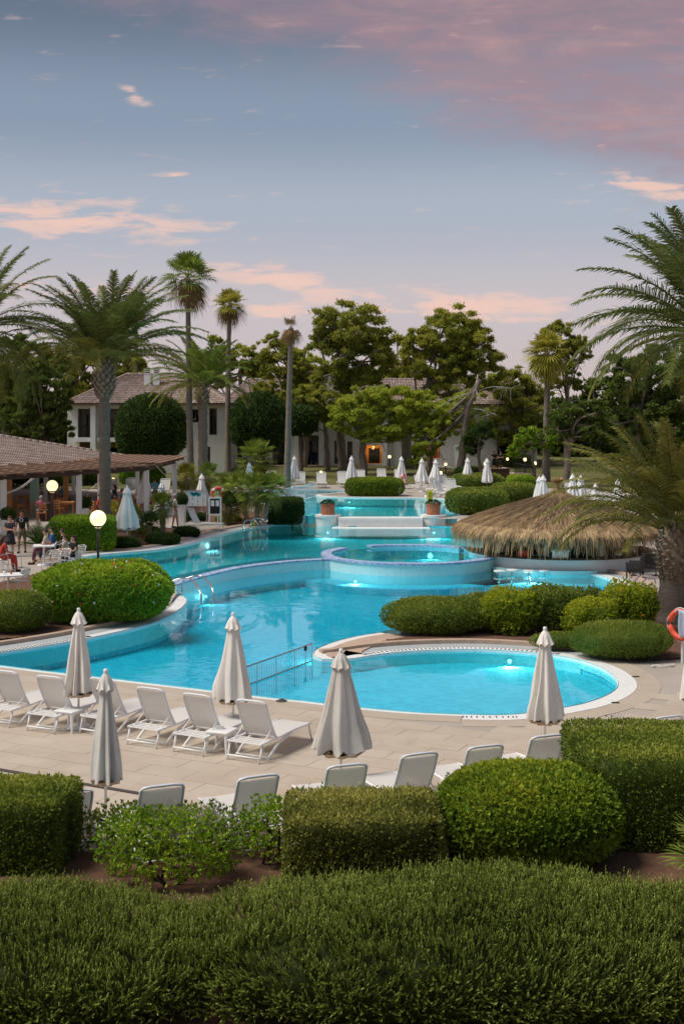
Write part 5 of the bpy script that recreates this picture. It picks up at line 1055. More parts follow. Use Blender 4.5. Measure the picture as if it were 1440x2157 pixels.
def fan_leaf(pet, rad, e0, n=22, spread=250, droop=.25, seed=0, fold=.25):
    r = np.random.default_rng(seed); mb = MB(); d0 = np.array([math.cos(e0), 0, math.sin(e0)]); up = np.array([-math.sin(e0), 0, math.cos(e0)])
    hub = d0 * pet; mb.tube([(0, 0, 0), hub * .5 + (0, 0, .02), hub], [.022, .016, .012], 4, False)
    for j in range(n):
        a = R_(-spread / 2 + spread * j / (n - 1)); d = d0 * math.cos(a) + np.array([0, 1, 0]) * math.sin(a); d = d + up * fold * abs(math.sin(a)) ; d /= np.linalg.norm(d)
        l = rad * (.72 + .28 * math.cos(a * .8)) * r.uniform(.92, 1.08); wv = np.cross(d, up); wv /= np.linalg.norm(wv); wm = l * .5 * R_(spread / n) * .50
        m_ = hub + d * l * .52 + up * (.012 if j % 2 else -.012); tip = hub + d * l + (0, 0, -droop * l * r.uniform(.5, 1.4)); q3 = hub + d * l * .8 + (0, 0, -droop * l * .35)
        mb.add([hub, m_ - wv * wm, m_ + wv * wm, q3 - wv * wm * .55, q3 + wv * wm * .55, tip], [[1, 2, 4, 3]], [[0, 2, 1], [3, 4, 5]])
    V, Fs = mb.arrays(); nf = sum(len(f) for f in Fs); return new_mesh('fan_leaf', V, Fs, rnd=np.clip(r.normal(.5, .2, nf), 0, 1))
def fan_crown(s, c, n, pet, rad, material, emin, emax, seed=0, dead=0, dead_mat='leaf_palm_dead', spread=250, droop=.25, nseg=22):
    r = np.random.default_rng(seed); nv = 6; ms = [fan_leaf(pet, rad, R_(e), nseg, spread, droop, seed * 17 + i) for i, e in enumerate(np.linspace(emax, emin, nv))]; dm = [fan_leaf(pet * .9, rad * .95, R_(e), nseg, 190, .9, seed * 19 + i, .1) for i, e in enumerate((-40, -62, -78))] if dead else []
    for j in range(n + dead):
        a = j * 2.39996 + r.uniform(-.3, .3); me = ms[min(nv - 1, int((j + .5) / n * nv))] if j < n else dm[j % 3]
        o = bpy.data.objects.new('fan_leaf', me); COL.objects.link(o); o.parent = s; o.location = np.array(c) + (.04 * math.cos(a), .04 * math.sin(a), 0); o.rotation_euler = (r.uniform(-.3, .3), 0, a)
        if not me.materials: me.materials.append(MATS[material if j < n else dead_mat])
def wash_palm(lab, Y, base, mids, crown, r0, n, pet, rad, material, emin=-25, emax=85, seed=0, dead=8, dead_mat='leaf_palm_dead', droop=.3):
    b = AY(*base, Y); z0 = float(gz(b[0], Y)); s = thing('fan_palm_tree', lab, 'palm tree', (b[0], Y, z0)); off = np.array([b[0], Y, z0])
    q = cat_rom(np.array([off - (0, 0, .05)] + [AY(x, y, Y) for x, y in mids] + [AY(*crown, Y)]), .3, False) - off; k = len(q)
    MB().tube(q, (np.linspace(r0, r0 * .62, k) + r0 * .25 * np.exp(-np.arange(k) * .35)) * (1 + .04 * np.cos(np.arange(k) * 2.5)), 10).build('trunk', 'palm_trunk', s, smooth=True)
    fan_crown(s, q[-1], n, pet, rad, material, emin, emax, seed, dead, dead_mat, droop=droop); return s
wash_palm('tallest slim fan palm with brown hanging leaves', 86, (403, 1040), [(400, 900), (397, 720)], (396, 584), .24, 26, .95, 1.15, 'leaf_fan', seed=1, dead=12)
wash_palm('second slim fan palm right of the tallest one', 101, (480, 1000), [(480, 880), (481, 750)], (485, 642), .25, 24, .6, 1.0, 'leaf_fan_yellow', seed=2, dead=12)
wash_palm('bare dying palm with a tuft of brown leaves', 80, (604, 1056), [(606, 960), (609, 830)], (613, 690), .23, 3, .35, .6, 'leaf_palm_dead', seed=3, dead=13, emin=40)
wash_palm('slim fan palm with a yellow-green crown at the right', 98, (1149, 1012), [(1150, 900), (1152, 810)], (1151, 742), .30, 34, .8, 1.25, 'leaf_fan_yellow', seed=4, dead=16, dead_mat='leaf_fan_yellow', emin=-45)
wash_palm('far thin palm behind the roof left of the thick palm', 128, (176, 960), [(176, 850)], (178, 690), .26, 22, .6, 1.0, 'leaf_palm', seed=5, dead=6)
wash_palm('far thin palm behind the roof right of the thick palm', 126, (285, 960), [(285, 850)], (287, 645), .28, 24, .7, 1.1, 'leaf_fan', seed=6, dead=8)
wash_palm('far thin palm hidden behind the thick palm trunk', 127, (243, 960), [(243, 850)], (243, 705), .26, 20, .6, 1.0, 'leaf_palm', seed=7, dead=6)
def chamaerops(lab, heads, group=None, name='fan_palm'):
    (x0, y0), c0 = heads[0][0], heads[0][1]; g0 = G(x0, y0); s = thing(name, lab, 'fan palm', g0)
    for k, (b, c, rad, mt, n) in enumerate(heads):
        g = G(*b); cw = AY(*c, g[1] + .15); q = cat_rom(np.array([g - (0, 0, .05), (g + cw) / 2 + (0, .05, 0), cw]), .12, False) - g0; kk = len(q)
        MB().tube(q, np.full(kk, .13) * (1 + .12 * np.cos(np.arange(kk) * 2.3)), 9).build('trunk', 'palm_boot', s)
        Rm = rad / F * g[1]; fan_crown(s, q[-1], n, Rm * .5, Rm * .62, mt, -25, 80, k * 7 + int(x0), 5, 'leaf_palm_gold', 230, .12, 18)
    return s
chamaerops('tall round-headed fan palm before the house wall', [((541, 1020), (541, 968), 46, 'leaf_fan', 34)])
chamaerops('clump of three fan palms with scaly trunks beside the dark hedge', [((541, 1104), (541, 1036), 44, 'leaf_fan', 26), ((522, 1103), (506, 1030), 42, 'leaf_fan', 26), ((553, 1104), (572, 1030), 40, 'leaf_fan', 24), ((484, 1098), (480, 1030), 38, 'leaf_fan', 24)])
chamaerops('small fan palm with a dark trunk in the bed by the terrace', [((343, 1126), (342, 1066), 34, 'leaf_fan', 26)])
chamaerops('low fan palm left of the small dark-trunked one', [((282, 1132), (284, 1094), 32, 'leaf_fan', 22)])
chamaerops('low fan palm behind the pool bed shrubs', [((312, 1140), (316, 1106), 32, 'leaf_deep', 22)])
chamaerops('yellowish fan palm at the foot of the thick palm', [((234, 1122), (236, 1082), 30, 'leaf_fan_yellow', 20)])
chamaerops('fan palm among the trunks behind the notice board', [((398, 1048), (392, 1006), 34, 'leaf_fan_yellow', 20)])
chamaerops('fan palm behind the thin palm trunks', [((440, 1044), (438, 1002), 32, 'leaf_fan', 20)])
chamaerops('low dark fan palm left of the three-trunk clump', [((478, 1106), (482, 1068), 34, 'leaf_deep', 22)])
g = G(84, 1168); s = thing('cycad', 'dark spiky cycad beside the hedge block', 'cycad', g); ms = [feather_frond(1.15, R_(e), R_(40), 26, .24, .05, 90 + i) for i, e in enumerate((70, 45, 20))]
MB().lathe([(.16, 0), (.19, .2), (.1, .4), (0, .42)], 10).build('trunk', 'palm_boot', s)
for j in range(28):
    o = bpy.data.objects.new('frond', ms[j % 3]); COL.objects.link(o); o.parent = s; o.location = (0, 0, .36); o.rotation_euler = (0, 0, j * 2.4)
    if not o.data.materials: o.data.materials.append(MATS['leaf_deep'])
s = thing('fan_palm', 'yellow-green fan palm leaves at the lower right edge', 'fan palm', (4.95, 16.9, .03)); MB().tube([(0, 0, 0), (0, 0, .55)], .1, 9).build('trunk', 'palm_boot', s); fan_crown(s, (0, 0, .55), 22, .35, .5, 'leaf_fan', -20, 75, 77, 4, 'leaf_palm_gold', 240, .1, 24)
# ------------------------------------------------------------------ buildings
def Zat(py, Y): return H - (py - HY) / F * Y
def tiled(parent, A, B, C, D, pitch=.30, course=.42, material='roof_tile', name='roof_tiles', amp=.055):
    """rows of half-round tiles over the roof face A-B (eave) to D-C (top); each course steps over the one below"""
    A, B, C, D = [np.asarray(v, float) for v in (A, B, C, D)]
    ex = B - A; W = np.linalg.norm(ex); up = (C + D) / 2 - (A + B) / 2; Hh = np.linalg.norm(up); nrm = np.cross(ex, up); nrm /= np.linalg.norm(nrm)
    if nrm[2] < 0: nrm = -nrm
    nc = max(2, int(W / pitch)); nr = max(2, int(Hh / course)); ns = nc * 4; us = np.linspace(0, 1, ns + 1); V, Q, rv = [], [], []; base = 0
    wave = np.abs(np.sin(np.linspace(0, nc * np.pi, ns + 1))) * amp
    for r in range(nr):
        for e in (0, 1):
            t = (r + e * .999) / nr; a = A + (D - A) * t; b = B + (C - B) * t
            V.append(a + (b - a) * us[:, None] + nrm * (wave + (.035 if e == 0 else 0))[:, None])
        i = np.arange(ns); q = np.stack([base + i, base + i + 1, base + ns + 1 + i + 1, base + ns + 1 + i], 1); Q.append(q); rv.append(np.repeat(rng.uniform(.1, .9, nc), 4)[:ns] * .8 + rng.uniform(0, .2, ns)); base += 2 * (ns + 1)
    V = np.vstack(V); off = np.array(parent.location)
    o = link(name, new_mesh(name, V - off, np.vstack(Q), rnd=np.concatenate(rv)), material, parent); tag(o, kind='stuff'); return o
def ridge_caps(parent, a, b, n, r=.11):
    a, b = np.asarray(a, float), np.asarray(b, float)
    for k in range(n):
        p, q = a + (b - a) * k / n, a + (b - a) * (k + 1.08) / n; MB().tube([p, q], [r * 1.05, r * .92], 8, True).build('ridge_tile', 'ridge', parent, world=True, smooth=True)
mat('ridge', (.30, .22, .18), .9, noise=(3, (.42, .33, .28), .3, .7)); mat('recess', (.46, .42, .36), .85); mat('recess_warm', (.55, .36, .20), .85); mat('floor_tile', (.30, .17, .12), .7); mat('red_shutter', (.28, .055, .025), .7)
def facade(parent, x0, x1, y0, y1, Y, ops, thick=.35, material='white_wall'):
    xs = sorted({x0, x1, *[o[0] for o in ops], *[o[1] for o in ops]}); zs = sorted({y0, y1, *[o[2] for o in ops], *[o[3] for o in ops]}); mb = MB()
    for i in range(len(xs) - 1):
        run = None
        for j in range(len(zs) - 1):
            cx, cy = (xs[i] + xs[i + 1]) / 2, (zs[j] + zs[j + 1]) / 2; hole = any(o[0] < cx < o[1] and o[2] < cy < o[3] for o in ops)
            if not hole: run = (run[0], zs[j + 1]) if run else (zs[j], zs[j + 1])
            if (hole or j == len(zs) - 2) and run:
                xa, xb, za, zb = X_(xs[i], Y), X_(xs[i + 1], Y), Zat(run[1], Y), Zat(run[0], Y); mb.box(((xa + xb) / 2, Y + thick / 2, (za + zb) / 2), (xb - xa, thick, zb - za)); run = None
    return mb.build('wall', material, parent, world=True)
def opening_fill(parent, op, Y, kind, depth=2.0):
    xa, xb, zt, zb = X_(op[0], Y), X_(op[1], Y), Zat(op[2], Y), Zat(op[3], Y); cx, cz, w, hgt = (xa + xb) / 2, (zt + zb) / 2, xb - xa, zt - zb
    if kind.startswith('recess'):
        m_ = 'recess_warm' if 'warm' in kind or 'dim' in kind else 'recess'  # orange glow put into the wall colour; dim recesses carry no lamp
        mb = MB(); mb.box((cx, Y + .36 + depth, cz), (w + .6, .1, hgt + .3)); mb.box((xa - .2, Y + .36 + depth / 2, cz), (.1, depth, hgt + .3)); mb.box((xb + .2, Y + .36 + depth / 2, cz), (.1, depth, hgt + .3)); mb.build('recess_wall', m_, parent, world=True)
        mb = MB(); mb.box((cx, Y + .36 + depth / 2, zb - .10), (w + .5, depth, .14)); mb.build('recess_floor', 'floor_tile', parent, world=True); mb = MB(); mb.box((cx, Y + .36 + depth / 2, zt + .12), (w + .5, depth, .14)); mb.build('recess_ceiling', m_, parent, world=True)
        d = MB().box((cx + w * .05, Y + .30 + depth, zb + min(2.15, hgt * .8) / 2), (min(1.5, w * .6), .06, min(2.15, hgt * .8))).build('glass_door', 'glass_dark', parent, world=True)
        if 'rail' in kind:
            r = bpy.data.objects.new('balcony_railing', None); COL.objects.link(r); r.parent = parent
            mb = MB(); mb.box((cx, Y + .1, zb + .95), (w, .05, .05)); mb.box((cx, Y + .1, zb + .1), (w, .04, .04)); mb.build('rail', 'dark_iron', r, world=True)
            for k in range(int(w / .14)): MB().box((xa + .07 + k * .14, Y + .1, zb + .52), (.022, .022, .84)).build('bar', 'dark_iron', r, world=True)
        if 'warm' in kind:
            l = bpy.data.lights.new('porch_lamp', 'POINT'); l.energy = 22 if Y > 110 else 8; l.color = (1, .52, .16); l.shadow_soft_size = .12; lo = bpy.data.objects.new('porch_bulb', l); COL.objects.link(lo); lo.parent = parent; lo.location = np.array([cx, Y + .36 + depth * .6, zt - .35]) - np.array(parent.location)
            MB().lathe([(0, -.05), (.04, -.04), (.05, 0), (.04, .04), (0, .05)], 10, (cx, Y + .3 + depth * .6, zt - .18)).build('porch_light', 'lamp_warm', parent, world=True, smooth=True)
    else:
        MB().box((cx, Y + .22, cz), (w, .05, hgt)).build('pane', 'glass_dark', parent, world=True)
        mb = MB()
        for sx in (xa + .04, xb - .04, cx): mb.box((sx, Y + .17, cz), (.07, .07, hgt))
        mb.box((cx, Y + .17, zt - .04), (w, .068, .07)); mb.box((cx, Y + .17, zb + .04), (w, .068, .07)); mb.build('window_frame', 'door_brown', parent, world=True)
        if kind == 'window': MB().box((cx, Y - .06, zb - .05), (w + .3, .2, .07)).build('sill', 'white_coping', parent, world=True)
YA = 106.0
hA = thing('white_house', 'white two-storey house with tiled hip roof and two chimneys at the left', 'house', (X_(300, YA), YA, 1.0))
opsA = [(164, 192, 861, 922, 'recess_rail'), (167, 192, 931, 1000, 'recess_dim'), (208, 262, 861, 922, 'recess_rail'), (208, 262, 931, 1000, 'recess_dim'), (404, 420, 862, 890, 'window'), (441, 457, 860, 916, 'door'), (432, 443, 941, 975, 'window'), (340, 372, 862, 892, 'window')]
facade(hA, 142, 474, 849, 1004, YA, opsA)
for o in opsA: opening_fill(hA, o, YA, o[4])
MB().box((X_(199, YA) , YA - .35, (Zat(1004, YA) + Zat(849, YA)) / 2), (.42, .5, Zat(849, YA) - Zat(1004, YA))).build('corner_column', 'white_paint', hA, world=True)
for x0, x1 in ((160, 193), (206, 264)): MB().box(((X_(x0, YA) + X_(x1, YA)) / 2, YA - .15, Zat(926, YA)), (X_(x1, YA) - X_(x0, YA), .6, .34)).build('balcony_slab', 'white_paint', hA, world=True)
mb = MB(); mb.box((X_(142, YA) - .02 + .17, YA + 6.4, 3.8), (.34, 12, 5.6)); mb.box((X_(474, YA) - .15, YA + 6.4, 3.8), (.34, 12, 5.6)); mb.build('side_wall', 'white_wall', hA, world=True)
def hip(parent, pl, pr, Yf, Yb, ye, ridge_l, ridge_r, yr, over=.5):
    ze = Zat(ye, Yf); Ym = (Yf + Yb) / 2; zr = Zat(yr, Ym); xl, xr = X_(pl, Yf), X_(pr, Yf)
    A, B = (xl, Yf, ze), (xr, Yf, ze); R1, R2 = (X_(ridge_l, Ym), Ym, zr), (X_(ridge_r, Ym), Ym, zr); C, D = (xr, Yb, ze), (xl, Yb, ze)
    tiled(parent, A, B, R2, R1); tiled(parent, D, A, R1, (R1[0] - .01, R1[1] + .02, R1[2])); tiled(parent, B, C, (R2[0] + .01, R2[1] + .02, R2[2]), R2); tiled(parent, C, D, R1, R2)
    mb = MB(); V = np.array([A, B, C, D, R1, R2]) - (0, 0, .10); mb.add(V, [[0, 1, 5, 4], [2, 3, 4, 5], [0, 3, 2, 1]], [[1, 2, 5], [3, 0, 4]]); mb.build('roof_board', 'wood_dark', parent, world=True)
    mb = MB(); mb.beam(np.array(A) - (0, -.05, .10), np.array(B) - (0, -.05, .10), .08, .16); mb.beam(np.array(A) - (-.05, 0, .10), np.array(D) - (-.05, 0, .10), .08, .16); mb.build('eave_board', 'wood_red', parent, world=True)
    u = (0, 0, .05); ridge_caps(parent, np.array(R1) + u, np.array(R2) + u, max(4, int((R2[0] - R1[0]) / .45))); ridge_caps(parent, np.array(A) + u, np.array(R1) + u, 22); ridge_caps(parent, np.array(B) + u, np.array(R2) + u, 22)
hip(hA, 136, 486, YA - .9, YA + 12.6, 850, 268, 388, 789)
def chimney(parent, px, Y, ytop, ybot, wpx):
    w = wpx / F * Y; zt, zb = Zat(ytop, Y), Zat(ybot, Y); x = X_(px, Y); c = MB().box((x, Y, (zt - .55 + zb) / 2), (w, w, zt - .55 - zb)).build('chimney', 'white_paint', parent, world=True)
    for k in range(3): MB().box((x, Y, zt - .50 + k * .17), (w * 1.12, w * 1.12, .085)).build('chimney_cap', 'white_wall', c, world=False if False else True)
    MB().box((x, Y, zt - .28), (w * .7, w * .7, .5)).build('chimney_flue', 'dark_iron', c, world=True); return c
chimney(hA, 311.5, 109.5, 774, 822, 13.5); chimney(hA, 330, 109.5, 774, 822, 13.5); chimney(hA, 342, 114, 786, 815, 11)
YB = 119.0
hB = thing('white_house', 'white house with balconies and dark doors behind the pines', 'house', (X_(720, YB), YB, 1.0))
opsB = [(487, 510, 927, 984, 'door'), (530, 545, 880, 905, 'window'), (574, 604, 913, 981, 'recess'), (574, 604, 870, 908, 'recess_rail'), (627, 672, 917, 981, 'recess'), (627, 672, 872, 909, 'recess_rail'), (704, 717, 883, 908, 'window'), (704, 727, 928, 977, 'door'), (731, 742, 930, 977, 'door'), (768, 806, 938, 977, 'recess_warm'), (820, 840, 880, 905, 'window'), (870, 884, 935, 972, 'door'), (898, 926, 936, 966, 'recess_warm'), (1046, 1080, 905, 966, 'recess')]
facade(hB, 474, 1130, 850, 986, YB, opsB)
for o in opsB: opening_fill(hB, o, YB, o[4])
for px in (624, 676, 809): MB().box((X_(px, YB), YB - .25, (Zat(986, YB) + Zat(850, YB)) / 2), (.42, .45, Zat(850, YB) - Zat(986, YB))).build('corner_column', 'white_paint', hB, world=True)
for x0, x1 in ((572, 606), (622, 678)): MB().box(((X_(x0, YB) + X_(x1, YB)) / 2, YB - .1, Zat(913, YB)), (X_(x1, YB) - X_(x0, YB) - .44, .7, .28)).build('balcony_slab', 'white_paint', hB, world=True)
sh = bpy.data.objects.new('red_shutter', None); COL.objects.link(sh); sh.parent = hB
for k in range(9): MB().box((X_(912, YB), YB + .1, Zat(940 + 2.8 * k, YB)), (X_(926, YB) - X_(899, YB), .05, .09)).build('slat', 'red_shutter', sh, world=True)
hip(hB, 462, 1140, YB - .9, YB + 11, 852, 525, 1070, 800)
chimney(hB, 686, 122.5, 786, 830, 12); chimney(hB, 770, 122.5, 789, 830, 12); chimney(hB, 1000, 122.5, 792, 830, 12)
MB().box((X_(620, YB), YB - .9, 1.0), (X_(760, YB) - X_(470, YB), 1.6, .24)).build('terrace_step', 'kerb', hB, world=True)
# things on the porch
p = AY(660, 978, YB + .5); s = thing('porch_chair', 'dark blue high-backed chair on the porch of the right house', 'chair', (p[0], p[1], 1.0)); MB().box((0, .2, .75), (.5, .06, .75)).build('backrest', 'navy' if 'navy' in MATS else mat('navy', (.015, .03, .10), .7), s, bevel=.1); MB().box((0, -.02, .42), (.5, .48, .06)).build('seat', 'navy', s)
for sx in (-1, 1):
    for sy in (-1, 1): MB().box((sx * .22, sy * .2, .2), (.04, .04, .4)).build('leg', 'white_paint', s)

# terrace restaurant: tiled roof, timber pergola, white posts
zE = 3.15; E0 = np.array([-21.5, 57.5, zE]); E1 = np.array([-13.35, 83.0, zE]); Rg = np.array([-27.5, 79.0, 5.7])
rs = thing('restaurant_pavilion', 'terrace restaurant with brown tiled roof and timber pergola at the left', 'pavilion', (-16, 68, .35))
R0 = Rg - (E1 - E0) * .75; tiled(rs, E0, E1, Rg + (.02, .02, 0), R0, .27, .36, amp=.06)
ridge_caps(rs, E1 + (0, 0, .06), Rg + (0, 0, .06), 36, .12)
mb = MB(); V = np.array([E0, E1, Rg, R0]) - (0, 0, .1); mb.add(V, [[0, 1, 2, 3]]); mb.build('roof_board', 'wood_dark', rs, world=True)
tiled(rs, E1, E1 + (-14, 12, 0), Rg + (-.5, .5, 0), Rg, .27, .36, amp=.06)
posts = [(8, 1122), (167, 1104), (309, 1088), (368, 1059)]; PW = [G(*p) for p in posts]
B0 = PW[0] + (PW[0] - PW[2]) * .6
for p in [B0] + PW:
    zt = 2.92; MB().box((p[0], p[1], (p[2] + zt) / 2), (.26, .26, zt - p[2])).build('post', 'white_paint', rs, world=True, bevel=.02)
beamz = np.array([0, 0, 3.0])
def top(p): return np.array([p[0], p[1], 3.0])
for a, b in ((B0, PW[0]), (PW[0], PW[2]), (PW[2], PW[3])): MB().beam(top(a), top(b), .16, .24).build('beam', 'wood_dark', rs, world=True)
inner = []
a, b = B0, PW[2]; nR = 13
for k in range(nR):
    q = top(a) + (top(b) - top(a)) * (k + .5) / nR; d = np.array([-.955, .30, 0.0]); e = q + d * 2.6 + (0, 0, .28); f = q - d * .55 + (0, 0, -.02)
    MB().beam(f + (0, 0, .17), e + (0, 0, .17), .12, .16).build('rafter', 'wood_red', rs, world=True)
    q2 = q + (top(b) - top(a)) * .5 / nR; Ln = np.linalg.norm(top(b) - top(a)) / nR - .16; along = (top(b) - top(a)) / np.linalg.norm(top(b) - top(a))
    for j in range(5):
        c0 = q2 - d * (.40 - .42 * j) + (0, 0, .20 + .04 * j); MB().beam(c0 - along * Ln / 2, c0 + along * Ln / 2, .34, .04).build('board', 'wood_red', rs, world=True)
a, b = PW[2], PW[3]
for k in range(6):
    q = top(a) + (top(b) - top(a)) * (k + .5) / 6; MB().beam(q + (.7, 0, .2), q + (-4.2, 0, .35), .12, .16).build('rafter', 'wood_red', rs, world=True)
for k in range(10): x = .6 - .48 * k; MB().beam(top(a) + (x, -.3, .31 + .012 * k), top(b) + (x, .6, .31 + .012 * k), .36, .035).build('board', 'wood_red', rs, world=True)
for px, Y, w, mt, zt in ((73, 72, .42, mat('green_paint', (.22, .33, .27), .6), 3.1), (139, 76, .26, 'wood_orange', 3.1), (97, 80, .22, 'white_paint', 3.1), (290, 80, .22, 'white_paint', 3.0), (211, 74, .24, 'white_paint', 3.0), (155, 84, .2, 'white_paint', 3.0), (20, 70, .24, 'wood_orange', 3.1)):
    x = X_(px, Y); z = float(gz(x, Y)); MB().box((x, Y, (z + zt) / 2), (w, w, zt - z)).build('column', mt, rs, world=True)
for a, b in ((AY(13, 1040, 63.2), AY(77, 1003, 71)), (AY(13, 1038, 63.2), AY(75, 1001, 71)), (AY(172, 1034, 67.5), AY(212, 1012, 72)), (AY(327, 978, 73), AY(364, 1007, 81))):
    m_ = (a + b) / 2 - (0, 0, .16); MB().tube(cat_rom(np.array([a, m_, b]), .3, False), .022, 5).build('rope', 'canvas', rs, world=True)
# glazed screen and hedge seen through the open terrace
for k, (px, Y, wpx, hm, mt, lab) in enumerate(((60, 92, 70, 2.6, 'leaf_deep', 'tall green hedge seen through the terrace at the left'), (135, 93, 60, 2.6, 'leaf_bright', 'bright hedge seen through the terrace in the middle'), (190, 94, 40, 2.2, 'leaf_fan', 'green hedge behind the terrace beside the thick palm'), (300, 95, 70, 1.3, 'leaf_bright', 'low hedge behind the white loungers by the terrace'))):
    x = X_(px, Y); w = wpx / F * Y; hedge('garden_hedge', lab, (x, Y, float(gz(x, Y))), (w / 2 + .4, .6, hm / 2), 4, 5000, .14, .08, mt, None, .03, 1.5, 0, .8, depth=.12)
def cafe_table(loc, rz, lab, mt='wood_orange', h=.75, w=.85, grp=None):
    s = thing('dining_table', lab, 'table', loc, rz, grp); MB().box((0, 0, h), (w, w, .045)).build('table_top', mt, s, bevel=.01)
    if mt == 'wood_orange':
        for sx in (-1, 1):
            for sy in (-1, 1): MB().box((sx * (w / 2 - .06), sy * (w / 2 - .06), h / 2), (.07, .07, h - .02)).build('leg', mt, s)
        MB().box((0, 0, h - .07), (w - .1, w - .1, .09)).build('apron', mt, s)
    else:
        MB().lathe([(.26, 0), (.24, .03), (.04, .06), (.035, h - .03)], 12).build('pedestal', mt, s)
    return s
def wood_chair(mt='wood_orange'):
    s = thing('dining_chair', 'wooden chair', 'chair'); MB().box((0, 0, .45), (.44, .44, .05)).build('seat', mt, s, bevel=.01)
    for sx in (-1, 1): MB().box((sx * .19, .19, .22), (.045, .045, .44)).build('leg', mt, s); MB().box((sx * .19, -.19, .47), (.045, .045, .94)).build('back_leg', mt, s)
    for z in (.62, .76, .89): MB().box((0, -.19, z), (.36, .03, .075)).build('back_slat', mt, s)
    return s
def metal_chair():
    s = thing('terrace_chair', 'aluminium chair', 'chair'); W = .26
    for k in range(5): MB().box((0, -.16 + .09 * k, .45), (2 * W - .05, .065, .014)).build('seat_slat', 'aluminium', s)
    for k in range(4): MB().box((0, -.24 - .012 * k, .58 + .075 * k), (2 * W - .04, .014, .05)).build('back_slat', 'aluminium', s)
    for sx in (-1, 1):
        MB().tube(cat_rom(np.array([(sx * W, .24, 0), (sx * W, .20, .45), (sx * W, .16, .66), (sx * W, -.1, .67), (sx * W, -.22, .70), (sx * W * .95, -.29, .84)]), .06, False), .014, 7).build('arm_frame', 'aluminium', s, smooth=True)
        MB().tube([(sx * W, -.20, .46), (sx * W, -.27, 0)], .014, 7).build('leg', 'aluminium', s)
    MB().tube([(-W * .95, -.29, .84), (0, -.31, .87), (W * .95, -.29, .84)], .014, 7).build('top_rail', 'aluminium', s, smooth=True)
    return s
mat('aluminium', (.62, .62, .60), .35, metal=.7)
WC = wood_chair(); MC = metal_chair(); wf, mf = [True], [True]
def put(proto, flag, loc, rz, lab, grp):
    if flag[0]: flag[0] = False; proto.location = [float(c) for c in loc]; proto.rotation_euler = (0, 0, rz); return tag(proto, lab, None, grp)
    return dup(proto, loc, rz, lab, grp)
tg = 'wooden tables under the pergola'; cg = 'wooden chairs under the pergola'
tabs = [(33, 1092, 'wooden table behind the left planter'), (50, 1072, 'wooden table further back behind the left planter'), (141, 1086, 'wooden table right of the orange pillar'), (245, 1082, 'wooden table behind the closed terrace umbrella'), (292, 1078, 'wooden table left of the pergola corner post'), (330, 1080, 'wooden table right of the pergola corner post'), (205, 1088, 'wooden table hidden by the thick palm trunk'), (100, 1062, 'wooden table near the dark barrel')]
for k, (px, py, lb) in enumerate(tabs):
    g = G(px, py); cafe_table(g, random.uniform(0, 1.5), lb, grp=tg)
    for j in range(3):
        a = k * 1.1 + j * 2.1; q = g + (.72 * math.cos(a), .72 * math.sin(a), 0); q[2] = gz(q[0], q[1]); put(WC, wf, q, a + math.pi / 2, lb.replace('wooden table', ['wooden chair nearest the viewer at the table', 'wooden chair on one side of the table', 'wooden chair on the other side of the table'][j]), cg)
def planter(px, py, lab, tall=.75):
    g = G(px, py); s = thing('planter', lab, 'planter', g); w = .42
    V = np.array([[-.17, -.17, 0], [.17, -.17, 0], [.17, .17, 0], [-.17, .17, 0], [-.23, -.23, tall], [.23, -.23, tall], [.23, .23, tall], [-.23, .23, tall]]); MB().add(V, [[0, 1, 5, 4], [1, 2, 6, 5], [2, 3, 7, 6], [3, 0, 4, 7], [4, 5, 6, 7], [3, 2, 1, 0]]).build('pot', 'white_paint', s)
    p, n_ = sup_shape(1500, (.34, .34, .32), 2, .03, 3); V, Q, rv = leaves_at(p + (0, 0, tall + .25), n_, .07, .04, .8, 0); link('ball_plant', new_mesh('ball_plant', V, Q, rnd=rv * .7), 'leaf_deep', s); cm = core_mesh((.31, .31, .29), 2, 1, 0, 1, 10); Vc, Fc = cm.arrays(); link('inner_foliage', new_mesh('inner_foliage', Vc + (0, 0, tall + .25), Fc, True, rnd=np.full(len(Fc[0]), .1)), 'leaf_deep', s)
planter(17, 1128, 'white planter with clipped ball plant at the left pergola post'); planter(179, 1100, 'white planter with clipped ball plant at the middle pergola post'); planter(381, 1108, 'white planter with clipped ball plant beside the notice board', 1.1)
# barrel stand
g = G(98, 1097); s = thing('dark_barrel', 'dark barrel counter with pale lettering behind the hedge block', 'barrel', g); MB().lathe([(.30, 0), (.37, .25), (.40, .5), (.37, .75), (.30, 1.0), (0, 1.0)], 20).build('cask', 'wood_dark', s, smooth=True)
for z in (.12, .85): MB().lathe([(.355, z), (.355, z + .06)], 20).build('hoop', 'dark_iron', s)
MB().box((0, -.40, .62), (.30, .02, .035)).build('lettering', 'paper', s); MB().box((.02, -.40, .50), (.12, .02, .07)).build('lettering', 'paper', s)

# globe lamps and bollards
def globe(px, py, r_px, Y, lab):
    r = r_px / F * Y; c = AY(px, py, Y); zg = float(gz(c[0], Y)); s = thing('globe_lamp', lab, 'lamp', (c[0], Y, zg))
    a = np.linspace(-np.pi / 2, np.pi / 2, 18); MB().lathe([(r * math.cos(t), c[2] - zg + r * math.sin(t)) for t in a], 28).build('globe', 'globe', s, smooth=True)
    MB().lathe([(.09, 0), (.08, .1), (.045, .14), (.04, c[2] - zg - r - .06), (.13, c[2] - zg - r - .02), (.14, c[2] - zg - r + .03), (.0, c[2] - zg - r + .05)], 14).build('post', 'dark_iron', s, smooth=False)
    l = bpy.data.lights.new('globe_bulb', 'POINT'); l.energy = 25; l.color = (1, .78, .45); l.shadow_soft_size = r; lo = bpy.data.objects.new('globe_bulb', l); COL.objects.link(lo); lo.parent = s; lo.location = (0, 0, c[2] - zg - r - .12)
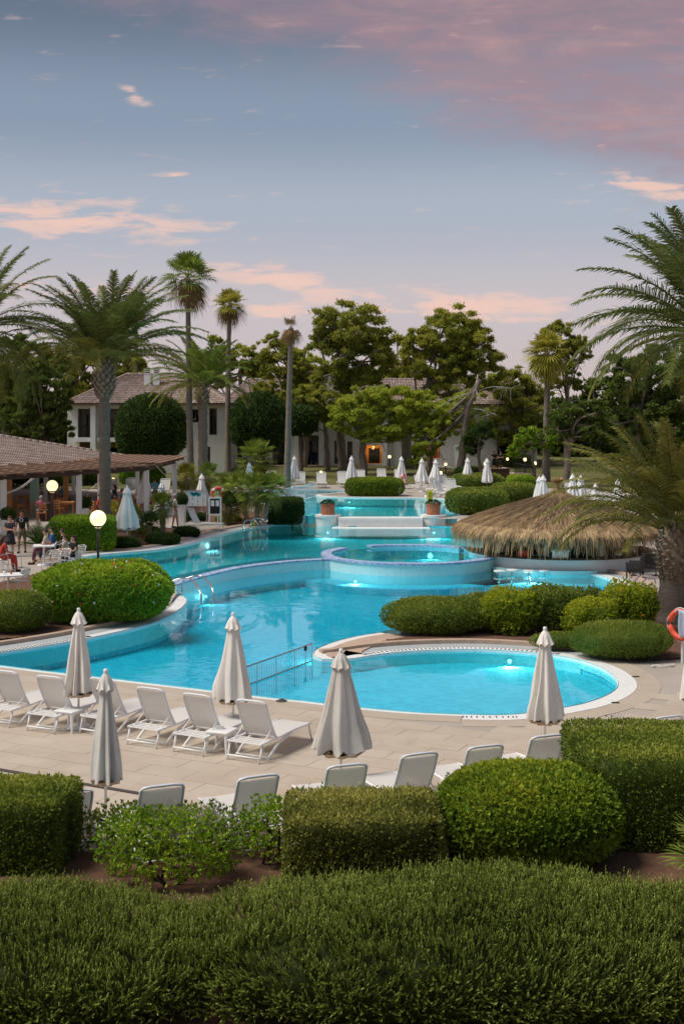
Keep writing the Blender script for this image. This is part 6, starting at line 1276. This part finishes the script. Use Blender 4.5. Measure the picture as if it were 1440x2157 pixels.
globe(207, 1092, 17, 42, 'large glowing globe lamp behind the flowering bush'); globe(110.5, 1023.5, 12, 57, 'smaller glowing globe lamp under the pergola')
def bollard(px, py, r_px, Y, lab, warm='lamp_warm', tall=None):
    r = r_px / F * Y; c = AY(px, py, Y); zg = float(gz(c[0], Y)); hh = c[2] - zg; s = thing('garden_lamp', lab, 'lamp', (c[0], Y, zg), 0, 'small lit lamps in the garden')
    MB().lathe([(.06, 0), (.05, .02), (.05, max(.05, hh - r))], 10).build('post', 'dark_iron', s); MB().lathe([(r * .8, hh - r), (r, hh - r * .5), (r, hh + r * .5), (r * .8, hh + r), (0, hh + r * 1.02)], 14).build('lens', warm, s, smooth=True)
for px, py, r, Y, lb in ((676, 995, 2.8, 100, 'small lit lamp on the lawn before the house'), (820, 962, 2.8, 112, 'lit bollard lamp beside the orange doorway'), (972, 983, 3.0, 104, 'lit lamp left of the umbrella by the forked tree'), (928, 996, 2.6, 99, 'low lit lamp on the lawn behind the umbrellas'), (1105, 968, 3.0, 106, 'left lit lamp above the dark railing'), (1126, 976, 3.0, 103, 'right lit lamp above the dark railing'), (1068, 967, 2.4, 108, 'small lit lamp in the shrub behind the two women'), (1021, 977, 2.6, 105, 'lit lamp behind the umbrella near the two women'), (1079, 1016, 3.0, 92, 'yellow lit lamp in the low hedges'), (239, 1010, 3.0, 88, 'lit lamp behind the terrace right of the thick palm'), (107, 863, 2.2, 104, 'small lit lamp in the dark bushy tree at the house'), (581, 997, 1.6, 98, 'tiny unlit-looking lamp left of the bare palm'), (938, 978, 2.6, 107, 'yellow lamp lighting the bushes under the red shutters')):
    bollard(px, py, r, Y, lb)
# notice boards
g = G(394, 1106); Yb = g[1]; s = thing('notice_board', 'white notice board with a turquoise pool map on two posts', 'notice board', g); px = lambda d: d / F * Yb
zc, zt_ = Zat(1066, Yb) - g[2], Zat(1033.5, Yb) - g[2]
for x in (-3, 42): MB().box((px(x), 0, zt_ / 2), (.06, .06, zt_ + .05)).build('post', 'steel', s)
MB().box((px(19.5), -.05, (zc + zt_) / 2), (px(44), .05, zt_ - zc)).build('panel', 'paper', s); mb = MB()
for x in np.linspace(8, 27, 7): mb.lathe([(0, 0), (px(3.2), 0)], 10)
mp_ = MB()
for k, x in enumerate(np.linspace(10, 26, 6)): mp_.tube([(px(x), -.078, zt_ - px(7) + .04 * math.cos(k * 2)), (px(x), -.084, zt_ - px(7) + .04 * math.cos(k * 2))], px(3.4), 12)
mp_.build('pool_map', 'turquoise_print', s)
for i, x in enumerate((0.5, 11, 22, 33)):
    for j, z in enumerate((11, 17, 22, 28)):
        if (i + j) % 4 != 3: MB().box((px(x + 1), -.08, zt_ - px(z)), (px(1.8), .012, px(1.8))).build('symbol', 'navy', s)
MB().box((px(19.5), -.09, zt_ + .01), (px(46), .05, .05)).build('top_rail', 'steel', s)
g = G(453, 1110); Yb = g[1]; s = thing('notice_case', 'dark notice case with white frame and two sheets of paper', 'notice board', g); hh = Zat(1047, Yb) - g[2]
for x in (-12, 12): MB().box((px(x), 0, hh / 2), (.085, .07, hh)).build('post', 'white_paint', s)
for z in (hh - .04, hh - px(37)): MB().box((0, 0, z), (px(24) - .085, .07, .085)).build('rail', 'white_paint', s)
MB().box((0, .0, hh - px(19)), (px(24) - .09, .03, px(34))).build('panel', 'black', s)
for x in (-5, 5): MB().box((px(x), -.03, hh - px(13)), (px(7), .012, px(12))).build('paper_sheet', 'paper', s)
# lifebuoys
def ring(lab, c, r, tube_r, rz, post, tilt=0.0):
    s = thing('lifebuoy', lab, 'lifebuoy', c, rz); a = np.linspace(0, 2 * np.pi, 28, endpoint=False); pts = np.stack([r * np.cos(a), 0 * a, r * np.sin(a)], 1); MB().tube(pts, tube_r, 10, closed=True).build('ring', 'red_ring', s, smooth=True)
    for k in range(0 if 'towel' in lab else 4):
        b = np.linspace(k * 1.571 + .6, k * 1.571 + .9, 5); MB().tube(np.stack([r * np.cos(b), 0 * b, r * np.sin(b)], 1), tube_r * 1.06, 10).build('white_band', 'white_plastic', s, smooth=True)
    MB().tube(np.stack([(r + tube_r) * np.cos(a) * (1 + .05 * np.cos(4 * a)), 0 * a - .01, (r + tube_r) * np.sin(a) * (1 + .05 * np.cos(4 * a))], 1), .012, 5, closed=True).build('rope', 'canvas', s)
    return s
def stand(lab, c, h):
    s = thing('lifebuoy_post', lab, 'post', c); MB().tube([(0, 0, 0), (0, 0, h)], .035, 8).build('post', 'white_paint', s); MB().box((0, -.05, h - .05), (.12, .1, .06)).build('hook', 'white_paint', s)
c = AY(849, 1010, 85.5); ring('red lifebuoy hanging beside the island hedge', c, .33, .085, 1.15, 0); stand('white post of the lifebuoy beside the island hedge', (c[0] + .1, c[1] + .12, float(gz(c[0], c[1]))), c[2] - gz(c[0], c[1]) + .1)
c = AY(1036, 1052, 70.2); ring('red lifebuoy on the hedge left of the thatched roof', c, .25, .06, 0, 0); stand('white post of the lifebuoy left of the thatched roof', (c[0], c[1] + .12, float(gz(c[0], c[1]))), c[2] - gz(c[0], c[1]) + .1)
c = AY(459, 1041, 67.0); ring('red lifebuoy above the white-framed notice case', c, .30, .085, .3, 0); stand('white post of the lifebuoy above the notice case', (c[0], c[1] + .12, float(gz(c[0], c[1]))), c[2] - gz(c[0], c[1]) + .1)
c = AY(1433, 1316, 32.6); ring('red lifebuoy under the pale blue towel at the right edge', c, .33, .075, -.9, 0); stand('white post of the lifebuoy at the right edge', (c[0] + .06, c[1] + .1, 0), c[2] + .3)
s = thing('towel', 'pale blue towel draped over the lifebuoy at the right edge', 'towel', (c[0] + .1, c[1] - .02, c[2])); gg = []
for i, t in enumerate(np.linspace(0, 1, 14)):
    row_ = []
    for u in np.linspace(-1, 1, 9):
        ang = (t - .22) * 3.6; y = -.12 * math.cos(min(max((t - .1) * 4, 0), math.pi)) ; z = .40 - .95 * max(t - .28, 0) - .5 * max(.28 - t, 0) + .02 * math.sin(u * 5 + t * 3); row_.append([u * .26 + .10 * t + .03 * math.sin(t * 6), -.13 + .26 * (1 - min(1, t / .3)) + .02 * math.sin(u * 7), z])
    gg.append(row_)
o = MB().grid(np.array(gg)).build('cloth', 'towel', s, smooth=True); md = o.modifiers.new('thick', 'SOLIDIFY'); md.thickness = .012
rp = thing('rope_coil', 'loose pale rope lying at the bed corner', 'rope', (*P(1412, 1405)[:2], .02)); a = np.linspace(0, 14, 60); MB().tube(np.stack([.25 * np.cos(a) * (1 + .02 * a) - .2, .12 * np.sin(a * 1.1), .015 + .004 * a * .3], 1), .012, 5).build('coil', 'canvas', rp)
# dark wicker chairs by the bar
def wicker(loc, rz, lab):
    s = thing('wicker_chair', lab, 'chair', loc, rz, 'dark wicker chairs'); MB().box((0, 0, .36), (.56, .56, .16)).build('seat', 'rattan', s, bevel=.03); MB().box((0, .26, .62), (.58, .07, .52), M=np.array(Matrix.Rotation(R_(-10), 3, 'X'))).build('backrest', 'rattan', s, bevel=.02)
    for sx in (-1, 1): MB().box((sx * .30, 0, .50), (.07, .56, .26)).build('armrest', 'rattan', s, bevel=.02)
    for sx in (-1, 1):
        for sy in (-1, 1): MB().box((sx * .25, sy * .25, .15), (.05, .05, .30)).build('leg', 'rattan', s)
g = G(1336, 1218); wicker(g, -2.0, 'left dark wicker chair beside the bar'); g = G(1366, 1212); wicker(g, 2.9, 'right dark wicker chair half behind the thick palm')
# brown cabinet, railing, sign, white boundary fence
g = G(1052, 1016); s = thing('brown_cabinet', 'brown box counter below the two women in black', 'cabinet', g); MB().box((0, 0, .5), (1.35, .7, 1.0)).build('body', 'wood_dark', s, bevel=.02); MB().box((0, 0, 1.03), (1.45, .8, .05)).build('counter_top', 'wood_red', s); MB().box((.3, -.1, 1.08), (.3, .2, .05)).build('folded_towel', 'paper', s)
a, b = G(1083, 1003), G(1122, 1016); b[2] = a[2]; s = thing('garden_railing', 'dark iron railing on the slope behind the hedges', 'railing', a)
for z in (1.05, .15): MB().beam(a + (0, 0, z), b + (0, 0, z), .06, .05).build('rail', 'dark_iron', s, world=True)
for k in range(22): q = a + (b - a) * k / 21; MB().box(q + (0, 0, .6), (.035, .035, 1.0)).build('bar', 'dark_iron', s, world=True)
g = G(962, 990); s = thing('garden_sign', 'tall pale sign panel leaning between the lawn trees', 'sign', g); MB().box((0, 0, 1.2), (.42, .06, 1.9)).build('panel', 'paper', s); MB().box((0, -.04, 1.85), (.22, .012, .3)).build('printed_mark', mat('sign_green', (.15, .45, .22), .6), s)
for sx in (-1, 1): MB().box((sx * .17, 0, .13), (.05, .05, .26)).build('leg', 'steel', s)
a, b = G(1192, 1048), G(1330, 1096); s = thing('white_fence', 'white slatted fence behind the thatched roof', 'fence', a); n_ = 26
for k in range(n_): q = a + (b - a) * k / (n_ - 1); MB().box(q + (0, 0, .5), (.24, .05, .9)).build('slat', 'white_paint', s, world=True)
for z in (.3, .85): MB().beam(a + (0, .05, z), b + (0, .05, z), .05, .06).build('rail', 'white_paint', s, world=True)
g = P(841, 1032, WF + .4); s = thing('hedge_sign', 'small white sign with a dark symbol on the island hedge', 'sign', (X_(841, 82.6), 82.55, WF + .02)); MB().box((0, -.02, .36), (.24, .03, .30)).build('panel', 'paper', s); MB().box((0, 0, .12), (.04, .03, .24)).build('stake', 'steel', s); MB().lathe([(.05, -.005), (.085, -.005), (.085, .005), (.05, .005)], 14).build('symbol', 'black', s).rotation_euler = (math.pi / 2, 0, 0)
s.children[-1].location = (0, -.042, .37)
# small things on the deck
g = P(593, 1478); s = thing('deck_valve', 'small dark valve cover on the deck edge before the fence', 'valve', (g[0], g[1], .014)); MB().lathe([(.0, .05), (.05, .045), (.07, .02), (.12, .012), (.13, 0)], 12).build('cover', 'dark_drain', s)
for px_, py_, lb in ((1338, 1427, 'small dark drain cover right of the paddling pool'), (1295, 1482, 'small dark drain cover at the lower right of the paddling pool')):
    g = P(px_, py_); o = MB().box((0, 0, .01), (.16, .05, .02)).build('drain_cover', 'dark_drain'); o.location = (g[0], g[1], .014); tag(o, lb, 'drain cover')
# ------------------------------------------------------------------ people
mat('skin', (.50, .27, .18), .6); mat('skin_tan', (.36, .18, .115), .6); mat('hair_dark', (.018, .012, .010), .7); mat('hair_brown', (.06, .03, .018), .7); mat('hair_grey', (.35, .33, .32), .7)
def cloth(n, c): return mat('cloth_' + n, c, .9, bump=(40, .3, .01))
cloth('black', (.012, .014, .014)); cloth('khaki', (.19, .15, .10)); cloth('blue', (.03, .09, .24)); cloth('beige', (.42, .38, .32)); cloth('light_blue', (.12, .32, .45)); cloth('white', (.72, .72, .71)); cloth('navy', (.02, .03, .07)); cloth('pink', (.45, .12, .18)); cloth('teal', (.04, .26, .32)); cloth('red', (.45, .05, .04)); cloth('grey', (.25, .25, .26))
mat('cloth_floral', (.02, .018, .025), .9, noise=(26, (.65, .6, .6), .60, .66)); mat('cloth_patterned', (.12, .025, .045), .9, noise=(22, (.55, .42, .42), .55, .62))
def skinned(name, verts, edges, radii, material, parent, roots=(0,), sub=2):
    me = bpy.data.meshes.new(name); me.from_pydata([tuple(v) for v in verts], edges, []); o = link(name, me, material, parent)
    me.skin_vertices if hasattr(me, 'skin_vertices') else None
    md = o.modifiers.new('skin', 'SKIN'); md.use_smooth_shade = True; md.branch_smoothing = .3
    sv = me.skin_vertices[0].data
    for i, r in enumerate(radii): sv[i].radius = (r, r) if np.isscalar(r) else r; sv[i].use_root = i in roots
    sb = o.modifiers.new('sub', 'SUBSURF'); sb.levels = 1; sb.render_levels = sub; return o
def pose_stand(arms='down', stride=.08):
    J = dict(pel=(0, 0, .94), spi=(0, .0, 1.12), che=(0, .01, 1.32), nek=(0, .0, 1.47), hed=(0, .03, 1.60), top=(0, .02, 1.70))
    for s, n in ((-1, 'l'), (1, 'r')):
        J['sh' + n] = (s * .175, 0, 1.40); J['hi' + n] = (s * .095, 0, .90); J['kn' + n] = (s * .105, s * stride * .6 + .02, .50); J['an' + n] = (s * .11, s * stride, .085); J['to' + n] = (s * .125, s * stride + .16, .03)
        if arms == 'down': J['el' + n] = (s * .235, -.02, 1.12); J['wr' + n] = (s * .25, .07, .88)
        elif arms == 'crossed': J['el' + n] = (s * .23, .08, 1.13); J['wr' + n] = (-s * .06, .20 + .02 * s, 1.16)
        else: J['el' + n] = (s * .22, .10, 1.15); J['wr' + n] = (s * .14, .30, 1.12)
    return J
def pose_sit(arms='lap', lean=0.0, seat=.46):
    b = seat + .11; J = dict(pel=(0, 0, b), spi=(0, .0 + lean * .4, b + .18), che=(0, lean * .8, b + .38), nek=(0, lean, b + .53), hed=(0, lean + .03, b + .66), top=(0, lean + .02, b + .76))
    for s, n in ((-1, 'l'), (1, 'r')):
        J['sh' + n] = (s * .175, lean * .9, b + .46); J['hi' + n] = (s * .10, .06, b - .02); J['kn' + n] = (s * .13, .46, b + .02); J['an' + n] = (s * .13, .46 + .06, .09); J['to' + n] = (s * .14, .66, .035)
        if arms == 'lap': J['el' + n] = (s * .23, .06 + lean, b + .20); J['wr' + n] = (s * .10, .28 + lean, b + .14)
        else: J['el' + n] = (s * .24, .16 + lean, b + .22); J['wr' + n] = (s * .12, .40 + lean, b + .30)
    return J
def person(lab, loc, rz, J, shirt, legs, hair='hair_dark', skin='skin', dress=False, sleeve=.6, short=False, scale=1.0, group=None, long_hair=False, shoes='cloth_black', emblem=False):
    s = thing('person', lab, 'person', loc, rz, group); s.scale = (scale,) * 3; J = {k: np.array(v, float) for k, v in J.items()}
    names = ['pel', 'spi', 'che', 'nek', 'hed', 'top']; rad = [.125, .115, .135, .052, .088, .055]; V = [J[n] for n in names]; E = [(i, i + 1) for i in range(5)]; roots = [0]
    def chain(start, pts, rs):
        p = start
        for q, r in zip(pts, rs): V.append(q); rad.append(r); E.append((p, len(V) - 1)); p = len(V) - 1
        return p
    for n in 'lr':
        w = J['wr' + n]; f = w - J['el' + n]; f = f / np.linalg.norm(f); hnd = w + f * .075
        chain(2, [J['sh' + n], J['el' + n], w, hnd], [.060, .046, .032, .036]); chain(0, [J['hi' + n], J['kn' + n], J['an' + n], J['to' + n]], [.088, .062, .042, .036])
        sd = np.cross(f, (0, 0, 1)); sd = sd / max(np.linalg.norm(sd), 1e-6); nn = np.cross(sd, f)
        for k in range(5):                       # four fingers and a thumb, rooted in the palm
            if k < 4: b = hnd + sd * (.024 - .016 * k) + f * .015; e1 = b + f * (.045 - .006 * abs(k - 1.4)); e2 = e1 + f * .026 + nn * -.016
            else: b = hnd - f * .03 + sd * .025; e1 = b + sd * .03 + f * .025; e2 = e1 + f * .028
            roots.append(len(V)); V.append(b); rad.append(.011)
            E_ = len(V) - 1; V.append(e1); rad.append(.010); E.append((E_, E_ + 1)); V.append(e2); rad.append(.008); E.append((E_ + 1, E_ + 2))
    skinned('body', V, E, rad, skin, s, roots)
    h = J['hed']; fwd = h - J['nek']; 
    MB().lathe([(0, .03), (.011, .012), (.016, -.012), (.0, -.02)], 6, h + (0, .098, 0)).build('nose', skin, s, smooth=True)
    for x in (-.034, .034): MB().lathe([(0, .008), (.011, 0), (0, -.008)], 6, h + (x, .086, .025)).build('eye', 'black', s)
    MB().box(h + (0, .088, -.045), (.045, .012, .012)).build('mouth', 'cloth_pink', s)
    for x in (-.092, .092): MB().lathe([(0, .03), (.018, .01), (.014, -.02), (0, -.03)], 6, h + (x, .0, .0)).build('ear', skin, s, smooth=True)
    n = 14; g_ = []
    for i in range(8):
        ph = i / 7 * 1.75; g_.append([[.104 * math.sin(ph) * math.cos(t), -.012 + (.112 if math.sin(t) < 0 else .112 - .05 * min(1, max(0, ph - .9))) * math.sin(ph) * math.sin(t), .10 * math.cos(ph) + .035 + (.055 * max(0, ph - 1.0) if math.sin(t) > .1 else -.06 * max(0, ph - 1.2))] for t in np.linspace(0, 2 * np.pi, n)])
    MB().grid(np.array(g_) + h).build('hair', hair, s, smooth=True)
    if long_hair: MB().tube(np.array([h + (0, -.07, .06), h + (0, -.10, -.06), h + (0, -.10, -.2), h + (0, -.09, -.30)]), [.07, .085, .075, .03], 10).build('long_hair', hair, s, smooth=True)
    # shirt: torso and sleeves
    hip = J['pel'] + (0, 0, -.02); V2 = [hip, J['spi'], J['che'], J['nek'] - (0, 0, .05)]; r2 = [.148, .142, .158, .072]; E2 = [(0, 1), (1, 2), (2, 3)]
    for nn_ in 'lr':
        a = len(V2); V2 += [J['sh' + nn_], J['sh' + nn_] + (J['el' + nn_] - J['sh' + nn_]) * min(1, sleeve * 1.0)]; r2 += [.080, .070]; E2 += [(2, a), (a, a + 1)]
        if sleeve > 1: V2.append(J['el' + nn_] + (J['wr' + nn_] - J['el' + nn_]) * .85); r2.append(.05); E2.append((a + 1, a + 2))
    skinned('shirt', V2, E2, r2, shirt, s)
    if emblem:
        MB().tube([J['che'] + (0, .155, .02), J['che'] + (0, .172, .02)], .075, 16).build('chest_emblem', 'paper', s); MB().tube([J['che'] + (0, .172, .02), J['che'] + (0, .176, .02)], .055, 16).build('emblem_mark', 'cloth_black', s)
    if dress:
        p = J['pel']; kz = p[2] - (J['knl'][2] + .02); prof = [(.135, p[2] + .10), (.165, p[2]), (.20, p[2] - kz * .5), (.235, p[2] - kz), (.225, p[2] - kz)]
        MB().lathe(prof, 24, (p[0], p[1], 0), lambda t, th: 1 + .05 * t * np.cos(7 * th)).build('skirt', legs, s, smooth=True)
    else:
        V3 = [J['pel'] + (0, 0, .05), J['pel'] - (0, 0, .02)]; r3 = [.142, .150]; E3 = [(0, 1)]
        for nn_ in 'lr':
            a = len(V3); kn = J['kn' + nn_]; hi = J['hi' + nn_]; V3 += [hi, hi + (kn - hi) * (.92 if short else 1.0)]; r3 += [.105, .085 if short else .076]; E3 += [(1, a), (a, a + 1)]
            if not short: V3.append(kn + (J['an' + nn_] - kn) * .88); r3.append(.062); E3.append((a + 1, a + 2))
        skinned('trousers', V3, E3, r3, legs, s)
    for nn_ in 'lr':
        a, b = J['an' + nn_], J['to' + nn_]; MB().tube([a * (1, 1, 0) + (0, -.05, .035), (a + b) / 2 * (1, 1, 0) + (0, 0, .042), b * (1, 1, 0) + (0, .05, .03)], [.042, .05, .035], 8).build('shoe', shoes, s, smooth=True)
    return s
G2 = lambda px, py: G(px, py)
person('man in black t-shirt with round emblem and khaki shorts walking on the terrace', G2(47, 1164), math.pi + .1, pose_stand('down', .14), 'cloth_black', 'cloth_khaki', 'hair_dark', 'skin_tan', short=True, emblem=True, scale=1.02)
person('woman with crossed arms in a dark dotted dress beside the man in black', G2(22, 1172), math.pi - .2, pose_stand('crossed', .03), 'cloth_floral', 'cloth_floral', 'hair_brown', 'skin', dress=True, scale=.95)
ct = G2(93, 1190); cafe_table(ct, .2, 'white square terrace table with cups among the seated group', 'white_paint', .74, .8)
def metal(loc, rz, lab): return put(MC, mf, loc, rz, lab, 'aluminium terrace chairs')
def cup(loc, lab, mt='paper', h=.12):
    s = thing('cup', lab, 'cup', loc); MB().lathe([(0, 0), (.032, 0), (.042, h), (.036, h), (.028, .01), (0, .01)], 12).build('beaker', mt, s, smooth=True); MB().lathe([(0, h * .8), (.037, h * .8)], 12).build('drink', 'wood_dark', s)
cup(ct + (-.05, .1, .765), 'white cup on the table of the seated group'); cup(ct + (.25, .0, .765), 'amber drink glass on the table of the seated group', 'terracotta', .15)
seat = lambda px, py: G2(px, py)
for (px, py, rz, lab, sh, lg, hr, kw) in (
    (113, 1182, 1.9, 'seated man in blue jacket leaning at the white terrace table', 'cloth_blue', 'cloth_navy', 'hair_dark', dict(sleeve=1.2)),
    (100, 1188, 1.7, 'seated person in patterned red trousers before the man in blue', 'cloth_beige', 'cloth_patterned', 'hair_brown', {}),
    (141, 1192, 1.5, 'boy in beige top seated with bare knees beside the white sign', 'cloth_beige', 'cloth_grey', 'hair_brown', dict(short=True, scale=.88)),
    (135, 1180, 1.6, 'woman in black seated behind the boy in beige', 'cloth_black', 'cloth_black', 'hair_brown', dict(scale=.92)),
    (158, 1198, 2.4, 'woman with long dark hair seated behind the white sign', 'cloth_black', 'cloth_floral', 'hair_dark', dict(long_hair=True, scale=.93)),
    (4, 1206, -.9, 'person with bare shoulders seated at the left edge', 'cloth_red', 'cloth_red', 'hair_brown', dict(long_hair=True, skin='skin_tan'))):
    g = seat(px, py); person(lab, g, rz, pose_sit('lap', .06), sh, lg, hr, **kw); metal(g + (math.sin(rz) * .06, -math.cos(rz) * .06, 0), rz, 'aluminium chair under the ' + ' '.join(lab.split()[:7]))
for px, py, rz, lb in ((14, 1228, -.8, 'empty aluminium chair at the left edge nearest the viewer'), (26, 1196, -.6, 'empty aluminium chair behind the woman in the dotted dress'), (108, 1210, 2.6, 'empty aluminium chair before the flowering bush'), (128, 1206, 2.4, 'empty aluminium chair between white table and white sign')):
    metal(G2(px, py), rz, lb)
g = G2(18, 1258); cafe_table(g, .4, 'white terrace table with drinks at the left edge', 'white_paint', .74, .85); cup(g + (-.1, -.1, .765), 'white cup on the left edge table'); cup(g + (.1, .0, .765), 'amber glass on the left edge table', 'terracotta', .15); metal(G2(40, 1252), 1.2, 'aluminium chair right of the left edge table')
g = G2(163, 1196); s = thing('menu_sign', 'white upright menu sign beside the seated group', 'sign', g); hh = (1196 - 1158) / F * g[1]; MB().box((0, 0, hh / 2 + .05), (.34, .04, hh - .1)).build('panel', 'paper', s); MB().box((0, -.025, hh * .55), (.24, .006, .35)).build('printed_text', 'grey_frame', s); MB().box((0, 0, .025), (.4, .3, .05)).build('foot', 'white_paint', s)
for k, (px, py, rz, lab, sh, lg, hr) in enumerate((
    (190, 1094, 1.2, 'seated woman in white top left of the thick palm trunk', 'cloth_white', 'cloth_grey', 'hair_brown'), (207, 1092, -1.2, 'seated man with bare arms partly behind the thick palm', 'cloth_red', 'cloth_khaki', 'hair_brown'), (88, 1098, .4, 'seated person in pink behind the man in black', 'cloth_pink', 'cloth_grey', 'hair_grey'),
    (128, 1066, -1.4, 'seated person in teal right of the small globe lamp', 'cloth_teal', 'cloth_navy', 'hair_dark'), (244, 1068, 1.5, 'woman with long dark hair seated behind the terrace umbrella', 'cloth_navy', 'cloth_navy', 'hair_dark'), (255, 1080, -2.4, 'seated person in light blue left of the terrace umbrella', 'cloth_light_blue', 'cloth_light_blue', 'hair_brown'),
    (303, 1072, 1.6, 'seated person in white behind the pergola corner post', 'cloth_white', 'cloth_navy', 'hair_dark'), (232, 1090, 2.0, 'seated person in beige at the foot of the thick palm', 'cloth_beige', 'cloth_grey', 'hair_dark'), (320, 1086, -1.2, 'seated person in red behind the small fan palm', 'cloth_red', 'cloth_grey', 'hair_dark'))):
    g = G2(px, py); person(lab, g, rz, pose_sit('table', .08), sh, lg, hr, long_hair='woman' in lab); put(WC, wf, g + (math.sin(rz) * .05, -math.cos(rz) * .05, 0), rz, 'wooden chair under the ' + ' '.join(lab.split()[:7]), cg)
person('man in light blue shirt standing with his back turned behind the terrace', G2(327, 1068), .3, pose_stand('front', .04), 'cloth_light_blue', 'cloth_navy', 'hair_dark', 'skin_tan')
person('grey-haired man in white shirt walking beside the notice board', G2(369, 1112), -1.5, pose_stand('down', .14), 'cloth_white', 'cloth_beige', 'hair_grey', 'skin_tan', short=True)
person('left one of two women in black on the lawn', G2(1040, 993), math.pi + .3, pose_stand('front', .03), 'cloth_black', 'cloth_black', 'hair_brown', dress=True)
person('right one of two women in black on the lawn', G2(1054, 990), math.pi - .5, pose_stand('crossed', .03), 'cloth_black', 'cloth_black', 'hair_brown', dress=True, scale=.92)
